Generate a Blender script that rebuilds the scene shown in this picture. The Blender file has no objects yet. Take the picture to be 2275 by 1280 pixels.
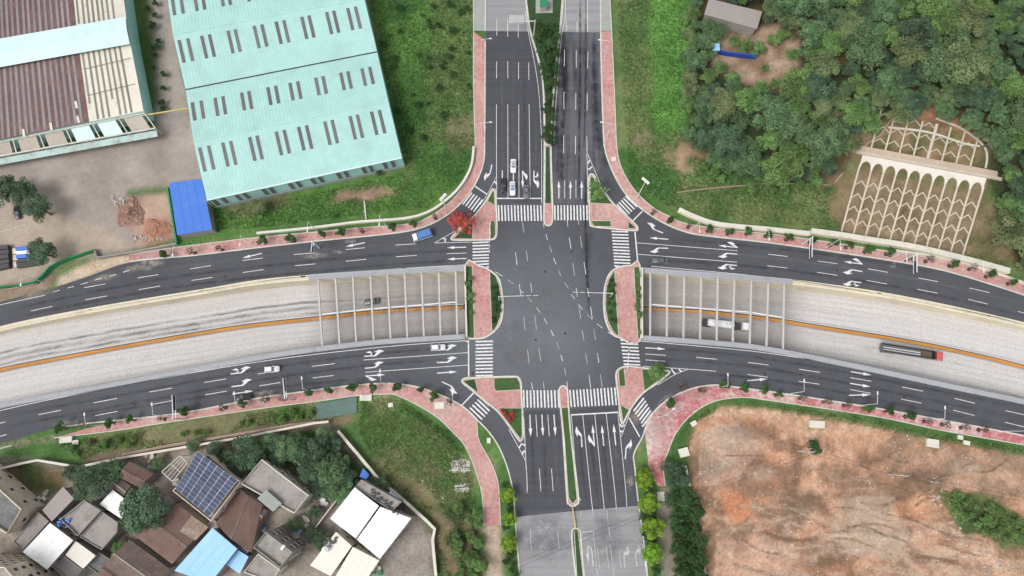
import bpy, bmesh, math, random
import numpy as np
from mathutils import Vector, Matrix
from mathutils.geometry import tessellate_polygon

random.seed(7)
RNG = np.random.default_rng(11)
S = bpy.context.scene
COL = S.collection

# ---------------------------------------------------------------- camera, sky, sun, exposure
FPX, CX, CY = 1517.0, 1137.5, 640.0
TILT = math.radians(12.27)
CAMH = 199.0
cd = bpy.data.cameras.new('camera'); cam = bpy.data.objects.new('camera', cd); COL.objects.link(cam)
cd.sensor_width = 36.0; cd.lens = 36.0 * FPX / 2275.0
cd.clip_start = 1.0; cd.clip_end = 6000.0
cam.location = (0, 0, CAMH); cam.rotation_euler = (TILT, 0, 0)
S.camera = cam

SUN_EL, SUN_AZ = math.radians(57), math.radians(-122)      # azimuth measured from +y towards +x
w = bpy.data.worlds.new('World'); S.world = w; w.use_nodes = True
nt = w.node_tree; nt.nodes.clear()
sky = nt.nodes.new('ShaderNodeTexSky'); sky.sky_type = 'NISHITA'; sky.sun_disc = False
sky.sun_elevation = SUN_EL; sky.sun_rotation = SUN_AZ
sky.air_density = 1.0; sky.dust_density = 4.0; sky.ozone_density = 1.0
hs = nt.nodes.new('ShaderNodeHueSaturation'); hs.inputs['Saturation'].default_value = 0.22
bg = nt.nodes.new('ShaderNodeBackground'); bg.inputs['Strength'].default_value = 0.15
wo = nt.nodes.new('ShaderNodeOutputWorld')
nt.links.new(sky.outputs[0], hs.inputs['Color']); nt.links.new(hs.outputs[0], bg.inputs['Color']); nt.links.new(bg.outputs[0], wo.inputs[0])
sl = bpy.data.lights.new('sun', 'SUN'); sl.energy = 1.1; sl.angle = math.radians(22); sl.color = (1.0, 0.96, 0.9)
sun = bpy.data.objects.new('sun', sl); COL.objects.link(sun)
sdir = Vector((math.sin(SUN_AZ) * math.cos(SUN_EL), math.cos(SUN_AZ) * math.cos(SUN_EL), math.sin(SUN_EL)))
sun.rotation_euler = sdir.to_track_quat('Z', 'Y').to_euler(); sun.location = (0, 0, 300)
S.view_settings.view_transform = 'Standard'; S.view_settings.look = 'None'
S.view_settings.gamma = 1.0; S.view_settings.exposure = 0.44

# ---------------------------------------------------------------- picking points of the place off the photo
CT, ST = math.cos(TILT), math.sin(TILT)
def W(px, py, z=0.0):
    """point of the place at height z that lies behind the photo's pixel"""
    x, y = (px - CX) / FPX, (CY - py) / FPX
    d = (x, y * CT + ST, y * ST - CT)
    t = (z - CAMH) / d[2]
    return Vector((d[0] * t, d[1] * t, z))
def PX(X, Y, Z):
    zz = Z - CAMH
    yc = Y * CT + zz * ST; zc = -Y * ST + zz * CT
    return CX + FPX * X / -zc, CY - FPX * yc / -zc
CROP = {}
for i, a in enumerate('ABCD'):
    for j in range(4):
        CROP[f'{a}{j}'] = ((0, 570, 1140, 1705)[i], 320 * j, 3.991)
CROP.update(Z1=(1040, 320, 7.11), Z2=(980, 440, 8.0), Z3=(1030, 580, 7.11), Z4=(1040, 740, 7.11), Z5=(1220, 560, 6.4),
            Z6=(1130, 900, 7.11), Z7=(1260, 900, 7.11), Z8=(1280, 340, 8.0), F=(0, 0, 1.0))
def c(k, *v):
    X, Y, s = CROP[k]
    return [(X + v[i] / s, Y + v[i + 1] / s) for i in range(0, len(v), 2)]
def c1(k, x, y): return c(k, x, y)[0]
def WL(pts, z=0.0): return [W(p[0], p[1], z) for p in pts]
def cr(pts, n=5, closed=False):
    """smooth curve through points"""
    P = [Vector(p) if len(p) == 3 else Vector((p[0], p[1], 0)) for p in pts]
    m = len(P); out = []
    for i in range(m if closed else m - 1):
        if closed: p0, p1, p2, p3 = P[i - 1], P[i], P[(i + 1) % m], P[(i + 2) % m]
        else: p0, p1, p2, p3 = P[max(i - 1, 0)], P[i], P[i + 1], P[min(i + 2, m - 1)]
        for k in range(n):
            t = k / n
            out.append(0.5 * ((2 * p1) + (p2 - p0) * t + (2 * p0 - 5 * p1 + 4 * p2 - p3) * t * t + (3 * p1 - p0 - 3 * p2 + p3) * t ** 3))
    if not closed: out.append(P[-1])
    return out
def crp(pts, n=5, closed=False): return [(v.x, v.y) for v in cr(pts, n, closed)]

# ---------------------------------------------------------------- noise and polygons in numpy
def vnoise(x, y, seed=0):
    xi, yi = np.floor(x).astype(np.int64), np.floor(y).astype(np.int64)
    xf, yf = x - xi, y - yi
    u, v = xf * xf * (3 - 2 * xf), yf * yf * (3 - 2 * yf)
    def h(a, b):
        n = (a * 374761393 + b * 668265263 + seed * 982451653) & 0x7fffffff
        n = ((n ^ (n >> 13)) * 1274126177) & 0x7fffffff
        return ((n ^ (n >> 16)) & 0xffff) / 65535.0
    return (h(xi, yi) * (1 - u) + h(xi + 1, yi) * u) * (1 - v) + (h(xi, yi + 1) * (1 - u) + h(xi + 1, yi + 1) * u) * v
def fbm(x, y, seed=0, o=4):
    s = np.zeros_like(x, dtype=float); a = 0.5; t = 0
    for k in range(o):
        s += a * vnoise(x * 2 ** k, y * 2 ** k, seed + k); t += a; a *= 0.5
    return s / t
def inpoly(x, y, poly):
    r = np.zeros(np.shape(x), bool); n = len(poly); j = n - 1
    for i in range(n):
        xi, yi = poly[i][0], poly[i][1]; xj, yj = poly[j][0], poly[j][1]
        r ^= ((yi > y) != (yj > y)) & (x < (xj - xi) * (y - yi) / (yj - yi + 1e-12) + xi)
        j = i
    return r

# ---------------------------------------------------------------- materials
MATS = {}
def nodes(name):
    m = bpy.data.materials.new(name); m.use_nodes = True
    n = m.node_tree; b = n.nodes['Principled BSDF']
    return m, n, b
def mix(n, a, b, fac, mode='MIX'):
    x = n.nodes.new('ShaderNodeMix'); x.data_type = 'RGBA'; x.blend_type = mode
    for s, v in ((0, fac), (6, a), (7, b)):
        if hasattr(v, 'node'): n.links.new(v, x.inputs[s])
        else: x.inputs[s].default_value = v if s == 0 else (*v, 1.0)[:4]
    return x.outputs[2]
def mth(n, op, a, b=0.0, clamp=False):
    x = n.nodes.new('ShaderNodeMath'); x.operation = op; x.use_clamp = clamp
    for s, v in ((0, a), (1, b)):
        if hasattr(v, 'node'): n.links.new(v, x.inputs[s])
        else: x.inputs[s].default_value = v
    return x.outputs[0]
def noise(n, vec, scale, detail=4, rough=0.55, sc3=None):
    t = n.nodes.new('ShaderNodeTexNoise'); t.inputs['Scale'].default_value = scale
    t.inputs['Detail'].default_value = detail; t.inputs['Roughness'].default_value = rough
    if sc3:
        mp = n.nodes.new('ShaderNodeMapping'); mp.inputs['Scale'].default_value = sc3
        n.links.new(vec, mp.inputs['Vector']); vec = mp.outputs[0]
    n.links.new(vec, t.inputs['Vector'])
    return t.outputs['Fac']
def ramp(n, v, lo, hi):
    r = n.nodes.new('ShaderNodeMapRange'); r.inputs['From Min'].default_value = lo; r.inputs['From Max'].default_value = hi
    n.links.new(v, r.inputs['Value']); return r.outputs[0]
def wpos(n):
    return n.nodes.new('ShaderNodeNewGeometry').outputs['Position']
def M(name, col=(.5, .5, .5), rough=0.85, var=0.18, big=0.08, fine=1.5, bump=0.0, spec=0.3, metal=0.0, stain=None, st=(.55, .75), stsc=0.15, sc3=None, rnd=0.0):
    if name in MATS: return MATS[name]
    m, n, b = nodes(name); p = wpos(n)
    a = noise(n, p, big, 5, 0.6, sc3); f = noise(n, p, fine, 3)
    v = mth(n, 'ADD', mth(n, 'MULTIPLY', a, 0.6), mth(n, 'MULTIPLY', f, 0.4))
    v = ramp(n, v, 0.3, 0.7)
    lo = tuple(max(0, x * (1 - var)) for x in col); hi = tuple(min(1, x * (1 + var)) for x in col)
    o = mix(n, lo, hi, v)
    if stain:
        s = ramp(n, noise(n, p, stsc, 6, 0.65), *st); o = mix(n, o, stain, s)
    if rnd:
        oi = n.nodes.new('ShaderNodeObjectInfo'); h = n.nodes.new('ShaderNodeHueSaturation')
        n.links.new(mth(n, 'ADD', mth(n, 'MULTIPLY', oi.outputs['Random'], rnd * 2), 1 - rnd), h.inputs['Value'])
        n.links.new(o, h.inputs['Color']); o = h.outputs[0]
    n.links.new(o, b.inputs['Base Color'])
    b.inputs['Roughness'].default_value = rough; b.inputs['Metallic'].default_value = metal
    b.inputs['Specular IOR Level'].default_value = spec
    if bump:
        bp = n.nodes.new('ShaderNodeBump'); bp.inputs['Strength'].default_value = bump; bp.inputs['Distance'].default_value = 0.1
        n.links.new(noise(n, p, fine * 3, 3), bp.inputs['Height']); n.links.new(bp.outputs[0], b.inputs['Normal'])
    MATS[name] = m; return m

def asphalt_mat(name, col, var, lanes=None, streak=0.0, polish=False):
    """asphalt: aggregate, patches, wheel-polished streaks along 'lanes' (unit xy direction)"""
    m, n, b = nodes(name); p = wpos(n)
    v = ramp(n, mth(n, 'ADD', mth(n, 'MULTIPLY', noise(n, p, 0.022, 4), .65), mth(n, 'MULTIPLY', noise(n, p, 0.35, 5, .7), .35)), .33, .68)
    o = mix(n, tuple(x * (1 - var) for x in col), tuple(x * (1 + var) for x in col), v)
    if lanes:
        mp = n.nodes.new('ShaderNodeMapping'); mp.inputs['Rotation'].default_value = (0, 0, -math.atan2(lanes[1], lanes[0]))
        mp.inputs['Scale'].default_value = (0.012, 0.9, 1); mp.vector_type = 'POINT'
        n.links.new(p, mp.inputs[0])
        s = ramp(n, noise(n, mp.outputs[0], 1.0, 4, .6), .42, .72)
        o = mix(n, o, tuple(x * (1 - streak) for x in col), s)
    if polish:      # the middle of the crossing is worn pale by turning wheels, darker bands of sealant
        d = n.nodes.new('ShaderNodeVectorMath'); d.operation = 'DISTANCE'; q = W(1165, 730); d.inputs[1].default_value = (q.x, q.y, 0)
        n.links.new(p, d.inputs[0])
        k = mth(n, 'ADD', d.outputs['Value'], mth(n, 'MULTIPLY', noise(n, p, .06, 4, .6), 15))
        o = mix(n, tuple(x * 2.1 for x in col), o, ramp(n, k, 6, 40))
        s = ramp(n, noise(n, p, 1.0, 5, .7, (.05, .6, 1)), .58, .75); o = mix(n, o, tuple(x * .72 for x in col), mth(n, 'MULTIPLY', s, .5))
        s = ramp(n, noise(n, p, .12, 7, .7), .6, .8); o = mix(n, o, tuple(x * 1.35 for x in col), mth(n, 'MULTIPLY', s, .5))
    f = ramp(n, noise(n, p, 3.0, 2), .3, .7)
    o = mix(n, o, mix(n, (.8, .8, .8), (1.2, 1.2, 1.2), f), 1.0, 'MULTIPLY')
    n.links.new(o, b.inputs['Base Color']); b.inputs['Roughness'].default_value = .82; b.inputs['Specular IOR Level'].default_value = .25
    MATS[name] = m; return m
asphalt_mat('asphalt', (.067, .0705, .081), .2, polish=True)
asphalt_mat('asphalt_old', (.25, .25, .258), .12, (0.06, -1), .22)
asphalt_mat('asphalt_new', (.062, .065, .075), .12, (0, 1), .25)
def wet_mat():
    m, n, b = nodes('asphalt_wet'); p = wpos(n)
    s1 = noise(n, p, 1.0, 5, .65, (.5, .028, 1)); s2 = noise(n, p, 1.0, 5, .7, (.12, .5, 1)); s3 = noise(n, p, .05, 3)
    v = ramp(n, mth(n, 'ADD', mth(n, 'ADD', mth(n, 'MULTIPLY', s1, .55), mth(n, 'MULTIPLY', s2, .2)), mth(n, 'MULTIPLY', s3, .25)), .45, .58)
    o = mix(n, (.098, .1, .112), (.036, .038, .047), v)
    n.links.new(o, b.inputs['Base Color']); n.links.new(mth(n, 'SUBTRACT', .85, mth(n, 'MULTIPLY', v, .3)), b.inputs['Roughness'])
    b.inputs['Specular IOR Level'].default_value = .25
    MATS['asphalt_wet'] = m
wet_mat()
def paint_mat(name, col, under, lo, hi):
    m, n, b = nodes(name); p = wpos(n)
    v = ramp(n, noise(n, p, 1.1, 6, .7), lo, hi)
    n.links.new(mix(n, col, under, v), b.inputs['Base Color']); b.inputs['Roughness'].default_value = .6
    MATS[name] = m
paint_mat('road_paint', (.6, .6, .6), (.24, .24, .25), .48, .78)
paint_mat('road_paint_worn', (.46, .46, .47), (.2, .2, .205), .42, .7)
def tile_mat(name, col, pale, t0, t1):
    """small clay paving blocks, dusty in places"""
    m, n, b = nodes(name); p = wpos(n)
    br = n.nodes.new('ShaderNodeTexBrick'); br.inputs['Scale'].default_value = 1.0
    br.inputs['Brick Width'].default_value = .6; br.inputs['Row Height'].default_value = .3; br.inputs['Mortar Size'].default_value = .02
    br.inputs['Color1'].default_value = (*[x * 1.12 for x in col], 1); br.inputs['Color2'].default_value = (*[x * .84 for x in col], 1)
    br.inputs['Mortar'].default_value = (*[x * .7 for x in col], 1)
    n.links.new(p, br.inputs['Vector'])
    d = ramp(n, mth(n, 'ADD', mth(n, 'MULTIPLY', noise(n, p, .045, 5, .7), .7), mth(n, 'MULTIPLY', noise(n, p, .8, 4), .3)), t0, t1)
    o = mix(n, br.outputs['Color'], pale, d)
    o = mix(n, o, mix(n, (.78, .78, .78), (1.18, 1.18, 1.18), ramp(n, noise(n, p, .9, 5, .7), .3, .7)), 1.0, 'MULTIPLY')
    n.links.new(o, b.inputs['Base Color']); b.inputs['Roughness'].default_value = .85
    MATS[name] = m
tile_mat('red_paving', (.39, .17, .16), (.5, .36, .32), .38, .7)
tile_mat('red_paving_strong', (.4, .13, .135), (.53, .43, .4), .45, .6)
M('grey_paving', (.27, .29, .27), var=.15, fine=.8)
M('kerb_stone', (.5, .5, .45), var=.16, big=.2, fine=2, stain=(.3, .3, .26), st=(.5, .8), stsc=.5)
M('coping', (.3, .31, .33), var=.1, fine=1, stain=(.22, .22, .22), st=(.55, .8), stsc=.3)
M('cream_wall', (.6, .54, .41), var=.1, stain=(.42, .37, .28), st=(.5, .8), stsc=.2)
M('pale_wall', (.55, .53, .46), var=.12, stain=(.4, .36, .3), st=(.52, .8), stsc=.3)
M('white_metal', (.62, .63, .65), rough=.5, var=.05)
M('grey_metal', (.35, .36, .38), rough=.5, var=.08)
M('dark_metal', (.05, .05, .055), rough=.5, var=.1)
M('orange_slat', (.6, .29, .07), rough=.6, var=.25, big=.08, fine=3)
M('rubber', (.02, .02, .021), rough=.9)
M('trunk_bark', (.16, .12, .09), var=.25, fine=3)
M('pale_stone', (.4, .36, .32), var=.2, fine=2)
M('soil_bed', (.11, .085, .06), var=.3, fine=2)
def concrete_road():
    m, n, b = nodes('concrete_road')
    uv = n.nodes.new('ShaderNodeUVMap').outputs[0]; p = wpos(n)
    s = noise(n, uv, 1.0, 5, .65, (.015, .5, 1)); s2 = noise(n, uv, 1.0, 4, .6, (.005, 1.3, 1))
    v = ramp(n, mth(n, 'ADD', mth(n, 'MULTIPLY', s, .55), mth(n, 'MULTIPLY', s2, .45)), .34, .66)
    o = mix(n, (.415, .4, .393), (.51, .49, .48), v)
    sp = n.nodes.new('ShaderNodeSeparateXYZ'); n.links.new(uv, sp.inputs[0])
    wv = mth(n, 'SINE', mth(n, 'MULTIPLY', sp.outputs[1], 3.59)); wv = ramp(n, wv, .3, 1.0)
    k = mth(n, 'MULTIPLY', wv, ramp(n, noise(n, uv, 1.0, 4, .6, (.03, .08, 1)), .35, .75))
    o = mix(n, o, (.24, .23, .225), mth(n, 'MULTIPLY', k, .4))
    for v0_, hw_ in ((5.6, .7), (7.4, 1.1), (9.0, .7)):        # rubber worn into the upper left carriageway
        wob = mth(n, 'MULTIPLY', mth(n, 'SUBTRACT', noise(n, uv, 1.0, 3, .6, (.05, .0, 1)), .5), 1.6)
        e = ramp(n, mth(n, 'ABSOLUTE', mth(n, 'ADD', mth(n, 'SUBTRACT', sp.outputs[1], v0_), wob)), hw_, .0)
        e = mth(n, 'MULTIPLY', e, ramp(n, noise(n, uv, 1.0, 4, .7, (.09, .3, 1)), .3, .62)); e = mth(n, 'MULTIPLY', e, ramp(n, sp.outputs[0], 168, 150))
        o = mix(n, o, (.1, .098, .097), mth(n, 'MULTIPLY', e, .95))
    for u0_, u1_ in ((119, 166), (212, 262)):        # grime plus painted-in shade on the concrete below the struts
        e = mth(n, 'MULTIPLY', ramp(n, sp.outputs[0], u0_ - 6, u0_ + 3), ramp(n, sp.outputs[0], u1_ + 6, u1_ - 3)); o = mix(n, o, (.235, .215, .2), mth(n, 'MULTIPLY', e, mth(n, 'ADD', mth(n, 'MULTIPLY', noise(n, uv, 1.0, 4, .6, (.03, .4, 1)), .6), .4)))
    jx = mth(n, 'PINGPONG', sp.outputs[0], 2.5); o = mix(n, o, (.2, .19, .18), mth(n, 'MULTIPLY', mth(n, 'LESS_THAN', jx, .03), .35))
    d = ramp(n, noise(n, uv, 1.0, 5, .7, (.05, .3, 1)), .6, .78); o = mix(n, o, (.19, .18, .175), mth(n, 'MULTIPLY', d, .7))
    o = mix(n, o, mix(n, (.86, .86, .86), (1.12, 1.12, 1.12), ramp(n, noise(n, p, 2, 3), .3, .7)), 1.0, 'MULTIPLY')
    n.links.new(o, b.inputs['Base Color']); b.inputs['Roughness'].default_value = .85
    MATS['concrete_road'] = m
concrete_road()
def attr_mat(name, fine=1.2, amp=.35, bump=.5, rough=.95, rnd=0.0):
    m, n, b = nodes(name); p = wpos(n)
    at = n.nodes.new('ShaderNodeAttribute'); at.attribute_name = 'Col'
    f = mth(n, 'ADD', mth(n, 'MULTIPLY', noise(n, p, fine, 6, .75), .65), mth(n, 'MULTIPLY', noise(n, p, fine * .22, 4, .6), .35))
    v = ramp(n, f, .32, .68)
    o = mix(n, at.outputs['Color'], mix(n, (1 - amp,) * 3, (1 + amp,) * 3, v), 1.0, 'MULTIPLY')
    if rnd:
        oi = n.nodes.new('ShaderNodeObjectInfo'); h = n.nodes.new('ShaderNodeHueSaturation')
        n.links.new(mth(n, 'ADD', mth(n, 'MULTIPLY', oi.outputs['Random'], rnd * 2), 1 - rnd), h.inputs['Value'])
        n.links.new(mth(n, 'ADD', mth(n, 'MULTIPLY', oi.outputs['Random'], .04), .48), h.inputs['Hue'])
        n.links.new(o, h.inputs['Color']); o = h.outputs[0]
    n.links.new(o, b.inputs['Base Color']); b.inputs['Roughness'].default_value = rough; b.inputs['Specular IOR Level'].default_value = .1
    if bump:
        bp = n.nodes.new('ShaderNodeBump'); bp.inputs['Strength'].default_value = bump; bp.inputs['Distance'].default_value = .35
        n.links.new(f, bp.inputs['Height']); n.links.new(bp.outputs[0], b.inputs['Normal'])
    MATS[name] = m
attr_mat('ground_cover', 1.0, .42, .7); attr_mat('yard_cover', .8, .16, .15); attr_mat('tuft', 2.0, .3, 0)
def earth_mat():
    m, n, b = nodes('earth'); p = wpos(n)
    at = n.nodes.new('ShaderNodeAttribute'); at.attribute_name = 'Col'
    o = at.outputs['Color']
    def wn(scale, det, rough, dist, sc3=None):
        f = noise(n, p, scale, det, rough, sc3); f.node.inputs['Distortion'].default_value = dist; return f
    o = mix(n, o, mix(n, (.74, .72, .7), (1.22, 1.22, 1.22), ramp(n, wn(.14, 8, .66, .6), .33, .67)), 1.0, 'MULTIPLY')
    o = mix(n, o, (.42, .2, .12), mth(n, 'MULTIPLY', ramp(n, wn(.04, 6, .6, .8), .6, .7), .5))
    f = ramp(n, noise(n, p, 1.1, 4, .6), .3, .7); o = mix(n, o, mix(n, (.78, .77, .76), (1.2, 1.2, 1.2), f), 1.0, 'MULTIPLY')
    sp_ = n.nodes.new('ShaderNodeTexVoronoi'); sp_.inputs['Scale'].default_value = .8; n.links.new(p, sp_.inputs['Vector'])
    o = mix(n, o, (.56, .48, .41), mth(n, 'MULTIPLY', mth(n, 'LESS_THAN', sp_.outputs['Distance'], .16), ramp(n, noise(n, p, .1, 4), .52, .62)))
    n.links.new(o, b.inputs['Base Color']); b.inputs['Roughness'].default_value = .95; b.inputs['Specular IOR Level'].default_value = .1
    bp = n.nodes.new('ShaderNodeBump'); bp.inputs['Strength'].default_value = .7; bp.inputs['Distance'].default_value = .8
    n.links.new(wn(.22, 6, .6, .6), bp.inputs['Height']); n.links.new(bp.outputs[0], b.inputs['Normal'])
    MATS['earth'] = m
earth_mat()
def leaf_mat(name, col, var=.35, rnd=.22):
    m, n, b = nodes(name)
    at = n.nodes.new('ShaderNodeAttribute'); at.attribute_name = 'shade'
    v = at.outputs['Fac']
    o = mix(n, tuple(x * (1 - var) for x in col), (col[0] * (1 + var) * 1.08, col[1] * (1 + var), col[2] * (1 + var * .7)), v)
    oi = n.nodes.new('ShaderNodeObjectInfo'); h = n.nodes.new('ShaderNodeHueSaturation')
    n.links.new(mth(n, 'ADD', mth(n, 'MULTIPLY', oi.outputs['Random'], rnd * 2), 1 - rnd), h.inputs['Value'])
    n.links.new(mth(n, 'ADD', mth(n, 'MULTIPLY', oi.outputs['Random'], .025), .488), h.inputs['Hue'])
    n.links.new(o, h.inputs['Color'])
    n.links.new(h.outputs[0], b.inputs['Base Color']); b.inputs['Roughness'].default_value = .65; b.inputs['Specular IOR Level'].default_value = .2
    tl = n.nodes.new('ShaderNodeBsdfTranslucent'); n.links.new(h.outputs[0], tl.inputs[0]); ms = n.nodes.new('ShaderNodeMixShader'); ms.inputs[0].default_value = .4
    n.links.new(b.outputs[0], ms.inputs[1]); n.links.new(tl.outputs[0], ms.inputs[2]); n.links.new(ms.outputs[0], n.nodes['Material Output'].inputs[0])
    MATS[name] = m
leaf_mat('leaf_forest', (.135, .235, .125), .6, .14); leaf_mat('leaf_olive', (.185, .25, .13), .6, .12); leaf_mat('leaf_fresh', (.16, .28, .105), .6, .12)
leaf_mat('leaf_dark', (.09, .155, .1), .6, .14); leaf_mat('leaf_lime', (.18, .33, .04), .5, .12); leaf_mat('leaf_red', (.46, .095, .08), .45, .05)
leaf_mat('leaf_street', (.06, .135, .04)); leaf_mat('leaf_dry', (.11, .105, .085)); leaf_mat('leaf_hedge', (.058, .122, .044))
def car_paint(name, col, rough=.3, metal=.0):
    m, n, b = nodes(name); p = wpos(n)
    o = mix(n, tuple(x * .9 for x in col), col, noise(n, p, 1.5, 3))
    n.links.new(o, b.inputs['Base Color']); b.inputs['Roughness'].default_value = rough; b.inputs['Metallic'].default_value = metal
    b.inputs['Coat Weight'].default_value = .3
    MATS[name] = m
car_paint('paint_white', (.68, .68, .7)); car_paint('paint_black', (.016, .017, .02)); car_paint('paint_grey', (.13, .135, .145))
car_paint('paint_red', (.5, .09, .09)); car_paint('paint_dark_green', (.085, .1, .105)); car_paint('glass', (.045, .055, .065), .12)
car_paint('glass_blue', (.1, .17, .26), .12); car_paint('tarp_blue', (.06, .16, .4), .6); car_paint('lamp_lens', (.6, .6, .6), .2)
car_paint('glass_grey', (.16, .17, .18), .15)

# ---------------------------------------------------------------- mesh helpers
def link(name, me, parent=None, loc=None):
    o = bpy.data.objects.new(name, me); COL.objects.link(o)
    if parent is not None: o.parent = parent
    if loc is not None: o.location = loc
    return o
def mesh(name, verts, faces, mat, parent=None, loc=None, smooth=False):
    me = bpy.data.meshes.new(name)
    me.from_pydata([tuple(v) for v in verts], [], faces); me.update()
    if mat: me.materials.append(MATS[mat] if isinstance(mat, str) else mat)
    if smooth: me.polygons.foreach_set('use_smooth', [True] * len(me.polygons))
    return link(name, me, parent, loc)
def thing(name, label, cat, loc=(0, 0, 0), rz=0.0, group=None):
    o = link(name, None, None, loc); o.rotation_euler = (0, 0, rz); o.empty_display_size = .5
    tag(o, label, cat, group); return o
def tag(o, label, cat, group=None):
    o['label'] = label; o['category'] = cat
    if group: o['group'] = group
    return o
def struct(o, label=None):
    o['kind'] = 'structure'
    if label: o['label'] = label
    return o
def tris(poly):
    P = [Vector((p[0], p[1], 0)) for p in poly]
    return [tuple(t) for t in tessellate_polygon([P])]
def area2(P): return sum(P[i - 1][0] * P[i][1] - P[i][0] * P[i - 1][1] for i in range(len(P)))
class MB:
    """collects simple solids of one part"""
    def __init__(s): s.v = []; s.f = []
    def add(s, v, f):
        k = len(s.v); s.v += [tuple(x) for x in v]; s.f += [tuple(i + k for i in q) for q in f]; return s
    def box(s, x0, x1, y0, y1, z0, z1):
        return s.add([(x, y, z) for z in (z0, z1) for y in (y0, y1) for x in (x0, x1)],
                     [(0, 2, 3, 1), (4, 5, 7, 6), (0, 1, 5, 4), (2, 6, 7, 3), (0, 4, 6, 2), (1, 3, 7, 5)])
    def bar(s, a, b, w, h=None, up=(0, 0, 1)):
        """box bar from a to b"""
        h = h or w; a, b = Vector(a), Vector(b); d = (b - a).normalized()
        up = Vector(up)
        if abs(d.dot(up)) > .98: up = Vector((1, 0, 0))
        r = d.cross(up).normalized() * w / 2; u = r.cross(d).normalized() * h / 2
        vs = [p + i * r + j * u for p in (a, b) for j in (-1, 1) for i in (-1, 1)]
        return s.add(vs, [(0, 1, 3, 2), (4, 6, 7, 5), (0, 4, 5, 1), (2, 3, 7, 6), (0, 2, 6, 4), (1, 5, 7, 3)])
    def tube(s, a, b, r0, r1=None, n=8, cap=True):
        r1 = r0 if r1 is None else r1
        a, b = Vector(a), Vector(b); d = (b - a).normalized()
        up = Vector((0, 0, 1)) if abs(d.z) < .95 else Vector((1, 0, 0))
        x = d.cross(up).normalized(); y = d.cross(x)
        vs = []
        for p, r in ((a, r0), (b, r1)):
            vs += [p + x * r * math.cos(2 * math.pi * i / n) + y * r * math.sin(2 * math.pi * i / n) for i in range(n)]
        fs = [(i, i + n, (i + 1) % n + n, (i + 1) % n) for i in range(n)]
        if cap: fs += [tuple(range(n)), tuple(reversed(range(n, 2 * n)))]
        return s.add(vs, fs)
    def poly(s, P, z0, z1=None):
        """flat polygon, or prism when z1 is given"""
        P = list(P)
        if area2(P) < 0: P.reverse()
        t = tris(P); n = len(P)
        if z1 is None: return s.add([(p[0], p[1], z0) for p in P], fix(t, P))
        f = fix(t, P)
        vs = [(p[0], p[1], z1) for p in P] + [(p[0], p[1], z0) for p in P]
        fs = list(f) + [tuple(reversed([i + n for i in q])) for q in f] + [(i + n, (i + 1) % n + n, (i + 1) % n, i) for i in range(n)]
        return s.add(vs, fs)
    def loft(s, rings, cap0=True, cap1=True):
        n = len(rings[0]); vs = [v for r in rings for v in r]; fs = []
        for k in range(len(rings) - 1):
            for i in range(n):
                j = (i + 1) % n; fs.append((k * n + i, k * n + j, (k + 1) * n + j, (k + 1) * n + i))
        if cap0: fs.append(tuple(reversed(range(n))))
        if cap1: fs.append(tuple(range((len(rings) - 1) * n, len(rings) * n)))
        return s.add(vs, fs)
    def build(s, name, mat, parent=None, loc=None, smooth=False):
        return mesh(name, s.v, s.f, mat, parent, loc, smooth)
def fix(t, P):
    out = []
    for a, b, d in t:
        cr2 = (P[b][0] - P[a][0]) * (P[d][1] - P[a][1]) - (P[b][1] - P[a][1]) * (P[d][0] - P[a][0])
        out.append((a, b, d) if cr2 > 0 else (a, d, b))
    return out
def sheet(name, pxs, z, mat, parent=None):
    return MB().poly(WL(pxs, 0.0), z).build(name, mat, parent)
def offset(P, d, closed=False):
    """xy polyline moved d to its left"""
    n = len(P); out = []
    for i in range(n):
        if closed: a, b = P[i - 1], P[(i + 1) % n]
        else: a, b = P[max(i - 1, 0)], P[min(i + 1, n - 1)]
        t = Vector((b[0] - a[0], b[1] - a[1]))
        t = t.normalized() if t.length > 1e-9 else Vector((1, 0))
        out.append(Vector((P[i][0] - t.y * d, P[i][1] + t.x * d, 0)))
    return out
def ribbon(P, d0, d1, z0, z1, closed=False, zf=None):
    """raised strip between offsets d0 < d1 (left positive) of a polyline"""
    A, B = offset(P, d0, closed), offset(P, d1, closed); n = len(P); mb = MB(); vs = []
    for i in range(n):
        zz = zf(i) if zf else 0.0
        vs += [(A[i].x, A[i].y, z0 + zz), (A[i].x, A[i].y, z1 + zz), (B[i].x, B[i].y, z1 + zz), (B[i].x, B[i].y, z0 + zz)]
    fs = []
    for i in range(n if closed else n - 1):
        j = (i + 1) % n; a, b = 4 * i, 4 * j
        fs += [(a, b, b + 1, a + 1), (a + 1, b + 1, b + 2, a + 2), (a + 2, b + 2, b + 3, a + 3)]
    if not closed: fs += [(0, 1, 2, 3), (4 * n - 1, 4 * n - 2, 4 * n - 3, 4 * n - 4)]
    return mb.add(vs, fs)
def rebase(P, o): return [(p[0] - o[0], p[1] - o[1], p[2] - o[2]) for p in P]
def heading(a, b): return math.atan2(b[1] - a[1], b[0] - a[0])
ORD = ['first', 'second', 'third', 'fourth', 'fifth', 'sixth', 'seventh', 'eighth', 'ninth', 'tenth', 'eleventh', 'twelfth', 'thirteenth', 'fourteenth',
       'fifteenth', 'sixteenth', 'seventeenth', 'eighteenth', 'nineteenth', 'twentieth']

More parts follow.
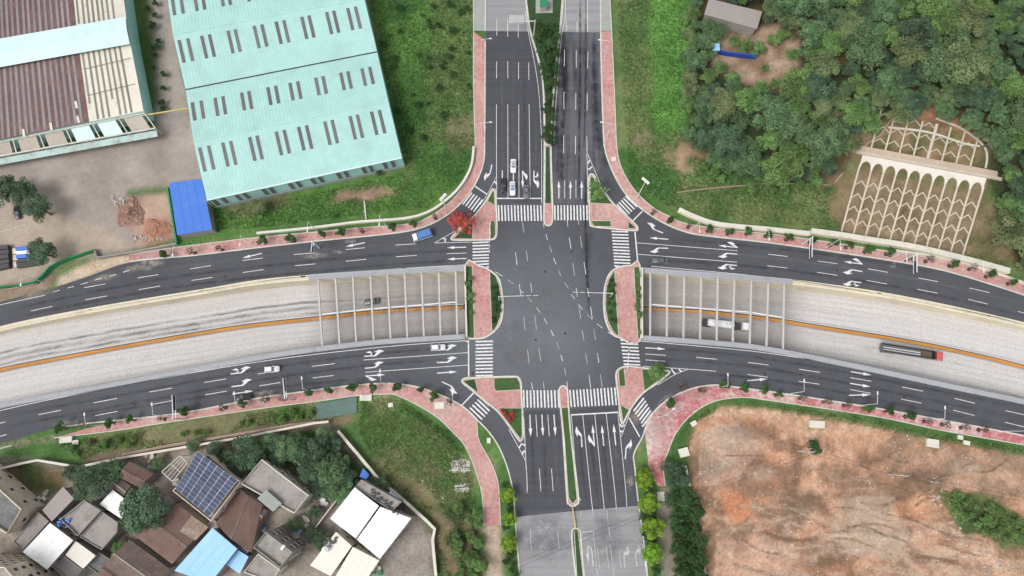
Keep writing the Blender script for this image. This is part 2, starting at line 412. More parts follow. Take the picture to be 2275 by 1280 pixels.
# ---------------------------------------------------------------- terrain
TA, TB = W(1869, 513), W(2138, 565)
TU = (TB - TA).normalized(); TN = Vector((-TU.y, TU.x, 0))
SLOPE, ZB, BENCH, ZT = .42, 9.0, 3.4, 13.5
D1 = ZB / SLOPE; D2 = D1 + BENCH
def sstep(x, a, b):
    t = np.clip((x - a) / (b - a), 0, 1); return t * t * (3 - 2 * t)
def hterr(X, Y):
    X, Y = np.asarray(X, float), np.asarray(Y, float)
    u = (X - TA.x) * TU.x + (Y - TA.y) * TU.y
    d = (X - TA.x) * TN.x + (Y - TA.y) * TN.y - .4
    wx = sstep(X, 36, 64); wl = sstep(u, -42, -8)
    dd = np.maximum(d, 0)
    steep = np.minimum(SLOPE * dd, ZB) + np.clip(SLOPE * (dd - D2), 0, ZT - ZB)
    return wx * ((1 - wl) * np.minimum(.13 * dd, 6.5) + wl * steep)
def H(x, y): return float(hterr(x, y))
def WT(px, py, dz=0.0):
    """point on (or dz above) the terrain behind a pixel"""
    z = dz
    for _ in range(12):
        p = W(px, py, z); z = .5 * z + .5 * (H(p.x, p.y) + dz)
    p = W(px, py, z); p.z = H(p.x, p.y) + dz
    return p

# ---------------------------------------------------------------- edges of the roads and of the sunken carriageway (photo pixels)
def lin(xs, ys):
    return lambda x: np.interp(x, xs, ys)
nwo = [(-200, 792)] + [(0, 736), (200, 695), (451, 653), (570, 633), (685, 622), (898, 608), (1032, 602)]
swo = [(-200, 948)] + [(0, 897), (238, 853), (570, 791), (715, 770), (848, 755), (1037, 743)]
neo = [(1425, 606), (1706, 627), (1855, 644), (2031, 673), (2275, 727), (2480, 781)]
seo = [(1425, 746), (1591, 758), (1704, 771), (1895, 808), (2131, 858), (2275, 888), (2480, 936)]
NWO, SWO, NEO, SEO = [crp(e, 6) for e in (nwo, swo, neo, seo)]
def fy(e): return lin([p[0] for p in e], [p[1] for p in e])
fNW, fSW, fNE, fSE = fy(NWO), fy(SWO), fy(NEO), fy(SEO)
def depth(px): return float(np.interp(px, [-200, 600, 1850, 2480], [2.4, 6.6, 6.6, 2.6]))
edgeN_w = crp([(-200, 725), (0, 671), (100, 645), (200, 613), (288, 583), (430, 569), (570, 552), (713, 536), (846, 523), (921, 512), (971, 493), (1008, 468), (1033, 443), (1055, 413), (1071, 378), (1077, 350), (1078, 320), (1079, 150), (1080, -80)], 4)
edgeN_e = crp([(1332, -80), (1334, 125), (1338, 260), (1341, 320), (1348, 352), (1365, 393), (1390, 433), (1428, 468), (1478, 499), (1531, 519), (1591, 528), (1710, 541), (1880, 565), (2031, 589), (2118, 608), (2226, 641), (2330, 676), (2480, 727)], 4)
edgeS_w = crp([(-200, 1035), (0, 986), (148, 946), (393, 918), (570, 884), (645, 873), (740, 860), (820, 852), (871, 851), (921, 857), (971, 873), (1026, 900), (1059, 930), (1088, 960), (1111, 995), (1129, 1040), (1139, 1080), (1143, 1110), (1148, 1180), (1156, 1280), (1163, 1370)], 4)
edgeS_e = crp([(1444, 1370), (1437, 1280), (1428, 1198), (1416, 1110), (1409, 1040), (1407, 1008), (1426, 970), (1436, 940), (1448, 919), (1466, 900), (1491, 882), (1528, 865), (1566, 856), (1603, 855), (1686, 866), (1712, 869), (1900, 898), (2088, 931), (2275, 967), (2480, 1010)], 4)
road_poly = edgeN_w + edgeN_e + list(reversed(NEO[:])) + SEO + list(reversed(edgeS_e)) + list(reversed(edgeS_w)) + SWO + list(reversed(NWO))
# the crossing carries the road over the sunken carriageway, so the outline runs round both openings
road = struct(MB().poly(WL(road_poly), 0.0).build('road', 'asphalt'))
sheet('new_asphalt', [(1081, 70), (1172, 70), (1190, 130), (1202, 215), (1206, 330), (1206, 452), (1104, 452), (1104, 240), (1080, 240)], .005, 'asphalt_new', road)
sheet('wet_asphalt', [(1248, 70), (1334.5, 70), (1335, 130), (1340, 300), (1352, 366), (1345, 372), (1322, 384), (1307, 384), (1306.5, 455), (1231, 452), (1229, 395), (1226, 315), (1234, 180)], .005, 'asphalt_wet', road)
sheet('new_asphalt', [(1165, 912), (1241, 910), (1258, 1106), (1266, 1128), (1152, 1146), (1145, 1110), (1172, 1095)], .005, 'asphalt_new', road)
sheet('new_asphalt', [(1269, 912), (1374, 900), (1382, 948), (1392, 1080), (1400, 1124), (1290, 1140), (1284, 1108)], .005, 'asphalt_new', road)
sheet('old_asphalt', [(1080.5, -78), (1331, -78), (1333.5, 72), (1080.3, 69)], .009, 'asphalt_old', road)
sheet('old_asphalt', crp([(1147, 1149), (1210, 1142), (1272, 1136), (1345, 1130), (1417, 1124)], 2) + [(1437, 1278), (1443, 1360), (1162, 1360), (1155.5, 1278)], .009, 'asphalt_old', road)

# ---------------------------------------------------------------- ground
NXY = .62
gx = np.arange(-192, 192, NXY); gy = np.arange(-62, 164, NXY)
GX, GY = np.meshgrid(gx, gy)
GH = hterr(GX, GY)
wl_ = sstep(GX, 40, 70)
GZ = GH - .05 + wl_ * .25 * (fbm(GX * .3, GY * .3, 5) - .5) * (GH > .4)
GPX, GPY = PX(GX, GY, GH)
wpx = GPX + 26 * (fbm(GX * .12, GY * .12, 21) - .5) + 9 * (fbm(GX * .6, GY * .6, 22) - .5)
wpy = GPY + 26 * (fbm(GX * .12, GY * .12, 31) - .5) + 9 * (fbm(GX * .6, GY * .6, 32) - .5)
n1, n2, n3 = fbm(GX * .035, GY * .035, 1), fbm(GX * .11, GY * .11, 2), fbm(GX * .4, GY * .4, 3)
def lerp3(a, b, t): return np.asarray(a)[None, None, :] * (1 - t[..., None]) + np.asarray(b)[None, None, :] * t[..., None]
def nrm(t, a, b): return np.clip((t - a) / (b - a), 0, 1)
GC = lerp3((.044, .098, .028), (.085, .152, .046), nrm(.5 * n2 + .3 * n1 + .2 * n3, .35, .65))
def over(mask, colr, k=1.0):
    global GC
    m = (mask * k)[..., None] if np.ndim(mask) else k
    GC = GC * (1 - m) + colr * m
def reg(poly, warp=True): return inpoly(wpx if warp else GPX, wpy if warp else GPY, poly).astype(float)
dry = lerp3((.16, .135, .08), (.26, .19, .13), nrm(n3, .3, .7))
over(nrm(n2, .58, .7) * nrm(n3, .35, .6), dry, .4)
# field beside the long warehouse
f1 = reg([(800, -80), (1060, -80), (1060, 330), (1040, 390), (980, 450), (560, 510), (440, 520), (460, 440), (905, 380), (890, 250)])
over(f1, lerp3((.036, .088, .026), (.075, .15, .038), nrm(.6 * n2 + .4 * n3, .35, .65)))
over(reg([(960, -80), (1055, -80), (1055, 330), (1000, 300), (930, 330), (900, 420), (870, 430), (940, 280)]), lerp3((.06, .1, .034), (.12, .14, .06), nrm(n3, .3, .7)), .6)
over(reg([(990, 270), (1052, 250), (1052, 330), (1000, 340), (985, 310)]), lerp3((.11, .1, .05), (.2, .15, .1), nrm(n3, .35, .65)), .45)
over(reg([(740, 428), (860, 420), (885, 432), (800, 446), (735, 446)]), lerp3((.2, .13, .09), (.34, .22, .17), n3), .9)
over(reg([(480, 455), (640, 430), (640, 462), (520, 490)]), lerp3((.05, .06, .03), (.2, .15, .1), nrm(n3, .4, .7)), .6)
# factory yard
yard_px = [(-80, 335), (110, 325), (345, 285), (322, -80), (377, -80), (405, 170), (470, 400), (462, 470), (398, 528), (330, 548), (205, 572), (150, 580), (105, 602), (60, 632), (-80, 655)]
yard_m = reg(yard_px, False)
over(yard_m, lerp3((.245, .212, .19), (.335, .295, .262), nrm(.45 * n2 + .35 * n1 + .2 * n3, .34, .64)))
tk = fbm(GX * .05 + 1.5 * n2, GY * .3 + 2.5 * n1, 71, 4)
over(yard_m * reg([(60, 300), (440, 270), (450, 430), (260, 450), (80, 400)]) * nrm(np.abs(tk - .5), .05, .0), lerp3((.2, .16, .12), (.22, .18, .14), n3), .55)
over(yard_m * reg([(-60, 470), (90, 450), (300, 540), (180, 580), (60, 625), (-60, 640)]), lerp3((.28, .225, .17), (.4, .33, .26), n3), .75)
over(reg([(300, -80), (330, -80), (350, 230), (318, 260)]), lerp3((.03, .06, .02), (.07, .11, .03), n3), .9)
over(reg([(268, 448), (320, 440), (318, 475), (300, 500), (265, 488)]), lerp3((.19, .1, .075), (.3, .17, .13), n3))
over(reg([(318, 440), (376, 434), (386, 530), (300, 540), (292, 505), (318, 478)]), lerp3((.28, .19, .14), (.44, .31, .25), n3))
over(reg([(322, 490), (382, 486), (384, 535), (318, 538)]), lerp3((.24, .115, .075), (.36, .2, .14), n3))
over(reg([(285, 426), (378, 416), (379, 434), (290, 438)]), lerp3((.03, .07, .02), (.06, .12, .03), n3))
over(reg([(128, 618), (206, 578), (292, 562), (305, 582), (200, 612), (128, 640)], False), lerp3((.38, .29, .21), (.52, .42, .33), n3))
over(reg([(-80, 640), (60, 632), (110, 596), (128, 615), (100, 648), (-80, 690)]), lerp3((.17, .12, .09), (.3, .23, .18), n3))
# village ground
over(reg([(-80, 1010), (80, 1018), (180, 1040), (420, 985), (740, 948), (835, 1055), (958, 1180), (962, 1400), (-80, 1400)]), lerp3((.15, .132, .11), (.29, .25, .215), nrm(n3, .3, .7)))
over(reg([(-80, 1025), (70, 1025), (150, 1045), (140, 1100), (20, 1080), (-80, 1060)]), lerp3((.06, .08, .03), (.24, .14, .09), nrm(n2, .35, .65)))
over(reg([(500, 980), (720, 955), (830, 1050), (760, 1130), (690, 1080), (590, 1010)]), lerp3((.03, .055, .02), (.06, .09, .03), n3))
over(reg([(860, 1160), (940, 1165), (958, 1300), (780, 1340), (840, 1245), (915, 1155)]), lerp3((.2, .175, .155), (.3, .27, .24), n3))
over(reg([(660, 1110), (740, 1095), (742, 1160), (690, 1175), (640, 1150)]), lerp3((.17, .15, .13), (.27, .23, .2), n3))
# verges to the village
over(reg([(790, 900), (1000, 965), (1050, 1060), (1075, 1280), (970, 1280), (960, 1165), (840, 1050), (790, 950)]), lerp3((.06, .108, .032), (.14, .145, .072), nrm(.5 * n3 + .5 * n2, .4, .66)))
over(reg([(840, 1020), (930, 1080), (1000, 1150), (1020, 1280), (980, 1280), (960, 1170)]), lerp3((.1, .1, .045), (.24, .17, .11), nrm(n3, .35, .65)), .6)
over(reg([(985, 1120), (1040, 1120), (1070, 1290), (990, 1290)]), lerp3((.03, .06, .022), (.2, .13, .09), nrm(n3, .45, .7)), .85)
over(reg([(230, 960), (480, 925), (700, 893), (720, 935), (500, 960), (300, 990), (150, 1010)]), lerp3((.055, .1, .028), (.17, .15, .085), nrm(n2, .4, .62)), .8)
over(reg([(180, 1022), (430, 975), (780, 925), (786, 940), (430, 992), (185, 1038)]), lerp3((.15, .09, .065), (.27, .19, .15), n3), .9)
over(reg([(885, 890), (1000, 955), (1040, 1010), (1025, 1010), (900, 915)], False), lerp3((.02, .048, .016), (.03, .062, .02), n3), .8)
over(reg([(1078, 1168), (1113, 1168), (1122, 1400), (1082, 1400)], False), lerp3((.3, .23, .17), (.46, .37, .3), n3))
# building site
site_px = [(1545, 935), (1570, 915), (1605, 905), (1690, 908), (1900, 940), (2100, 984), (2400, 1035), (2400, 1400), (1575, 1400), (1556, 1200), (1535, 1060), (1528, 1000)]
sm = reg(site_px, False)
wxx, wyy = fbm(GX * .04, GY * .04, 101, 3) - .5, fbm(GX * .04, GY * .04, 103, 3) - .5
st = .4 * fbm(GX * .045 + 3 * wxx, GY * .07 + 3 * wyy, 41, 5) + .6 * fbm(GX * .12 + 6 * wxx, GY * .24 + 6 * wyy, 44, 6)
kp = [.36, .43, .47, .5, .53, .57, .63]
pal = np.array([(.19, .12, .08), (.29, .165, .105), (.41, .22, .135), (.36, .225, .15), (.45, .275, .185), (.4, .235, .15), (.48, .32, .225)])
over(sm, np.stack([np.interp(st, kp, pal[:, i]) for i in range(3)], -1))
rg = 1 - np.abs(2 * fbm(GX * .06 + 5 * wxx, GY * .3 + 5 * wyy, 47, 5) - 1); rg2 = 1 - np.abs(2 * fbm(GX * .2 + 4 * wyy, GY * .26 + 4 * wxx, 49, 5) - 1)
low = reg([(1590, 1120), (1990, 1130), (2300, 1230), (2300, 1330), (1590, 1330)])
over(sm * nrm(rg, .88, .96) * (.3 + .7 * low), lerp3((.5, .375, .28), (.56, .43, .33), n3), .5)
rg3 = 1 - np.abs(2 * fbm(GX * .12 + 6 * wxx, GY * .42 + 6 * wyy, 57, 5) - 1)
over(sm * nrm(rg3, .9, .97) * (.2 + .8 * low), lerp3((.52, .4, .3), (.56, .43, .33), n3), .55)
over(sm * nrm(rg2, .93, .985), lerp3((.17, .1, .065), (.2, .12, .08), n3), .7)
over(sm * nrm(fbm(GX * .2, GY * .2, 51), .6, .72), lerp3((.17, .12, .08), (.2, .15, .1), n3), .7)
over(reg([(1600, 1100), (1640, 1090), (1672, 1105), (1668, 1135), (1640, 1160), (1612, 1140)]), lerp3((.41, .185, .1), (.44, .21, .12), n3))
over(reg([(1700, 1095), (1800, 1090), (1840, 1130), (1790, 1145), (1720, 1130)]), lerp3((.17, .13, .09), (.24, .18, .13), n3), .55)
over(reg([(2050, 985), (2300, 1015), (2300, 1090), (2080, 1090), (1980, 1010)]), lerp3((.25, .18, .13), (.36, .27, .2), n3), .35)
over(reg([(1870, 1110), (1990, 1098), (2012, 1180), (1990, 1262), (1900, 1225), (1840, 1190)]), lerp3((.4, .31, .23), (.54, .45, .36), nrm(n3, .3, .7)), .5)
over(reg([(1985, 1115), (2040, 1112), (2085, 1150), (2040, 1180), (1995, 1165)]), lerp3((.36, .17, .09), (.45, .24, .15), n3), .55)
over(reg([(1590, 1195), (1745, 1200), (1765, 1250), (1720, 1330), (1590, 1330)]), lerp3((.45, .27, .19), (.56, .38, .29), n3), .5)
over(reg([(1555, 960), (1640, 930), (1700, 990), (1640, 1070), (1560, 1080)]), lerp3((.3, .23, .19), (.46, .38, .32), n3), .5)
over(sm * nrm(np.abs(fbm(GX * .028 + .6 * n2, GY * .16 + .9 * n1, 91, 4) - .5), .022, .0) * reg([(1590, 1140), (1990, 1160), (2300, 1260), (2300, 1330), (1590, 1330)]), lerp3((.5, .38, .29), (.56, .44, .35), n3), .5)
gp = reg([(2085, 1088), (2180, 1100), (2260, 1140), (2400, 1190), (2400, 1260), (2270, 1225), (2190, 1195), (2130, 1170)])
over(gp, lerp3((.04, .08, .025), (.09, .13, .045), nrm(n2, .35, .65)), .92)
over(reg([(1490, 985), (1532, 930), (1600, 897), (1690, 893), (1900, 925), (2110, 965), (2400, 1010), (2400, 1035), (2100, 984), (1900, 942), (1690, 908), (1605, 905), (1545, 940), (1530, 1000), (1545, 1180), (1570, 1400), (1500, 1400), (1480, 1080)], False), lerp3((.03, .07, .02), (.055, .11, .03), nrm(n3, .3, .7)))
over(reg([(1464, 1085), (1490, 1085), (1497, 1180), (1515, 1400), (1480, 1400), (1466, 1180)], False), lerp3((.17, .14, .12), (.28, .24, .21), n3), .9)
# north-east: rough field, mown strip, wood floor, clearing, slope
over(reg([(1350, -80), (1455, -80), (1450, 200), (1445, 330), (1378, 330)]), lerp3((.058, .105, .034), (.125, .15, .062), nrm(.6 * n3 + .4 * n2, .36, .64)))
over(reg([(1440, -80), (1535, -80), (1520, 220), (1520, 330), (1462, 330), (1446, 230)]), lerp3((.052, .125, .03), (.095, .2, .048), nrm(n3, .3, .7)))
over(reg([(1398, 300), (1520, 290), (1560, 350), (1540, 385), (1430, 370)]), lerp3((.075, .115, .042), (.32, .21, .15), nrm(.6 * n3 + .4 * n2, .5, .62)), .85)
over(reg([(1372, 330), (1400, 330), (1440, 420), (1480, 470), (1440, 465), (1395, 410)], False), lerp3((.03, .075, .02), (.055, .12, .03), n3), .9)
over(reg([(1500, 395), (1870, 420), (1870, 512), (1600, 492), (1470, 455)]), lerp3((.055, .098, .033), (.125, .15, .06), nrm(.6 * n2 + .4 * n3, .36, .62)))
over(reg([(1525, -80), (2400, -80), (2400, 640), (2250, 590), (2230, 470), (2200, 400), (1880, 350), (1860, 420), (1640, 390), (1530, 300)]), lerp3((.03, .04, .02), (.1, .07, .04), nrm(n2, .4, .7)))
over(reg([(1575, 90), (1690, 65), (1760, 50), (1785, 120), (1765, 190), (1690, 195), (1590, 165)]), lerp3((.15, .1, .065), (.3, .22, .16), nrm(n3, .35, .65)))
over(reg([(1500, 290), (1650, 330), (1690, 380), (1560, 370)]), lerp3((.05, .075, .03), (.25, .14, .1), nrm(n2, .45, .65)), .7)
over(reg([(1880, 300), (1990, 260), (2170, 290), (2200, 330), (2200, 420), (1900, 370)]), lerp3((.09, .09, .04), (.22, .15, .09), nrm(n3, .35, .65)))
over(reg([(1990, 225), (2080, 235), (2160, 285), (2190, 330), (2100, 270), (2010, 262)]), lerp3((.26, .11, .065), (.36, .18, .11), n3), .9)
over(reg([(1840, 380), (1905, 375), (1875, 510), (1835, 480)]), lerp3((.11, .1, .05), (.24, .16, .1), n3), .8)
over(reg([(1895, 375), (2195, 425), (2140, 570), (1865, 515)], False), lerp3((.13, .098, .058), (.22, .16, .105), nrm(n3, .3, .7)), .97)
over(reg([(2185, 430), (2240, 470), (2260, 590), (2140, 565)]), lerp3((.1, .095, .045), (.22, .155, .1), nrm(n3, .3, .7)), .9)
def blur(A, r):
    for ax in (0, 1):
        A = sum(np.roll(A, k, ax) for k in range(-r, r + 1)) / (2 * r + 1)
    return A
GC = np.where((sm > .5)[..., None], .5 * GC + .5 * blur(GC, 1), .75 * blur(GC, 1) + .25 * blur(GC, 3))
GC = GC * np.where(GC[..., 1] > 1.1 * GC[..., 0], 1.2, 1.0)[..., None]
GC = GC * (1 + .22 * (fbm(GX * .9, GY * .9, 81, 3) - .5))[..., None]
# faces, minus the sunken carriageway
FX, FY = GPX[:-1, :-1] * .5 + GPX[1:, 1:] * .5, GPY[:-1, :-1] * .5 + GPY[1:, 1:] * .5
hole = inpoly(FX, FY, [(p[0], p[1] - 6) for p in NWO] + [(1500, 590), (1425, 600)] + [(p[0], p[1] - 6) for p in NEO] + [(p[0], p[1] + 6) for p in reversed(SEO)] + [(1037, 750)] + [(p[0], p[1] + 6) for p in reversed(SWO)])
hole &= ~((FX > 1045) & (FX < 1415))
hole |= (FX > 1030) & (FX < 1430) & (FY > 596) & (FY < 752)
ny, nx = GX.shape
idx = np.arange(nx * ny).reshape(ny, nx)
quads = np.stack([idx[:-1, :-1], idx[:-1, 1:], idx[1:, 1:], idx[1:, :-1]], -1)
VV = np.stack([GX, GY, GZ], -1).reshape(-1, 3); CC = np.clip(np.concatenate([GC, np.ones(GC.shape[:2] + (1,))], -1), 0, 1).reshape(-1, 4)
def ground_piece(name, mask, mat='ground_cover'):
    q = quads[mask].reshape(-1, 4); used, inv = np.unique(q, return_inverse=True)
    me = bpy.data.meshes.new(name); me.from_pydata(VV[used].tolist(), [], inv.reshape(-1, 4).tolist()); me.update()
    a = me.attributes.new('Col', 'FLOAT_COLOR', 'POINT'); a.data.foreach_set('color', CC[used].astype(np.float32).ravel())
    me.materials.append(MATS[mat]); me.polygons.foreach_set('use_smooth', [True] * len(me.polygons))
    return struct(link(name, me))
rid = np.zeros(FX.shape, int)
rid[inpoly(FX, FY, yard_px)] = 1
rid[inpoly(FX, FY, site_px)] = 2
rid[inpoly(FX, FY, [(-80, 1010), (80, 1018), (180, 1040), (420, 985), (740, 948), (835, 1055), (958, 1180), (962, 1400), (-80, 1400)])] = 3
rid[inpoly(FX, FY, [(1525, -80), (2400, -80), (2400, 640), (2250, 590), (2230, 470), (2200, 400), (1880, 350), (1860, 420), (1640, 390), (1530, 300)])] = 4
ground = ground_piece('grass_ground', (rid == 0) & ~hole)
yard = ground_piece('factory_yard', (rid == 1) & ~hole, 'yard_cover'); site = ground_piece('bare_earth', (rid == 2) & ~hole, 'earth')
ground_piece('village_ground', (rid == 3) & ~hole); ground_piece('hill_ground', (rid == 4) & ~hole)
M('far_grass', (.06, .09, .032), var=.45, big=.02, fine=.4, stain=(.2, .14, .09), st=(.58, .7), stsc=.02)
far = MB(); R = 3000
x0, x1, y0, y1 = gx[0], gx[-1], gy[0], gy[-1]
hz = [(x0, y0, -.08), (x1, y0, -.08), (x1, y1, -.08), (x0, y1, -.08)]
far.add([(-R, -R, -.08), (R, -R, -.08), (R, R, -.08), (-R, R, -.08)] + hz, [(0, 1, 5, 4), (1, 2, 6, 5), (2, 3, 7, 6), (3, 0, 4, 7)])
struct(far.build('far_ground', 'far_grass'))

def ground_col(x, y):
    j = int(np.clip((x - gx[0]) / NXY, 0, nx - 1)); i = int(np.clip((y - gy[0]) / NXY, 0, ny - 1))
    return GC[i, j]

# ---------------------------------------------------------------- the sunken carriageway
def trench(side):
    xs = np.linspace(-200, 1033, 90) if side == 'w' else np.linspace(1427, 2480, 80)
    fn, fs = (fNW, fSW) if side == 'w' else (fNE, fSE)
    N = [W(x, fn(x)) for x in xs]; Q = [W(x, fs(x)) for x in xs]; Z = [-depth(x) for x in xs]
    return xs, N, Q, Z
under = None
mb = MB(); vs = []; uvs = []
xsW, NW_, QW_, ZW_ = trench('w'); xsE, NE_, QE_, ZE_ = trench('e')
N_all, Q_all, Z_all = NW_ + NE_, QW_ + QE_, ZW_ + ZE_
L = 0; K = 9; fs = []
for i, (a, b, z) in enumerate(zip(N_all, Q_all, Z_all)):
    if i: L += (((a + b) / 2) - ((N_all[i - 1] + Q_all[i - 1]) / 2)).length
    wd = (b - a).length
    for k in range(K):
        p = a.lerp(b, k / (K - 1)); vs.append((p.x, p.y, z)); uvs.append((L, wd * k / (K - 1)))
for i in range(len(N_all) - 1):
    for k in range(K - 1): fs.append((i * K + k, i * K + k + 1, (i + 1) * K + k + 1, (i + 1) * K + k))
fs = [tuple(reversed(f)) if False else f for f in fs]
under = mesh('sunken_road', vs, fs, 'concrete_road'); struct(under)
uvl = under.data.uv_layers.new(name='UVMap')
for li, lp in enumerate(under.data.loops): uvl.data[li].uv = uvs[lp.vertex_index]
def wall_strip(name, label, P, Zs, out, mat, zone, cw):
    """retaining wall with coping; 'out' is the side away from the road"""
    t = thing(name, label, 'retaining wall', P[len(P) // 2]); o = t.location
    A = P; B = offset(P, out)
    vs = []; fs = []
    for i in range(len(P)):
        vs += [(A[i].x, A[i].y, Zs[i] - .3), (A[i].x, A[i].y, .02), (B[i].x, B[i].y, .02), (B[i].x, B[i].y, Zs[i] - .3)]
        if i:
            a, b = 4 * (i - 1), 4 * i
            fs += [(a, b, b + 1, a + 1), (a + 1, b + 1, b + 2, a + 2), (a + 2, b + 2, b + 3, a + 3)]
    mesh('wall_face', rebase(vs, o), fs, mat, t)
    s = 1 if out > 0 else -1
    zs = [(P[a:b + 1], m_, w__) for a, b, m_, w__ in zone]
    for PP, m_, w__ in zs: r = ribbon(PP, min(-.12 * s, w__ * s), max(-.12 * s, w__ * s), .03, .22); r.v = rebase(r.v, o); r.build('coping', m_, t)
    r = ribbon(P, min(.2 * s, .26 * s), max(.2 * s, .26 * s), 1.0, 1.08); r.v = rebase(r.v, o)
    for i in range(0, len(P), 2):
        q = offset(P, .23 * s)[i] - o; r.tube((q.x, q.y, .2), (q.x, q.y, 1.05), .04, n=5)
    r.build('railing', 'grey_metal', t)
    return t
wall_strip('retaining_wall', 'cream retaining wall of sunken road, upper side, left of the crossing', NW_, ZW_, 1.5, 'cream_wall', [(0, 64, 'cream_wall', .75), (64, 89, 'coping', 1.6)], 1.35)
wall_strip('retaining_wall', 'grey retaining wall of sunken road, lower side, left of the crossing', QW_, ZW_, -1.4, 'coping', [(0, 89, 'coping', 1.25)], 1.25)
wall_strip('retaining_wall', 'cream retaining wall of sunken road, upper side, right of the crossing', NE_, ZE_, 1.5, 'cream_wall', [(0, 25, 'coping', 1.6), (25, 79, 'cream_wall', .75)], 1.35)
wall_strip('retaining_wall', 'grey retaining wall of sunken road, lower side, right of the crossing', QE_, ZE_, -1.4, 'coping', [(0, 79, 'coping', 1.25)], 1.25)
# deck of the crossing above it
dk = MB()
for xa, s in ((1034, 1), (1426, -1)):
    a, b = W(xa, 598), W(xa + 3 * s, 751)
    dk.add([(a.x, a.y, -1.3), (b.x, b.y, -1.3), (b.x, b.y, -.02), (a.x, a.y, -.02), (a.x + s, a.y, -1.3), (b.x + s, b.y, -1.3), (b.x + s, b.y, -.02), (a.x + s, a.y, -.02)],
           [(0, 1, 2, 3), (4, 7, 6, 5), (0, 4, 5, 1), (3, 2, 6, 7), (0, 3, 7, 4), (1, 5, 6, 2)])
dp = WL([(1036, 588), (1424, 588), (1424, 756), (1039, 756)]); dk.poly(dp, -1.25, -1.05)
struct(dk.build('bridge_deck', 'coping'))
for nm, P0, P1 in (('wall_under_bridge', NW_[-1], NE_[0]), ('wall_under_bridge', QW_[-1], QE_[0])):
    MB().add([(P0.x, P0.y, -7), (P1.x, P1.y, -7), (P1.x, P1.y, -1.06), (P0.x, P0.y, -1.06)], [(0, 1, 2, 3)]).build(nm, 'coping', under)
def railing(label, a, b):
    t = thing('bridge_parapet', label, 'parapet', a); d = b - a
    MB().bar(Vector((0, 0, .55)), d + Vector((0, 0, .55)), .3, 1.1).build('parapet_wall', 'kerb_stone', t)
    MB().bar(Vector((0, 0, 1.14)), d + Vector((0, 0, 1.14)), .42, .09).build('cap', 'pale_wall', t)
railing('pale parapet across the end of the left sunken opening', W(1033.5, 592), W(1037, 750))
railing('pale parapet across the end of the right sunken opening', W(1425.5, 596), W(1425.5, 752))
# concrete struts bracing the walls
def bracing(label, tops, bots, beam):
    t = thing('wall_bracing', label, 'bracing', W(*tops[len(tops) // 2])); o = t.location
    for a, b in zip(tops, bots):
        A, B = W(*a, -.3) - o, W(*b, -.3) - o
        MB().bar(A, B, .5, .7).build('strut', M('strut_concrete', (.42, .41, .4), var=.12, fine=1), t)
    P = [W(*p, -.45) - o for p in beam]
    for i in range(len(P) - 1): MB().bar(P[i], P[i + 1], .3, .3).build('tie_beam', 'white_metal', t)
tw = [(570 + x / 3.991, fNW(570 + x / 3.991) - 1) for x in (545, 700, 855, 1010, 1160, 1313, 1463, 1615, 1765)]
bw = [(570 + x / 3.991, fSW(570 + x / 3.991) + 1) for x in (585, 738, 885, 1040, 1190, 1338, 1485, 1632, 1780)]
bracing('row of nine concrete struts across the left sunken road', tw, bw, c('B2', 565, 235, 1020, 185, 1400, 155, 1765, 125))
te = [(1140 + x / 3.991, fNE(1140 + x / 3.991) - 1) for x in (1215, 1365, 1515, 1665, 1812, 1960, 2110, 2260, 2400)]
be = [(1140 + x / 3.991, fSE(1140 + x / 3.991) + 1) for x in (1213, 1360, 1507, 1655, 1802, 1945, 2095, 2243, 2390)]
bracing('row of nine concrete struts across the right sunken road', te, be, c('C2', 1215, 145, 1650, 180, 2100, 215, 2395, 262))
# median barrier with orange anti-glare slats
def median(label, pts):
    px = crp(pts, 8); P = [W(x, y, -depth(x) + .9) for x, y in px]
    Z = [p.z - .9 for p in P]
    t = thing('median_barrier', label, 'barrier', (P[0].x, P[0].y, Z[0])); o = t.location
    r = ribbon(P, -.65, .95, 0, .45, zf=lambda i: Z[i]); r.v = rebase(r.v, o); r.build('base', 'coping', t)
    r = ribbon(P, .95, 1.1, 0, .75, zf=lambda i: Z[i]); r.v = rebase(r.v, o); r.build('guard_rail', 'white_metal', t)
    r = ribbon(P, .3, .8, .45, .52, zf=lambda i: Z[i]); r.v = rebase(r.v, o); r.build('dark_band', 'dark_metal', t)  # flat dark band along the base, beside the slats
    s = MB(); acc = 0; step = .62; nxt = 0
    for i in range(1, len(P)):
        a, b = P[i - 1], P[i]; Lg = (b - a).length; d = (b - a).normalized(); nn = Vector((-d.y, d.x, 0))
        while nxt <= acc + Lg:
            q = a.lerp(b, (nxt - acc) / Lg); z = Z[i - 1] + (Z[i] - Z[i - 1]) * (nxt - acc) / Lg
            k = nn * .42 + d * .22; e = d * .18
            p0 = q - k - o; p1 = q + k - o
            s.add([(p0.x - e.x, p0.y - e.y, z - o.z + .45), (p1.x - e.x, p1.y - e.y, z - o.z + .45), (p1.x + e.x, p1.y + e.y, z - o.z + .45), (p0.x + e.x, p0.y + e.y, z - o.z + .45),
                   (p0.x - e.x, p0.y - e.y, z - o.z + 1.35), (p1.x - e.x, p1.y - e.y, z - o.z + 1.35), (p1.x + e.x, p1.y + e.y, z - o.z + 1.35), (p0.x + e.x, p0.y + e.y, z - o.z + 1.35)],
                  [(4, 7, 6, 5), (0, 1, 5, 4), (1, 2, 6, 5), (2, 3, 7, 6), (3, 0, 4, 7)])
            nxt += step
        acc += Lg
    sl = s.build('slat_row', 'orange_slat', t); sl['kind'] = 'stuff'
median('orange slatted median barrier in the left sunken road', [(-195, 872), (0, 823)] + c('A2', 370, 655, 1080, 525, 1830, 395, 2275, 330) + c('B2', 560, 270, 860, 235, 1320, 195, 1840, 170))
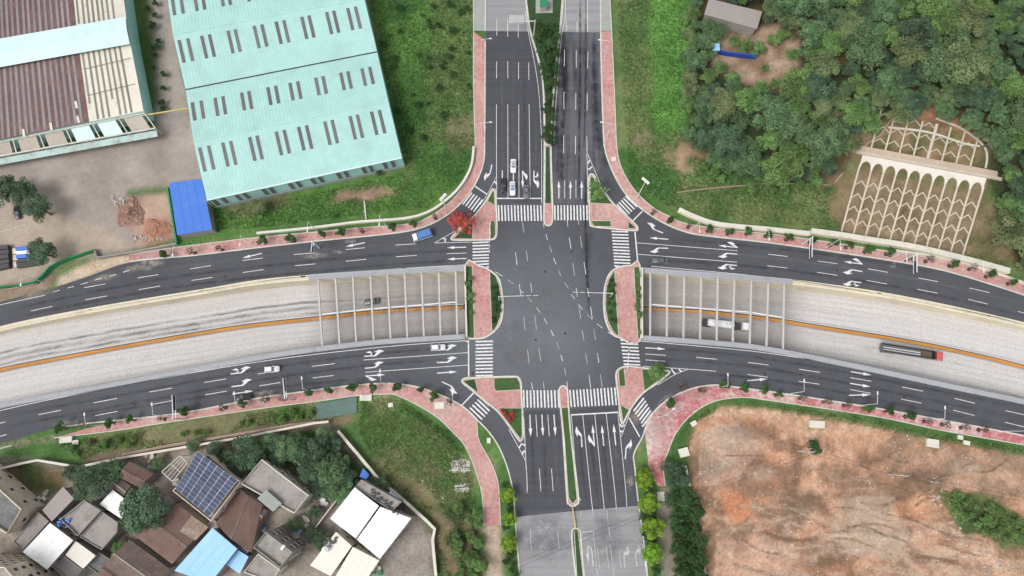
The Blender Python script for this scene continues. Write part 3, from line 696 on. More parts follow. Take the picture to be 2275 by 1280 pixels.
median('orange slatted median barrier in the right sunken road', c('C2', 1150, 182, 1400, 196, 1700, 216) + c('D2', 0, 276, 460, 350, 1270, 480, 1850, 600, 2275, 705) + [(2470, 868)])

# ---------------------------------------------------------------- pavements and kerbs
def pavement(name, inner, outer, mat, label=None, z=.12, kerb=True):
    """strip between a road edge and an outer edge (pixels, same direction)"""
    I, O = WL(inner), WL(outer)
    mb = MB(); mb.poly(I + list(reversed(O)), z)
    o = struct(mb.build(name, mat), label)
    if kerb:
        s = 1 if area2([(p.x, p.y) for p in I + list(reversed(O))]) > 0 else -1
        ribbon(I, min(-.02 * s, .36 * s), max(-.02 * s, .36 * s), -.02, .15).build('kerb', 'kerb_stone', o)
        ribbon(O, -.12, .12, -.02, .2).build('edging', 'kerb_stone', o)
    return o
def cut(e, x0=None, x1=None, y0=None, y1=None):
    return [p for p in e if (x0 is None or p[0] >= x0) and (x1 is None or p[0] <= x1) and (y0 is None or p[1] >= y0) and (y1 is None or p[1] <= y1)]
nw_out = crp([(288, 566), (376, 552), (570, 528), (700, 516), (796, 507), (908, 498), (946, 486), (996, 453), (1029, 415), (1046, 375), (1055, 335), (1056, 320), (1052, 200), (1052, 70)], 4)
pavement('red_pavement', cut(edgeN_w, x0=288, y0=70), nw_out, 'red_paving')
pavement('grey_pavement', [(1079.4, 69), (1080, -80)], [(1052, 69), (1051, -80)], 'grey_paving')
ne_out = crp([(1359, 70), (1367, 250), (1370, 320), (1376, 360), (1391, 395), (1416, 430), (1453, 463), (1491, 483), (1528, 498), (1641, 514), (1710, 520), (1805, 533), (1930, 552), (2031, 567), (2141, 586), (2231, 616), (2330, 652), (2480, 703)], 4)
pavement('red_pavement', [(1333.5, 70)] + cut(edgeN_e, y0=71), ne_out, 'red_paving')
pavement('grey_pavement', [(1332, -80), (1333.4, 69)], [(1351, -80), (1359, 69)], 'grey_paving')
sw_out = crp([(120, 973), (256, 957), (363, 940), (570, 909), (695, 893), (796, 879), (858, 876), (883, 879), (933, 903), (976, 931), (1006, 960), (1029, 985), (1046, 1018), (1061, 1060), (1071, 1100), (1076, 1168)], 4)
sw_in = [p for p in edgeS_w if p[0] >= 122 and p[1] <= 935] + crp([(1061, 958), (1065, 980), (1091, 1028), (1106, 1068), (1110, 1110), (1112.5, 1168)], 4)
pavement('red_pavement', sw_in, sw_out, 'red_paving', kerb=False)
W_sw = struct(ribbon(WL(cut(edgeS_w, x0=122, y1=1400)), -.36, .02, -.02, .15).build('kerb', 'kerb_stone'))
ribbon(WL(sw_out), -.12, .12, -.02, .2).build('edging', 'kerb_stone', W_sw)
ribbon(WL(sw_in[-24:]), -.1, .1, -.02, .17).build('edging', 'kerb_stone', W_sw)
se_out = crp([(1478, 1080), (1474, 1035), (1487, 995), (1503, 960), (1531, 926), (1566, 901), (1603, 888), (1654, 883), (1710, 890), (1943, 925), (2096, 957), (2275, 989), (2480, 1030)], 4)
se_in = crp([(1461, 1080), (1443, 1043), (1438, 1010), (1433, 962)], 4) + [p for p in edgeS_e if p[0] > 1433 and p[1] < 948 or p[0] > 1500]
pavement('red_pavement', se_in, se_out, 'red_paving_strong', kerb=False)
W_se = struct(ribbon(WL(edgeS_e), -.36, .02, -.02, .15).build('kerb', 'kerb_stone'))
ribbon(WL(se_out), -.12, .12, -.02, .2).build('edging', 'kerb_stone', W_se)

# islands: kerb ring, red paving, planted beds
M('lawn', (.04, .085, .024), var=.4, big=.25, fine=2.2, bump=.5, stain=(.09, .1, .035), st=(.5, .75), stsc=.4)
M('lawn_dark', (.026, .058, .02), var=.4, big=.3, fine=2.2, bump=.5, stain=(.07, .06, .03), st=(.55, .8), stsc=.5)
def island(label, outline, beds, base='red_paving', name='traffic_island', kw=.42):
    px = crp(outline, 3, True); P = WL(px)
    if area2([(p.x, p.y) for p in P]) < 0: P.reverse()
    o = struct(MB().poly(P, .115).build(name, base), label)
    ribbon(P, -.02, kw, -.02, .16, True).build('kerb', 'kerb_stone', o)
    for k, b in enumerate(beds):
        mat = b[0]; Q = WL(b[1])
        MB().poly(Q, .135 + .003 * (k % 2)).build('planting_bed' if 'lawn' in mat else 'paving', mat, o)
        if 'lawn' in mat:
            if area2([(p.x, p.y) for p in Q]) < 0: Q.reverse()
            ribbon(Q, -.1, .06, .1, .19, True).build('edging', 'kerb_stone', o)
    return o
island('traffic island under the red tree', [(1095, 419), (1102, 424), (1103, 450), (1105, 480), (1105, 518), (1101, 530), (1092, 534), (1049, 535), (1008, 535), (1001, 531), (1004, 524), (1021, 507), (1055, 476), (1080, 443), (1090, 424)],
       [('lawn', [(1094, 425), (1098, 428), (1099, 456), (1083, 447)]), ('lawn', [(1090, 492), (1099, 491), (1101, 520), (1096, 530), (1089, 531)]), ('lawn_dark', [(1008, 530), (1050, 487), (1049, 531)])])
island('planted island beside the left sunken opening', [(1033, 588), (1065, 590), (1086, 598), (1106, 614), (1114, 633), (1119, 670), (1117, 704), (1109, 726), (1093, 742), (1072, 753), (1040, 754), (1037, 751)],
       [('lawn', [(1034, 592), (1049, 592), (1054, 751), (1038, 750)]), ('lawn_dark', [(1088, 604), (1101, 613), (1109, 634), (1114, 670), (1112, 702), (1104, 724), (1093, 736)])])
island('planted island beside the right sunken opening', [(1423, 590), (1401, 589), (1384, 590), (1368, 595), (1356, 604), (1347, 619), (1341, 646), (1340, 685), (1345, 716), (1357, 740), (1376, 752), (1424, 756)],
       [('lawn', [(1408, 594), (1422, 594), (1423, 752), (1417, 752)]), ('lawn', [(1365, 602), (1360, 608), (1352, 622), (1346, 648), (1345, 685), (1350, 712), (1361, 735), (1374, 747)])])
island('traffic island with a light green tree', [(1315, 386), (1307, 393), (1307, 440), (1309, 495), (1317, 505), (1353, 509), (1410, 514), (1418, 508), (1413, 498), (1390, 476), (1365, 453), (1345, 428), (1330, 408), (1322, 391)],
       [('lawn', [(1315, 391), (1311, 397), (1311, 451), (1360, 454), (1342, 430), (1326, 408)]), ('lawn', [(1313, 491), (1356, 491), (1357, 504), (1320, 503)]), ('lawn_dark', [(1396, 492), (1413, 507), (1396, 508)])])
island('traffic island with two lawns and a red flower bed', [(1025, 845), (1033, 839), (1051, 838), (1096, 836), (1143, 835), (1153, 838), (1159, 851), (1160, 880), (1163, 925), (1164, 968), (1158, 981), (1151, 979), (1130, 948), (1106, 917), (1086, 900), (1064, 882), (1040, 860), (1028, 853)],
       [('lawn_dark', [(1029, 846), (1055, 842), (1062, 872), (1042, 858)]), ('lawn', [(1098, 840), (1148, 839), (1155, 851), (1156, 866), (1103, 869), (1098, 863)]), ('lawn', [(1108, 907), (1159, 907), (1160, 966), (1156, 975), (1131, 942)])])
island('traffic island with a bushy green tree', [(1388, 813), (1372, 820), (1367, 832), (1368, 850), (1373, 891), (1377, 931), (1382, 944), (1388, 937), (1401, 911), (1428, 876), (1461, 853), (1483, 835), (1489, 828), (1483, 822), (1446, 818), (1410, 814)],
       [('lawn', [(1374, 825), (1386, 817), (1390, 858), (1376, 858)]), ('lawn', [(1426, 820), (1480, 825), (1485, 829), (1432, 868)]), ('lawn', [(1379, 901), (1398, 911), (1384, 938)])])
nmed = island('long planted median of the upper road', [(1160, -80), (1167, 0), (1175, 65), (1200, 155), (1206, 215), (1208, 320), (1207, 460), (1208, 495), (1218, 503), (1228, 494), (1229, 450), (1227, 395), (1225, 320), (1226, 296), (1234, 175), (1248, 50), (1252, 0), (1256, -80)],
       [('lawn_dark', [(1166, -76), (1170, 0), (1178, 63), (1204, 155), (1210, 215), (1212, 320), (1211, 452), (1225, 452), (1223, 395), (1221.5, 320), (1222.5, 296), (1230, 175), (1244, 50), (1248, 0), (1250, -76)])])
island('long planted median of the lower road', [(1251, 856), (1242, 862), (1241, 880), (1249, 960), (1258, 1105), (1263, 1121), (1272, 1127), (1281, 1122), (1287, 1110), (1278, 1030), (1269, 960), (1263, 880), (1261, 862)],
       [('lawn', [(1247, 907), (1262, 906), (1268, 975), (1282, 1108), (1272, 1119), (1263, 1106), (1254, 975)])])
island('weedy median end at the bottom edge', [(1279, 1172), (1270, 1178), (1269, 1200), (1278, 1285), (1287, 1370), (1308, 1370), (1300, 1285), (1292, 1200), (1290, 1179)],
       [('lawn_dark', [(1276, 1182), (1284, 1180), (1296, 1285), (1303, 1366), (1291, 1366), (1282, 1285)])], base='soil_bed')

# ---------------------------------------------------------------- painted markings
PZ = .02
def mark(name, P, parent=road, mat='road_paint', z=PZ):
    return MB().poly(P, z).build(name, mat, parent)
def seg(name, a, b, wd=.16, mat='road_paint', parent=road, z=PZ):
    A, B = W(*a), W(*b); d = (B - A).normalized(); n = Vector((-d.y, d.x, 0)) * wd / 2
    return mark(name, [A - n, B - n, B + n, A + n], parent, mat, z)
def pline(name, pts, wd=.16, mat='road_paint', z=PZ, n=4):
    P = WL(crp(pts, n) if n > 1 else pts); A, B = offset(P, -wd / 2), offset(P, wd / 2)
    vs = []; fs = []
    for i in range(len(P)):
        vs += [(A[i].x, A[i].y, z), (B[i].x, B[i].y, z)]
        if i: fs.append((2 * i - 2, 2 * i, 2 * i + 1, 2 * i - 1))
    return mesh(name, vs, fs, mat, road)
DASH = {'A1': [(1685, 1108, 1870, 1078), (1220, 1188, 1405, 1158), (1700, 1210, 1885, 1183), (745, 1275, 935, 1240), (2155, 1140, 2337, 1113), (2150, 1033, 2330, 1012),
               (1090, 1138, 1150, 1120), (970, 1172, 1030, 1156), (840, 1208, 905, 1190), (715, 1245, 780, 1228), (600, 1278, 655, 1262)],
        'A2': [(275, 203, 467, 162), (755, 105, 950, 70), (1230, 15, 1420, -18), (470, 38, 530, 18), (340, 1123, 540, 1083), (-150, 1235, 48, 1187), (832, 1018, 1038, 978), (845, 1132, 1045, 1092), (1325, 922, 1525, 887),
               (1335, 1035, 1530, 998), (1810, 838, 2005, 806), (1820, 947, 2010, 914)],
        'A3': [(-120, 70, 60, 22), (-110, 175, 105, 118)],
        'B1': [(330, 980, 512, 965), (340, 1080, 522, 1063), (790, 937, 962, 920), (792, 1040, 972, 1022), (1230, 897, 1410, 885), (1238, 1000, 1420, 988), (1685, 973, 1860, 967)],
        'B2': [(10, 762, 205, 733), (25, 868, 210, 838), (490, 695, 695, 670), (497, 797, 685, 775)],
        'D1': [(5, 977, 180, 998), (0, 1080, 175, 1100), (443, 1037, 620, 1062), (440, 1137, 617, 1165), (890, 1107, 1068, 1138), (880, 1210, 1060, 1242), (1338, 1188, 1515, 1222)],
        'D2': [(1330, 12, 1508, 46), (1780, 100, 1952, 142), (1790, 0, 1970, 42), (2220, 208, 2400, 250), (280, 720, 465, 748), (278, 827, 460, 853), (735, 795, 920, 827), (732, 900, 915, 933), (1192, 878, 1380, 915),
               (1187, 985, 1367, 1021), (1658, 978, 1840, 1022), (1648, 1083, 1835, 1130), (2110, 1087, 2290, 1127), (2105, 1190, 2290, 1235)],
        'C2': [(1172, 585, 1355, 597), (1172, 637, 1350, 650), (1625, 615, 1808, 632), (2082, 660, 2265, 683), (2077, 767, 2258, 790)],
        'B0': [(2130, 175, 2130, 318), (2227, 175, 2227, 325), (2128, 545, 2128, 695), (2227, 545, 2228, 695)],
        'C0': [(45, 210, 45, 335), (48, 553, 48, 703), (138, 553, 140, 710), (455, 440, 453, 590), (560, 448, 560, 605), (663, 455, 660, 608), (450, 815, 450, 970), (556, 823, 555, 975), (657, 825, 656, 980),
               (449, 1200, 448, 1362), (553, 1205, 552, 1368), (475, 190, 475, 275), (567, 190, 567, 285)],
        'C1': [(457, 320, 457, 480), (557, 320, 557, 480)],
        'C3': [(232, 325, 247, 527), (340, 325, 355, 525)],
        'Z6': [(430, 150, 452, 500), (618, 150, 642, 495)]}
for k, L_ in DASH.items():
    for s in L_:
        a, b = c(k, *s); seg('lane_dash', a, b, .17)
for s in [(150, 850, 163, 1055), (393, 870, 408, 1033), (745, 1020, 770, 1220), (825, 1015, 850, 1215), (830, 690, 842, 800), (848, 840, 858, 930), (940, 1050, 957, 1205), (600, 710, 603, 740), (710, 700, 713, 745)]:
    a, b = c('C3', *s); seg('lane_dash', a, b, .15, 'road_paint_worn')
GUIDE = {'C1': [(80, 685, 97, 785), (265, 700, 275, 745), (290, 800, 305, 853), (322, 900, 342, 960), (358, 1010, 380, 1065), (402, 1120, 425, 1172), (455, 1228, 490, 1280), (20, 962, 37, 1073), (117, 947, 132, 1070), (498, 830, 513, 930),
                (595, 820, 610, 922), (530, 1055, 545, 1172), (628, 1047, 645, 1158), (480, 675, 485, 730), (578, 670, 583, 718)],
         'C2': [(135, 87, 168, 127), (208, 175, 238, 218), (273, 268, 303, 318), (335, 375, 360, 428), (385, 480, 407, 540), (423, 593, 440, 652), (455, 710, 467, 773), (475, 830, 483, 880), (92, 255, 107, 380), (190, 243, 207, 368), (127, 548, 143, 668),
                (228, 535, 246, 655), (163, 838, 172, 900), (267, 830, 275, 895), (560, 0, 570, 80), (660, 0, 672, 80), (583, 165, 600, 272), (687, 168, 702, 275), (612, 375, 628, 465), (715, 365, 730, 460), (643, 580, 658, 672), (747, 577, 760, 663),
                (672, 770, 688, 885), (773, 762, 790, 880), (515, 55, 545, 95), (578, 145, 617, 190), (658, 235, 698, 277), (745, 318, 792, 355), (840, 390, 900, 428)],
         'Z3': [(700, 295, 790, 365), (905, 470, 950, 510), (880, 365, 905, 545), (1060, 350, 1078, 500), (500, 170, 615, 240), (830, 0, 842, 60), (1008, 0, 1018, 55)]}
for k, L_ in GUIDE.items():
    for s in L_:
        a, b = c(k, *s); seg('guide_dash', a, b, .16, 'road_paint_worn' if random.random() < .4 else 'road_paint')
# solid lines
for pts, wd in [(c('A2', 0, 365, 750, 205, 1750, 35) + c('B1', 0, 1226, 370, 1180, 1270, 1105, 1900, 1070), .17), ([(-190, 966)] + c('A2', 0, 1087, 950, 890, 2275, 657) + c('B2', 1100, 525, 1875, 466), .17),
                (c('C1', 1200, 1082, 2275, 1182) + c('D1', 700, 1280) + c('D2', 950, 45, 1920, 235, 2275, 325) + [(2470, 770)], .17), (c('C2', 1115, 470, 1700, 520, 2275, 580) + c('D2', 900, 725, 2275, 1025) + [(2470, 940)], .17),
                ([(-190, 724)] + c('A2', 0, 150, 400, 64), .16),
                (c('B2', 950, 638, 1875, 573), .16), (c('B2', 965, 747, 1875, 683), .16), (c('C1', 1100, 877, 1990, 947), .16), (c('C1', 1110, 978, 1985, 1048), .16),
                ([(1103, 232), (1103, 330), (1103.5, 455)], .17), ([(1128, 232), (1128.5, 440)], .16), ([(1152.5, 232), (1153, 440)], .16), ([(1175.5, 232), (1178, 440)], .16),
                (c('C0', 103, 100, 130, 262, 190, 560, 226, 800, 246, 1110, 252, 1275) + [(1203.5, 452)], .16),
                (c('C0', 463, 0, 460, 180, 432, 300, 400, 640, 378, 940, 360, 1275), .16), (c('C0', 652, 1210) + c('C1', 655, 0, 655, 120, 660, 290) + [(1306, 450)], .16), (c('C0', 658, 0, 662, 280), .16),
                (c('C1', 660, 90, 715, 215, 770, 350), .16), (c('C0', 772, 100, 778, 520, 800, 1200) + c('C1', 802, 20), .14),
                ([(1164, 930), (1168, 1022), (1170.5, 1060), (1171.5, 1095)], .17), ([(1130, 953), (1150, 990), (1168, 1024)], .15),
                (c('Z7', 245, 150, 360, 1280) + c('C3', 705, 695), .16), (c('Z7', 435, 145, 550, 1280) + c('C3', 808, 685), .16), (c('Z7', 615, 130, 745, 1280) + c('C3', 915, 675), .16), (c('Z7', 800, 100, 920, 1280) + c('C3', 1008, 660), .16),
                (c('Z7', 65, 160, 160, 1280) + [(1290, 1113)], .15), (c('C3', 1148, 1000, 1185, 1270), .15), (c('C2', 1150, 694, 1540, 718, 1800, 738), .16), (c('C2', 1560, 718, 1440, 765, 1280, 860), .14),
                (c('Z7', 855, 505, 1000, 90), .15), (c('B1', 1915, 870, 1580, 878), .15), (c('B1', 1580, 876, 1760, 770, 1900, 660), .14), (c('Z1', 447, 515, 300, 800, 190, 960), .14),
                (c('C1', 820, 420, 900, 540, 1060, 685), .13), (c('B2', 1830, 850, 1960, 955) + [(1086, 902)], .13)]:
    pline('lane_line', pts, wd)
for pts in [c('C3', 710, 880, 750, 1277), c('C3', 862, 1005, 895, 1275)]: pline('lane_line', pts, .15, 'road_paint_worn')
seg('lane_line', *c('C3', 612, 887, 706, 881), .2, 'road_paint_worn')
for a, b in [((1104, 441), (1203, 441)), c('B2', 1879, 462, 1881, 792), c('C1', 1080, 780, 1108, 1080), c('C2', 515, 1125, 925, 1102), c('B1', 1930, 370, 2040, 445), c('C1', 1145, 597, 1058, 685), c('B2', 1925, 930, 1820, 1040), c('Z7', 980, 205, 1145, 500)]:
    seg('stop_line', a, b, .36, z=PZ + .004)
# zebra crossings
ZEB = []
for i in range(14): ZEB.append(((1107.8 + 7.23 * i - .6, 456), (1108.6 + 7.23 * i, 491)))
for i in range(11): ZEB.append((c1('C1', 369 + 28.4 * i, 543), c1('C1', 371 + 28.6 * i, 677)))
for i in range(12):
    t = i / 11; a = c1('C1', 873 + 24 * t, 775 + 305 * t); b = c1('C1', 1020 + 23 * t if i < 11 else 955, 775 + 308 * t + 4); ZEB.append((a, b))
for i, y in enumerate((872, 900, 928, 955, 985, 1012, 1040)): ZEB.append((c1('B1', 1915, y + 4), c1('B1', 2060, y - 2)))
ZEB += [(c1('B1', 1965, 1069), c1('B1', 2060, 1063)), (c1('B1', 2035, 1092), c1('B1', 2060, 1090))]
for i in range(11): ZEB.append((c1('B2', 1942, 476 + 30.2 * i), c1('B2', 2095, 472 + 30.3 * i)))
for i in range(8): ZEB.append((c1('C2', 951 + 4.2 * i, 462 + 30.5 * i), c1('C2', 1105 + 3.4 * i, 470 + 30.4 * i)))
for i in range(11): ZEB.append((c1('C2', 92 + 30.7 * i, 906), c1('C2', 97 + 31 * i, 1060)))
for i in range(14): ZEB.append((c1('C2', 503 + 30.6 * i, 905 - 1.8 * i), c1('C2', 517 + 30.6 * i, 1056 - 1.4 * i)))
for a, b in zip(c('Z1', 60, 770, 100, 795, 142, 820, 185, 850, 228, 878), c('Z2', 385, 115, 435, 145, 483, 180, 530, 213, 578, 245)): ZEB.append((a, b))
for s in [(725, 910, 910, 1115), (760, 875, 950, 1080), (800, 840, 990, 1042), (838, 803, 1035, 1000), (875, 765, 1080, 960)]: ZEB.append(tuple(c('Z8', *s)))
for s in [(1960, 990, 2065, 1090), (1938, 1013, 2045, 1115), (1914, 1037, 2025, 1140), (1890, 1060, 2000, 1165)]: ZEB.append(tuple(c('B2', *s)))
for s in [(1160, 975, 1068, 1092), (1176, 1001, 1085, 1116), (1191, 1030, 1102, 1142), (1206, 1058, 1120, 1170), (1221, 1085, 1136, 1198), (1236, 1108, 1145, 1230)]: ZEB.append(tuple(c('C2', *s)))
for a, b in ZEB: seg('crossing_stripe', a, b, .44, z=PZ + .002)
# chevrons on the painted noses
for k, pts in [('Z6', (165, 675, 205, 612, 265, 640)), ('Z6', (215, 780, 235, 728, 272, 752)), ('Z8', (197, 275, 235, 290, 285, 240)), ('Z8', (197, 175, 215, 180, 240, 130)), ('C2', (1405, 712, 1412, 735, 1440, 765)), ('C2', (1470, 715, 1475, 728, 1495, 742)),
               ('Z7', (825, 300, 865, 345, 910, 315)), ('Z7', (840, 400, 858, 430, 875, 405)), ('Z2', (20, 712, 85, 735, 62, 785)), ('Z1', (405, 605, 432, 600, 450, 640))]:
    pline('chevron', c(k, *pts), .42, n=1, z=PZ + .006)
# arrows
def arrow(kind, tail, tip, mat='road_paint'):
    A, B = W(*tail), W(*tip); Lg = (B - A).length; a = heading(A, B)
    if kind in ('L', 'R', 'LU', 'UT'): Lg = max(Lg, 5.6)
    k = Lg / 6.0; polys = []
    st_ = [(0, -.15), (3.75, -.15), (3.7, -.48), (6, 0), (3.7, .48), (3.75, .15), (0, .15)]
    turn = [(0, -.16), (3.35, -.16), (4.7, .62), (4.25, .62), (6, 1.3), (4.45, 1.75), (2.9, 1.15), (3.75, 1.0), (3.05, .16), (0, .16)]
    if kind == 'S': polys = [st_]
    elif kind in ('L', 'R'): polys = [turn]
    elif kind in ('SL', 'SR'): polys = [st_, [(.1, .16), (.9, .16), (2.2, .75), (3.4, 1.3), (2.15, 1.65), (.9, 1.15), (1.35, 1.0)]]
    elif kind == 'LU': polys = [turn, [(1.6, .16), (1.95, .16), (2.35, .5), (2.35, .95), (1.9, 1.2), (1.9, 1.5), (.4, 1.1), (1.9, .75), (1.9, .95), (2.05, .85), (2.05, .55)]]
    elif kind == 'UT': polys = [[(0, -.18), (4.2, -.18), (5.2, .1), (5.6, .6), (5.2, 1.15), (3.4, 1.4), (3.4, 1.75), (.9, 1.22), (3.4, .7), (3.4, 1.05), (4.9, .85), (5.1, .6), (4.8, .35), (4.1, .2), (0, .18)]]
    flip = -1 if kind in ('R', 'SR') else 1
    mb = MB(); ca, sa = math.cos(a), math.sin(a)
    if kind in ('L', 'R', 'LU'): a2 = a - flip * math.atan2(1.25, 6); ca, sa = math.cos(a2), math.sin(a2)
    if kind == 'UT': ca, sa = math.cos(a), math.sin(a)
    for i, p in enumerate(polys):
        mb.poly([(A.x + k * (s * ca - t * flip * sa), A.y + k * (s * sa + t * flip * ca)) for s, t in p], PZ + .002 * i)
    return mb.build('lane_arrow', mat, road)
ARR = [('S', 'C1', 405, 485, 405, 325), ('S', 'C1', 508, 485, 508, 325), ('S', 'C1', 608, 485, 608, 325), ('SL', 'Z1', 860, 420, 862, 695), ('LU', 'Z1', 1040, 420, 1098, 700), ('S', 'Z1', 540, 420, 540, 690), ('S', 'Z1', 715, 440, 715, 720), ('R', 'Z1', 375, 325, 262, 580),
       ('S', 'C1', 1375, 845, 1210, 832), ('L', 'C1', 1375, 925, 1230, 950), ('R', 'C1', 1330, 790, 1190, 700), ('SR', 'C1', 1990, 918, 1820, 900), ('L', 'C1', 1985, 977, 1820, 995), ('LU', 'C1', 1985, 1078, 1815, 1095),
       ('SR', 'D1', 845, 1066, 678, 1042), ('L', 'D1', 843, 1132, 670, 1135), ('LU', 'D1', 833, 1230, 668, 1240), ('S', 'B1', 960, 875, 790, 910), ('S', 'B1', 1860, 915, 1688, 920), ('S', 'B1', 1860, 1015, 1690, 1022), ('S', 'A1', 2322, 970, 2150, 1010),
       ('LU', 'A2', 2045, 762, 2220, 705), ('L', 'A2', 2053, 875, 2230, 815), ('S', 'A2', 2060, 940, 2245, 912), ('LU', 'B2', 955, 605, 1130, 560), ('L', 'B2', 960, 712, 1125, 660), ('SR', 'B2', 965, 780, 1140, 768), ('L', 'B2', 1600, 660, 1775, 620), ('S', 'B2', 1600, 755, 1778, 742),
       ('L', 'B2', 1600, 550, 1772, 512), ('R', 'B2', 1645, 832, 1775, 930), ('S', 'C2', 1172, 530, 1350, 542), ('S', 'C2', 2077, 822, 2255, 806), ('S', 'D2', 738, 742, 920, 772), ('S', 'D2', 732, 845, 915, 877), ('S', 'D2', 722, 952, 912, 945),
       ('S', 'Z6', 335, 150, 350, 505), ('S', 'Z6', 525, 150, 543, 495), ('S', 'Z6', 715, 150, 740, 485), ('L', 'Z7', 235, 665, 150, 340), ('SL', 'Z7', 430, 650, 400, 310), ('S', 'Z7', 578, 645, 548, 315), ('S', 'Z7', 768, 635, 733, 300), ('R', 'Z7', 918, 855, 1005, 545)]
for k, cc, *v in ARR: arrow(k, *c(cc, *v))
for k, v in [('UT', (710, 1195, 692, 990)), ('R', (990, 1200, 1010, 1035)), ('R', (1098, 1190, 1110, 1010))]: arrow(k, *c('C3', *v), mat='road_paint_worn')
# parking bays in the yard
for s in [(-30, 790, 240, 710), (80, 520, 100, 745), (205, 510, 238, 712), (-30, 690, 90, 670)]:
    seg('bay_line', *c('A1', *s), .18, 'road_paint_worn', yard, .0)

# ================================================================ foliage library
def crown_mesh(name, seed, n=1500, lobes=14, leaf=.1, flat=.8, mat='leaf_forest', spread=.62, rl=(.24, .44)):
    """unit crown: leaf-sized faces over many uneven lobes"""
    r = np.random.default_rng(seed)
    th = r.uniform(0, 2 * np.pi, lobes); ph = np.arccos(r.uniform(-.35, 1, lobes)); rad = spread * r.uniform(.55, 1.1, lobes)
    C = np.stack([rad * np.sin(ph) * np.cos(th), rad * np.sin(ph) * np.sin(th), rad * np.cos(ph) * flat], -1)
    C = np.vstack([C, [[0, 0, .1]]]); R = np.append(r.uniform(rl[0], rl[1], lobes), .55)
    w_ = R ** 2 / np.sum(R ** 2); k = r.choice(len(R), n, p=w_)
    d = r.normal(size=(n, 3)); d /= np.linalg.norm(d, axis=1)[:, None]; d[:, 2] = np.abs(d[:, 2]) * np.where(r.random(n) < .8, 1, -1)
    rr = R[k] * r.uniform(.72, 1.06, n)
    P = C[k] + d * rr[:, None]
    nrm_ = d * .75 + r.normal(size=(n, 3)) * .45 + np.array([0, 0, .35]); nrm_ /= np.linalg.norm(nrm_, axis=1)[:, None]
    t = np.cross(nrm_, r.normal(size=(n, 3))); t /= np.linalg.norm(t, axis=1)[:, None] + 1e-9; b = np.cross(nrm_, t)
    sz = leaf * r.uniform(.6, 1.35, n)[:, None]
    V = np.stack([P - t * sz, P - b * sz * .62, P + t * sz, P + b * sz * .62], 1).reshape(-1, 3)
    F = np.arange(4 * n).reshape(-1, 4)
    me = bpy.data.meshes.new(name); me.from_pydata(V.tolist(), [], F.tolist()); me.update()
    lobev = r.uniform(0, 1, len(R))
    sh = np.clip(.62 * lobev[k] + .38 * r.random(n), 0, 1)
    a = me.attributes.new('shade', 'FLOAT', 'POINT'); a.data.foreach_set('value', np.repeat(sh, 4).astype(np.float32))
    me.materials.append(MATS[mat]); return me
def trunk_mesh(name, seed):
    """unit-height trunk with limbs"""
    r = random.Random(seed); mb = MB()
    mb.tube((0, 0, -.05), (.02, .01, .55), .045, .03, 7); mb.tube((.02, .01, .55), (.03, 0, 1.0), .03, .012, 6)
    for i in range(5):
        a = i * 1.26 + r.random(); z = .4 + .1 * i
        mb.tube((.015, .005, z), (.36 * math.cos(a), .36 * math.sin(a), z + .3), .02, .007, 5)
    return mb.build(name, 'trunk_bark').data
def keep(me_obj_name):
    o = bpy.data.objects.get(me_obj_name)
    if o: bpy.data.objects.remove(o)
TRUNKS = []
for i in range(3):
    me = trunk_mesh('trunk', i); TRUNKS.append(me)
for o in [o for o in bpy.data.objects if o.name.startswith('trunk')]: bpy.data.objects.remove(o)
CROWNS = {}
def crowns(key, mat, cnt=3, **kw):
    CROWNS[key] = [crown_mesh('crown', hash_(key) + i, mat=mat, **kw) for i in range(cnt)]
def hash_(s): return sum(ord(ch) * (i + 3) for i, ch in enumerate(s))
crowns('forest', 'leaf_forest', 5, n=4800, lobes=40, leaf=.047, spread=.8, rl=(.15, .32)); crowns('olive', 'leaf_olive', 4, n=4800, lobes=46, leaf=.045, spread=.8, rl=(.13, .3))
crowns('fresh', 'leaf_fresh', 4, n=4000, lobes=34, leaf=.052, spread=.8, rl=(.15, .34)); crowns('dark', 'leaf_dark', 4, n=4800, lobes=44, leaf=.047, spread=.78, rl=(.14, .32))
crowns('lime', 'leaf_lime', 3, n=1700, lobes=40, leaf=.085, spread=.8, rl=(.13, .27)); crowns('red', 'leaf_red', 1, n=1500, lobes=34, leaf=.07, spread=1.0, rl=(.1, .26))
crowns('street', 'leaf_street', 4, n=260, lobes=9, leaf=.2, spread=.75); crowns('dry', 'leaf_dry', 2, n=90, lobes=9, leaf=.16, spread=.8)
crowns('loose', 'leaf_fresh', 2, n=500, lobes=22, leaf=.095, spread=.95); crowns('hedge', 'leaf_hedge', 4, n=1100, lobes=26, leaf=.095, spread=.8, rl=(.14, .36))
CNT = [0]
def tree(name, label, px, py, h, rad, key, group=None, cat='tree', cz=.68, dz=0.0):
    """px, py: where the crown's middle shows in the photo"""
    CNT[0] += 1; k = CNT[0]
    z = 0.0
    for _ in range(8):
        p = W(px, py, z + cz * h); z = .4 * z + .6 * (H(p.x, p.y) + dz)
    t = thing(name, label, cat, (p.x, p.y, z), (k * 2.399) % 6.283, group)
    o = link('trunk', TRUNKS[k % 3], t); o.scale = (max(h, rad * 1.4),) * 2 + (h * .8,)
    cr_ = link('crown', CROWNS[key][k % len(CROWNS[key])], t, (0, 0, h * cz)); cr_.scale = (rad, rad * random.uniform(.88, 1.1), max(h * (1 - cz) * 1.15, rad * .62)); cr_.rotation_euler = (0, 0, k * 1.7)
    return t

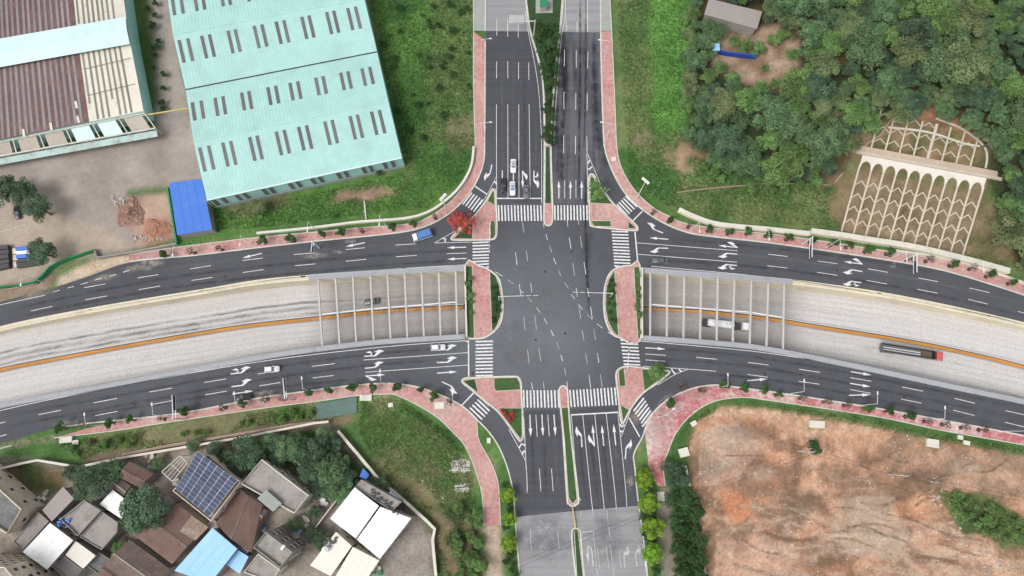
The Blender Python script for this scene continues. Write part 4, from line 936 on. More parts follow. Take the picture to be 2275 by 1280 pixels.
# ================================================================ buildings
M('aqua_sheet', (.325, .53, .495), rough=.6, var=.08, big=.05, fine=.5, stain=(.27, .44, .405), st=(.48, .78), stsc=.12)
M('aqua_wall', (.34, .58, .54), rough=.6, var=.1, stain=(.3, .4, .36), st=(.55, .8))
M('skylight_sheet', (.12, .117, .118), rough=.55, var=.16, fine=.8, rnd=.14)
M('brown_sheet', (.125, .07, .068), rough=.7, var=.22, fine=.8, stain=(.2, .14, .135), st=(.5, .8), stsc=.25, rnd=.15)
M('grey_sheet', (.215, .195, .197), rough=.7, var=.2, fine=.8, stain=(.17, .12, .11), st=(.5, .75), stsc=.25, rnd=.12)
M('cream_sheet', (.56, .54, .46), rough=.7, var=.12, stain=(.33, .29, .22), st=(.58, .75), stsc=.35, rnd=.08)
M('dirt_strip', (.19, .18, .155), var=.25, fine=1.5, rnd=.15)
M('pale_aqua', (.5, .66, .66), rough=.55, var=.06, stain=(.42, .55, .53), st=(.55, .8))
M('blue_sheet', (.055, .16, .52), rough=.5, var=.08, big=.15, stain=(.08, .2, .5), st=(.55, .8))
M('light_blue_sheet', (.27, .5, .76), rough=.5, var=.06, stain=(.36, .54, .74), st=(.55, .8), stsc=.2)
M('white_sheet', (.72, .72, .71), rough=.8, spec=.15, var=.06, fine=.7, stain=(.5, .48, .45), st=(.56, .78), stsc=.9)
M('warm_white_sheet', (.68, .64, .58), rough=.8, spec=.15, var=.05, stain=(.55, .5, .44), st=(.6, .8), stsc=.2)
M('tile_roof', (.135, .1, .088), rough=.9, var=.35, big=.3, fine=2.2, bump=.8, stain=(.2, .145, .12), st=(.5, .75), stsc=.6)
M('tile_roof_red', (.17, .1, .082), rough=.9, var=.33, big=.3, fine=2.2, bump=.8, stain=(.12, .09, .075), st=(.5, .75), stsc=.6)
M('concrete_roof', (.27, .25, .235), rough=.9, var=.2, big=.2, fine=1.2, stain=(.16, .15, .135), st=(.5, .75), stsc=.35)
M('concrete_dark', (.15, .15, .15), rough=.9, var=.25, big=.3, fine=1.2, stain=(.09, .09, .09), st=(.5, .75), stsc=.4)
M('beige_wall', (.62, .52, .42), var=.12, stain=(.36, .29, .22), st=(.52, .8), stsc=.3)
M('grey_wall', (.27, .25, .23), var=.2, stain=(.17, .155, .14), st=(.5, .8), stsc=.4)
M('shed_sheet', (.29, .26, .25), rough=.7, var=.12, sc3=(1, .3, 1))
M('solar_cell', (.05, .065, .11), rough=.65, spec=.15, var=.25, big=.3, fine=1, rnd=.15)
M('window_dark', (.035, .035, .04), rough=.3, var=.2)
M('pink_panel', (.36, .32, .27), var=.2); M('yellow_beam', (.5, .38, .14), rough=.6); M('green_mesh', (.03, .2, .085), rough=.8, var=.3, fine=3)
def quad_pt(Q, u, v):
    """bilinear point; Q = [A(0,0), B(1,0), C(1,1), D(0,1)]"""
    return (Q[0] * (1 - u) + Q[1] * u) * (1 - v) + (Q[3] * (1 - u) + Q[2] * u) * v
def plate(Q, th=.12, lift=0.0):
    """slab on a quad of 3-D points"""
    n = (Q[1] - Q[0]).cross(Q[3] - Q[0]).normalized()
    if n.z < 0: n = -n
    T = [q + n * (lift + th) for q in Q]; B = [q + n * lift for q in Q]
    mb = MB(); o = (Q[1] - Q[0]).cross(Q[3] - Q[0]).z > 0
    f = [(0, 1, 2, 3), (7, 6, 5, 4)] + [(i + 4, (i + 1) % 4 + 4, (i + 1) % 4, i) for i in range(4)]
    mb.add(T + B, f if o else [tuple(reversed(x)) for x in f]); return mb
def put(mb, o, name, mat, parent): mb.v = rebase(mb.v, o); return mb.build(name, mat, parent)

# --- long aqua warehouse, two gables
V0, V1 = W(413, 200, 7), W(838, 116, 7); E0, E1 = W(460, 445, 7), W(893, 351, 7)
dl, dr = E0 - V0, E1 - V1; N0, N1 = V0 - dl, V1 - dr
up = Vector((0, 0, 1.7))
t = thing('warehouse', 'long aqua green warehouse with two gabled roofs and rows of grey skylights', 'warehouse', (E0 + E1) / 2 * Vector((1, 1, 0)) if False else ((E0.x + E1.x) / 2, (E0.y + E1.y) / 2, 0)); o = t.location.copy()
UP8 = [(.023, .068), (.14, .18), (.277, .314), (.413, .453), (.528, .568), (.662, .7), (.793, .83), (.904, .945)]
base = [p * 1 for p in (E0, E1, N1, N0)]; cc_ = sum(base, Vector()) / 4
ins = [(p + (cc_ - p) * .004) for p in base]
put(MB().poly([(p.x, p.y) for p in ins], -.1, 6.9), o, 'wall', 'aqua_wall', t)
Rg = [((V0 + E0) / 2 + up, (V1 + E1) / 2 + up), ((V0 + N0) / 2 + up, (V1 + N1) / 2 + up)]
SL = [([Rg[0][0], Rg[0][1], E1, E0], .12, .53), ([V0, V1, Rg[0][1], Rg[0][0]], .27, .62), ([Rg[1][0], Rg[1][1], V1, V0], .12, .53), ([N0, N1, Rg[1][1], Rg[1][0]], .27, .62)]
for Q, va, vb in SL:
    rf = put(plate(Q, .15), o, 'roof_slope', 'aqua_sheet', t)
    lap = MB()
    for k in range(1, 58):
        a, b = quad_pt(Q, k / 58, .0), quad_pt(Q, k / 58, 1.0); lap.bar(a + Vector((0, 0, .165)), b + Vector((0, 0, .165)), .09, .05)
    ob = put(lap, o, 'sheet_laps', 'aqua_sheet', t); ob['kind'] = 'stuff'
    for pr in UP8:
        for u in pr:
            q = [quad_pt(Q, a, b) for a, b in ((u - .0085, va), (u + .0085, va), (u + .0085, vb), (u - .0085, vb))]
            put(plate(q, .08, .15), o, 'skylight', 'skylight_sheet', rf)
for a, b in Rg: put(MB().bar(a + Vector((0, 0, .2)), b + Vector((0, 0, .2)), .5, .12), o, 'ridge_cap', 'aqua_sheet', t)
put(MB().bar(V0 + Vector((0, 0, .12)), V1 + Vector((0, 0, .12)), .45, .2), o, 'valley_gutter', 'dark_metal', t)
put(MB().bar(E0 + Vector((0, 0, .05)), E1 + Vector((0, 0, .05)), .4, .3), o, 'eave_gutter', 'pale_aqua', t)
ed = (E1 - E0).normalized(); en = Vector((ed.y, -ed.x, 0))
if en.y > 0: en = -en
for pr in UP8:
    for u in pr:
        p = E0.lerp(E1, u) + en * .1
        put(MB().bar(Vector((p.x, p.y, 2.0)), Vector((p.x, p.y, 6.3)), .95, .12, up=en), o, 'wall_light', 'skylight_sheet', t)
a, b = E0 + en * .12, E1 + en * .12
put(MB().bar(Vector((a.x, a.y, .6)), Vector((b.x, b.y, .6)), .2, 1.4), o, 'plinth', 'grey_paving', t)
put(MB().bar(Vector((E0.x - .3, E0.y, .2)), E0 + Vector((-.3, -.2, 0)), .22, .22), o, 'downpipe', 'yellow_beam', t)

# --- old striped warehouse at the left edge
A0_, A1_ = W(-150, 342, 6.5), W(319.5, 247, 6.5); R0_, R1_ = W(-150, 151, 8.6), W(286, 75, 8.6)
B0_, B1_ = W(-150, -30, 6.5), W(262, -100, 6.5)
t = thing('warehouse', 'old striped brown and cream metal roofed warehouse with a pale ridge', 'warehouse', (A1_.x - 30, A1_.y, 0)); o = t.location.copy()
put(MB().poly([(p.x, p.y) for p in (A0_, A1_, W(286, 75, 6.5), B1_, B0_)], -.1, 6.3), o, 'wall', 'aqua_wall', t)
for Q, tag_ in (([R0_, R1_, A1_, A0_], 's'), ([B0_, B1_, R1_, R0_], 'n')):
    put(plate([quad_pt(Q, a, b) for a, b in ((0, 0), (.74, 0), (.74, 1), (0, 1))], .12), o, 'roof_slope', 'brown_sheet', t)
    put(plate([quad_pt(Q, a, b) for a, b in ((.7405, 0), (1, 0), (1, 1), (.7405, 1))], .12), o, 'roof_slope', 'cream_sheet', t)
    u = .3
    while u < .72:
        q = [quad_pt(Q, a, b) for a, b in ((u, .01), (u + .013, .01), (u + .013, .99), (u, .99))]
        put(plate(q, .06, .125), o, 'roof_sheet', 'grey_sheet', t); u += .0285 + random.uniform(-.003, .003)
    u = .75; k = 0
    while u < .95:
        v1_ = .99 if random.random() < .75 else .78
        q = [quad_pt(Q, a, b) for a, b in ((u, .01), (u + .0105, .01), (u + .0105, v1_), (u, v1_))]
        put(plate(q, .05, .125), o, 'roof_light', 'dirt_strip', t); u += .0262 + random.uniform(-.002, .002)
for a, b in (((0, -.28), (1.01, .0)),):
    Q = [R0_, R1_, A1_, A0_]; Qn = [R0_, R1_, B1_, B0_]
    for qq in (Q, Qn):
        q = [quad_pt(qq, 0, -.005) + Vector((0, 0, 1.5)), quad_pt(qq, 1.005, -.005) + Vector((0, 0, 1.5)), quad_pt(qq, 1.005, .17) + Vector((0, 0, 1.35)), quad_pt(qq, 0, .17) + Vector((0, 0, 1.35))]
        put(plate(q, .12), o, 'ridge_monitor', 'pale_aqua', t)
for v_ in (.35, .68):
    put(MB().bar(quad_pt([R0_, R1_, A1_, A0_], .75, v_) + Vector((0, 0, .3)), quad_pt([R0_, R1_, A1_, A0_], .985, v_ - .03) + Vector((0, 0, .3)), .14, .1), o, 'seam', 'dirt_strip', t)
for u, v_ in ((.43, .93), (.56, .92), (.69, .9), (.69, .72)):
    p = quad_pt([R0_, R1_, A1_, A0_], u, v_); q = quad_pt([R0_, R1_, A1_, A0_], u + .003, v_ + .09)
    put(MB().bar(p + Vector((0, 0, .25)), q + Vector((0, 0, .25)), .7, .1), o, 'patch_sheet', 'cream_sheet', t)
p = W(30, 178, 7.5); q = W(62, 190, 7.5)
tag(mesh('tarp_strip', MB().bar(Vector((0, 0, .25)), q - p + Vector((0, 0, .25)), 1.2, .12).v, MB().bar(Vector((0, 0, 0)), q - p, 1.2, .12).f, 'white_sheet', None, p), 'white crumpled strip lying on the striped brown roof', 'tarp')
# lean-to frame along its lower eave
lt = thing('lean_to_frame', 'open cream frame lean-to along the eave of the striped warehouse', 'lean-to', (A1_.x - 20, A1_.y - 3, 0)); o = lt.location.copy()
La, Lb = W(-150, 345, 5.6), W(322, 252, 5.6); Lc, Ld = W(345, 285, 4.4), W(-150, 374, 4.4)
for P_, Q_ in ((La, Lb), (Ld, Lc)): put(MB().bar(P_, Q_, .4, .35), o, 'beam', 'kerb_stone', lt)
for k in range(9):
    u = k / 8; put(MB().bar(La.lerp(Lb, u), Ld.lerp(Lc, u), .3, .25), o, 'rafter', 'kerb_stone', lt)
    p = Ld.lerp(Lc, u); put(MB().bar(Vector((p.x, p.y, 0)), p, .25), o, 'post', 'kerb_stone', lt)
    if k < 8:
        q = [La.lerp(Lb, u + .02), La.lerp(Lb, u + .105), Ld.lerp(Lc, u + .105), Ld.lerp(Lc, u + .02)]
        put(plate([x - Vector((0, 0, .35)) for x in q], .08), o, 'panel', 'pink_panel' if k not in (5, 6) else 'pale_aqua', lt)
put(plate([Ld + Vector((0, -.3, -.8)), Lc + Vector((0, -.3, -.8)), Lc + Vector((.4, -2.2, -1.2)), Ld + Vector((0, -2.2, -1.2))], .1), o, 'canopy', M('dirty_aqua', (.36, .47, .44), var=.2, stain=(.25, .27, .24), st=(.48, .7), stsc=.4), lt)
a, b = W(250, 268, 5.0), W(416, 241, 5.0)
t = thing('crane_beam', 'yellow beam reaching from the striped warehouse towards the aqua one', 'beam', (a.x, a.y, 0)); d = b - a
MB().bar(Vector((0, 0, 5)), d + Vector((0, 0, 5)), .3, .4).build('beam', 'yellow_beam', t)
for s_ in (.02, .98): MB().bar(d * s_, d * s_ + Vector((0, 0, 5)), .25).build('post', 'yellow_beam', t)

# --- houses
def house(name, label, cat, px, h, roof, wall, roofm, rise=0.0, parapet=0.0, over_=.35, win=0, floors=1, wmat='window_dark', zb_=0.0):
    """px: roof outline in the photo at eave height h (4+ corners, in order)"""
    P = [W(x, y, h) for x, y in px]
    if area2([(p.x, p.y) for p in P]) < 0: P.reverse()
    cen = sum(P, Vector()) / len(P); t = thing(name, label, cat, (cen.x, cen.y, zb_)); o = t.location.copy()
    inn = [p + (cen - p).normalized() * over_ for p in P]
    put(MB().poly([(p.x, p.y) for p in inn], zb_ - .4, h - .02), o, 'wall', wall, t)
    if roof == 'flat':
        put(MB().poly([(p.x, p.y) for p in P], h - .18, h), o, 'roof', roofm, t)
        if parapet: put(ribbon(P, .02, .28, h, h + parapet, True), o, 'parapet', wall, t)
    elif roof == 'sheet':
        Q = P[:4]
        if rise:
            a, b = Q[0] + Vector((0, 0, rise)), Q[1] + Vector((0, 0, rise)); Q = [a, b, Q[2], Q[3]]
            put(MB().add([inn[0], inn[1], inn[2], inn[3], a + (inn[0] - P[0]), b + (inn[1] - P[1])], [(0, 1, 5, 4), (1, 2, 5), (0, 4, 3)]), o, 'upper_wall', wall, t)
        put(plate(Q, .1, .02), o, 'roof', roofm, t)
        n_ = 4
        for k in range(1, n_):
            a, b = Q[0].lerp(Q[1], k / n_), Q[3].lerp(Q[2], k / n_)
            put(MB().bar(a + Vector((0, 0, .14)), b + Vector((0, 0, .14)), .07, .05), o, 'sheet_seam', roofm, t)
    elif roof == 'gable':
        if (P[1] - P[0]).length < (P[2] - P[1]).length: P = P[1:] + P[:1]; inn = inn[1:] + inn[:1]
        A, B, C_, D_ = P; r0, r1 = (A + D_) / 2 + Vector((0, 0, rise)), (B + C_) / 2 + Vector((0, 0, rise))
        put(plate([A, B, r1, r0], .14), o, 'roof_slope', roofm, t); put(plate([r0, r1, C_, D_], .14), o, 'roof_slope', roofm, t)
        for q4 in ([A, B, r1, r0], [D_, C_, r1, r0]):
            nn_ = max(6, int((q4[1] - q4[0]).length / .55)); rb = MB()
            for k in range(nn_):
                u = (k + .5) / nn_; jit = random.uniform(0, .05); rb.bar(quad_pt(q4, u, .0) + Vector((0, 0, .16 + jit)), quad_pt(q4, u, .97) + Vector((0, 0, .16)), .2, .1)
            ob = put(rb, o, 'tile_rows', 'tile_roof', t); ob['kind'] = 'stuff'
        put(MB().bar(r0 + Vector((0, 0, .15)), r1 + Vector((0, 0, .15)), .35, .18), o, 'ridge_tiles', 'grey_wall' if roofm == 'tile_roof' else 'tile_roof', t)
        g = (inn[0] + inn[3]) / 2; g2 = (inn[1] + inn[2]) / 2
        put(MB().add([inn[0], inn[3], Vector((g.x, g.y, h + rise * .93)), inn[1], inn[2], Vector((g2.x, g2.y, h + rise * .93))], [(0, 1, 2), (3, 5, 4)]), o, 'gable_wall', wall, t)
    if win:
        m = len(inn)
        for i in range(m):
            a, b = inn[i], inn[(i + 1) % m]; d = (b - a); Lg = d.length; d = d.normalized(); nn = Vector((d.y, -d.x, 0))
            mid = (a + b) / 2
            if nn.dot(Vector((-mid.x, -mid.y, 0))) <= 0: continue        # walls turned away from the crossing
            cnt = max(1, int(Lg / win))
            for f_ in range(floors):
                for k in range(cnt):
                    p = a + d * (Lg * (k + .5) / cnt) + nn * .03; zb = 1.0 + f_ * (h - .4) / floors
                    wdw = put(MB().bar(Vector((p.x, p.y, zb)), Vector((p.x, p.y, zb + 1.1)), .9, .1, up=nn), o, 'window', wmat, t)
                    put(MB().bar(p + d * .8 + Vector((0, 0, zb - .1 - h)) + nn * .12, p - d * .8 + Vector((0, 0, zb - .1 - h)) + nn * .12, .3, .12), o, 'sill', 'pale_wall', wdw)
    return t
house('shed', 'bright blue sheet roofed shed beside the aqua warehouse', 'shed', c('A1', 1500, 345, 1790, 311, 1890, 765, 1580, 815), 3.6, 'sheet', 'grey_wall', 'blue_sheet', .5)
house('apartment_block', 'beige block with a dark flat roof at the left edge', 'building', c('A3', -260, 250, 210, 680, 80, 900, -330, 640), 9, 'flat', 'beige_wall', 'concrete_dark', parapet=.9, win=4.5, floors=2, over_=.05)
house('apartment_block', 'tall beige block with rows of windows in the bottom left corner', 'building', c('A3', -420, 1180, 60, 1190, 330, 1500, -200, 1600), 15, 'flat', 'beige_wall', 'concrete_roof', parapet=.9, win=2.6, floors=5, over_=.05)
house('house', 'house with a large plain white sheet roof in the lower left', 'house', c('A3', 445, 805, 650, 960, 430, 1215, 215, 1060), 7, 'sheet', 'grey_wall', 'white_sheet', .5, win=3, floors=2)
house('house', 'small warm white sheet roof joined to the large white roof', 'house', c('A3', 672, 965, 850, 1095, 745, 1210, 588, 1088), 5.6, 'sheet', 'grey_wall', 'warm_white_sheet', .3)
house('house', 'grey flat roof below the small warm white roof', 'house', c('A3', 580, 1095, 740, 1215, 640, 1330, 470, 1195), 4.5, 'flat', 'grey_wall', 'concrete_roof', parapet=.5)
house('house', 'grey slab roof between beige block and large white roof', 'house', c('A3', 345, 710, 440, 790, 205, 1050, 125, 965), 4.6, 'flat', 'grey_wall', 'concrete_roof', parapet=.3)
house('house', 'narrow grey lean roof below the dense tree at left', 'house', c('A3', 560, 485, 660, 590, 470, 790, 385, 690), 4.4, 'sheet', 'grey_wall', 'shed_sheet', .4)
house('house', 'grey concrete roof terrace littered with blue things', 'house', c('A3', 760, 600, 905, 695, 700, 920, 545, 770), 6, 'flat', 'grey_wall', 'concrete_roof', parapet=.7)
house('house', 'stained concrete flat roof beside the littered roof terrace', 'house', c('A3', 912, 705, 1050, 800, 1045, 885, 905, 1045, 712, 928), 5, 'flat', 'grey_wall', 'concrete_roof', parapet=.4)
house('shed', 'pale cream canvas roof against the round dense tree', 'shed', c('A3', 1000, 512, 1118, 600, 1085, 772, 888, 640), 4.6, 'sheet', 'grey_wall', 'white_sheet', .2)
house('house', 'small dark tiled roof at the head of the village lane', 'house', c('A3', 1150, 262, 1365, 375, 1260, 500, 1060, 400), 4.2, 'gable', 'grey_wall', 'tile_roof_red', 1.3)
house('house', 'tiny slate grey tiled roof above the pale canvas roof', 'house', c('A3', 1060, 410, 1165, 480, 1100, 580, 1000, 500), 3.8, 'gable', 'grey_wall', 'tile_roof', .8)
house('house', 'long reddish tiled house with a black hole in its roof', 'house', c('A3', 1555, 625, 1850, 840, 1530, 1170, 1200, 920), 4.6, 'gable', 'grey_wall', 'tile_roof_red', 1.9)
house('house', 'brown tiled house at the bottom edge left of blue roof', 'house', c('A3', 1150, 955, 1510, 1215, 1310, 1450, 930, 1180), 4.4, 'gable', 'grey_wall', 'tile_roof', 1.7)
sh = house('house', 'cream walled house carrying the solar panels', 'house', c('A3', 1850, 195, 2140, 440, 1880, 790, 1540, 520), 8, 'flat', 'beige_wall', 'concrete_roof', parapet=.7, win=4, floors=2)
house('house', 'light blue sheet roofed house at the bottom edge', 'house', c('A3', 1885, 850, 2105, 1035, 1880, 1330, 1560, 1225), 6.4, 'sheet', 'grey_wall', 'light_blue_sheet', .8)
house('shed', 'small torn blue lean-to roof beside the light blue house', 'shed', c('A3', 2112, 1045, 2205, 1105, 2130, 1255, 2010, 1170), 4.2, 'sheet', 'grey_wall', 'light_blue_sheet', .3)
house('house', 'broad brown tiled roof between solar house and concrete house', 'house', c('A3', 2120, 490, 2330, 640, 2230, 1070, 1915, 815), 4.5, 'gable', 'grey_wall', 'tile_roof_red', 1.6)
house('house', 'concrete house with a plain flat roof and roof stair hut', 'house', c('B3', 55, 240, 470, 560, 340, 720, -130, 460), 7.2, 'flat', 'pale_wall', 'concrete_roof', parapet=.8, win=3.5, floors=2)
house('stair_hut', 'greenish roofed stair hut on the edge of the concrete house', 'hut', c('B3', 85, 510, 225, 635, 150, 705, 10, 590), 8.4, 'sheet', 'grey_wall', 'grey_paving', .3)
house('house', 'three storey grey concrete house with stacked windows', 'house', c('B3', 90, 880, 330, 1060, 215, 1200, -20, 1020), 10.5, 'flat', 'grey_wall', 'concrete_roof', parapet=.9, win=2.6, floors=3, over_=.05)
house('house', 'pale flat roof at the bottom edge under the grey house', 'house', c('B3', 20, 1075, 215, 1215, 130, 1330, -110, 1240), 8, 'flat', 'pale_wall', 'concrete_roof', parapet=.5)
house('factory_hall', 'wide white sheet roof in two halves beside the tan wall', 'hall', c('B3', 870, 490, 1085, 655, 885, 940, 658, 765), 7.5, 'sheet', 'pale_wall', 'white_sheet', .7, win=5)
house('factory_hall', 'lower right half of the wide white roof, littered along its edge', 'hall', c('B3', 1098, 662, 1372, 765, 1097, 1122, 893, 950), 7.0, 'sheet', 'pale_wall', 'white_sheet', .6, win=5)
house('terrace', 'grey littered concrete strip along the white hall', 'terrace', c('B3', 930, 420, 1290, 620, 1200, 700, 872, 488), 6.4, 'flat', 'grey_wall', 'concrete_roof', parapet=.4)
house('house', 'warm white roofed house with a water tank at the bottom', 'house', c('B3', 705, 885, 845, 1010, 660, 1275, 478, 1180), 6.8, 'sheet', 'pale_wall', 'warm_white_sheet', .3, win=4)
house('house', 'warm white sheet roof right of the water tank house', 'house', c('B3', 855, 1018, 1088, 1140, 960, 1330, 690, 1300), 6.4, 'sheet', 'pale_wall', 'warm_white_sheet', .4, win=4)
house('shed', 'small strong blue shed beside the village wall', 'shed', c('B3', 945, 320, 1000, 380, 975, 420, 915, 395), 3.2, 'sheet', 'grey_wall', 'blue_sheet', .2)
house('shed', 'grey sheet roofed shed on the wooded hill', 'shed', c('C0', 1735, -10, 2208, 105, 2155, 270, 1690, 140), 10.2, 'sheet', 'grey_wall', 'shed_sheet', .6, zb_=6.4)
house('shed', 'small white roof at the top edge of the wood', 'shed', c('D0', 340, -40, 455, -40, 470, 25, 345, 40), 11.5, 'sheet', 'grey_wall', 'white_sheet', .2, zb_=7)
house('kiosk', 'green roofed kiosk in the upper median', 'kiosk', c('C0', 235, -20, 305, -20, 305, 62, 238, 70), 3, 'sheet', 'pale_wall', 'green_mesh', .2)
MB().poly(WL(c('C0', 200, -60, 350, -60, 350, 118, 200, 122)), .1, .24).build('concrete_apron', 'grey_paving', nmed)
for lab, q, h_, rf_, wm_, rm_, rs_ in [('tiny tiled lean-to between the two long brown roofs', c('A3', 1400, 1115, 1510, 1195, 1420, 1290, 1310, 1215), 3.4, 'gable', 'grey_wall', 'tile_roof', .6), ('patched tan roof half beside the black roof opening', c('A3', 1700, 740, 1850, 845, 1740, 960, 1600, 880), 5.7, 'sheet', 'grey_wall', 'patched_roof', .5),
                     ('grey lean-to roof below the solar house', c('A3', 1880, 760, 1960, 830, 1900, 900, 1830, 830), 3.6, 'sheet', 'grey_wall', 'shed_sheet', .2), ('rusty lean-to roof left of the concrete house', c('A3', 2050, 470, 2130, 540, 2050, 640, 1970, 570), 3.6, 'sheet', 'grey_wall', 'patched_roof', .3), ('low grey annex below the brown roof near the concrete house', c('A3', 2140, 900, 2260, 990, 2190, 1080, 2080, 990), 3.2, 'flat', 'grey_wall', 'concrete_roof', 0),
                     ('small grey shed left of the long reddish house', c('A3', 1480, 560, 1550, 620, 1500, 690, 1430, 630), 3.2, 'sheet', 'grey_wall', 'shed_sheet', .2), ('narrow grey annex at the bottom between tile and white roofs', c('A3', 880, 1060, 990, 1130, 880, 1260, 770, 1180), 3.6, 'flat', 'grey_wall', 'concrete_dark', 0), ('small brown tiled roof at the bottom edge of the village', c('A3', 960, 1150, 1080, 1230, 1000, 1340, 870, 1250), 3.8, 'gable', 'grey_wall', 'tile_roof_red', .8),
                     ('pale shed roof beside the wide white hall', c('B3', 1185, 520, 1290, 610, 1250, 665, 1150, 590), 3.4, 'sheet', 'grey_wall', 'pale_aqua', .2), ('brown lean-to roof between concrete and three storey house', c('B3', -40, 620, 100, 700, 30, 800, -110, 720), 3.8, 'gable', 'grey_wall', 'tile_roof', .7)]:
    if rm_ == 'patched_roof': M('patched_roof', (.23, .165, .13), var=.3, fine=1.5, stain=(.33, .28, .24), st=(.5, .7), stsc=.5)
    house('outbuilding', lab, 'outbuilding', q, h_, rf_, wm_, rm_, rs_, parapet=.4 if rf_ == 'flat' else 0)
# roof hole, solar panels, frames, tank
p = W(*c1('A3', 1630, 940), 6.0)
tag(MB().bar(Vector((-1.5, -1.0, .35)), Vector((1.5, 1.0, -.75)), 3.2, .1).build('roof_hatch', 'window_dark', None, p), 'black square opening sheet in the long reddish roof', 'roof opening')
Q = [W(*c1('A3', *v), z) for v, z in (((1750, 170), 10.8), ((2105, 430), 10.8), ((1855, 750), 9.4), ((1555, 500), 9.4))]
t = thing('solar_array', 'solar panel array on the cream house roof', 'solar panels', (Q[3].x, Q[3].y, 8)); o = t.location.copy()
put(plate(Q, .06, -.1), o, 'frame', 'white_metal', t)
for i in range(6):
    for j in range(10):
        q = [quad_pt(Q, a, b) for a, b in (((i + .035) / 6, (j + .05) / 10), ((i + .965) / 6, (j + .05) / 10), ((i + .965) / 6, (j + .95) / 10), ((i + .035) / 6, (j + .95) / 10))]
        put(plate(q, .05, .0), o, 'panel', 'solar_cell', t)
for q in Q: put(MB().bar(Vector((q.x, q.y, 8)), q - Vector((0, 0, .1)), .15), o, 'leg', 'white_metal', t)
Q = [W(*c1('A3', *v), 6) for v in ((1595, 210), (1662, 272), (1530, 440), (1435, 352))]
t = thing('pergola_frame', 'pale metal frame beside the solar panels', 'frame', (Q[0].x, Q[0].y, 0)); o = t.location.copy()
for i in range(4): put(MB().bar(Q[i], Q[(i + 1) % 4], .2), o, 'rail', 'kerb_stone', t); put(MB().bar(Vector((Q[i].x, Q[i].y, 0)), Q[i], .18), o, 'post', 'kerb_stone', t)
for k in (1, 2, 3): put(MB().bar(quad_pt(Q, k / 4, 0), quad_pt(Q, k / 4, 1), .12), o, 'batten', 'kerb_stone', t)
put(MB().bar(quad_pt(Q, 0, .5), quad_pt(Q, 1, .5), .15), o, 'batten', 'kerb_stone', t)
p = W(*c1('B3', 612, 1040), 7.8)
t = thing('water_tank', 'round white water tank on the warm white roof', 'tank', (p.x, p.y, 6.95)); MB().tube((0, 0, .1), (0, 0, 1.7), .85, .85, 16).build('tank', 'white_sheet', t, smooth=False); MB().tube((0, 0, 1.7), (0, 0, 2.0), .8, .25, 16).build('lid', 'white_metal', t)
for i, (k, v, z, lab) in enumerate([('B3', (660, 975), 7.0, 'black heap of things behind the round water tank'), ('A3', (575, 800), 6.1, 'blue and red clutter on the concrete roof terrace'), ('B3', (1150, 640), 6.5, 'dark debris scattered on the littered hall strip')]):
    p = W(*c1(k, *v), z); mb = MB(); r = random.Random(i)
    for _ in range(16 if i != 2 else 60):
        sx = 1.6 if i != 2 else 4.2
        x, y = r.uniform(-sx, sx), r.uniform(-sx, sx) * .7
        if i == 2: y = -.75 * x + r.uniform(-1.2, 1.2)
        s_ = r.uniform(.12, .4); mb.box(x - s_, x + s_, y - s_ * .6, y + s_ * .6, 0, r.uniform(.2, .7))
    ob = mb.build('debris', ('window_dark', 'blue_sheet', 'dark_metal')[i], None, p); ob['kind'] = 'stuff'; tag(ob, lab, 'debris')
p = W(808, 905)
tag(MB().poly([(W(*q).x - p.x, W(*q).y - p.y) for q in c('B2', 525, 1030, 890, 965, 890, 1105, 540, 1165)], 0, .3).build('pool_cover', M('pond', (.085, .14, .125), rough=.6, var=.18, big=.3, fine=1.5), None, p), 'dark teal rectangular basin cover beside the lower left pavement', 'basin')

# ================================================================ walls and fences
def wall(name, label, cat, px, h, wd, mat, z=0.0, cap=None, terr=False, n=4):
    pp = crp(px, n) if n > 1 else px
    P = [WT(x, y) if terr else W(x, y, h) for x, y in pp]
    Z = [p.z if terr else 0.0 for p in P]; m = P[len(P) // 2]
    t = thing(name, label, cat, (m.x, m.y, Z[len(P) // 2])); o = t.location.copy()
    r = ribbon(P, -wd / 2, wd / 2, -.2, h, zf=lambda i: Z[i]); put(r, o, 'wall_body', mat, t)
    if cap: r = ribbon(P, -wd / 2 - .1, wd / 2 + .1, h, h + .15, zf=lambda i: Z[i]); put(r, o, 'coping', cap, t)
    return t
wall('boundary_wall', 'white topped low wall curving behind the upper left pavement', 'wall', c('B1', 1925, 20, 1900, 200, 1800, 380, 1650, 520, 1500, 610, 1300, 660, 900, 690, 500, 740, 0, 790), 1.2, .5, 'pale_wall', cap='pale_wall')
wall('retaining_wall', 'short wide cream wall beside the upper right bend', 'wall', c('C1', 1470, 580, 1650, 660, 1850, 715, 2275, 755) + [(1800, 519)], 1.4, 1.2, 'cream_wall', cap='pale_wall')
wall('retaining_wall', 'long cream wall at the foot of the arched slope', 'wall', [(1803, 513), (1870, 522), (1930, 532), (2031, 548), (2141, 574), (2244, 602)], 2.0, 1.5, 'cream_wall', cap='pale_wall')
wall('drain_wall', 'low cream channel edge behind the far right pavement', 'wall', [(1990, 556), (2100, 573), (2180, 596), (2275, 627), (2400, 670)], .5, .6, 'pale_wall')
wall('village_wall', 'long pale brick wall along the village edge', 'wall', c('A3', 0, 325, 175, 282, 330, 250, 690, 310, 1100, 225, 2100, 55) + [(700, 940), (730, 937)], 2.0, .45, 'grey_wall', cap='pale_wall', n=1)
wall('village_wall', 'tan wall running diagonally down from the village corner', 'wall', c('B3', 720, -10, 900, 200, 1100, 440, 1230, 540, 1500, 780, 1580, 860, 1560, 960, 1590, 1275), 2.0, .6, M('tan_wall', (.3, .22, .17), var=.2, stain=(.2, .14, .1), st=(.5, .8)), cap='pale_wall', n=1)
wall('yard_wall', 'small white yard wall behind the concrete house', 'wall', c('B3', 150, 240, 220, 160, 480, 370), 2.0, .3, 'pale_wall', n=1)
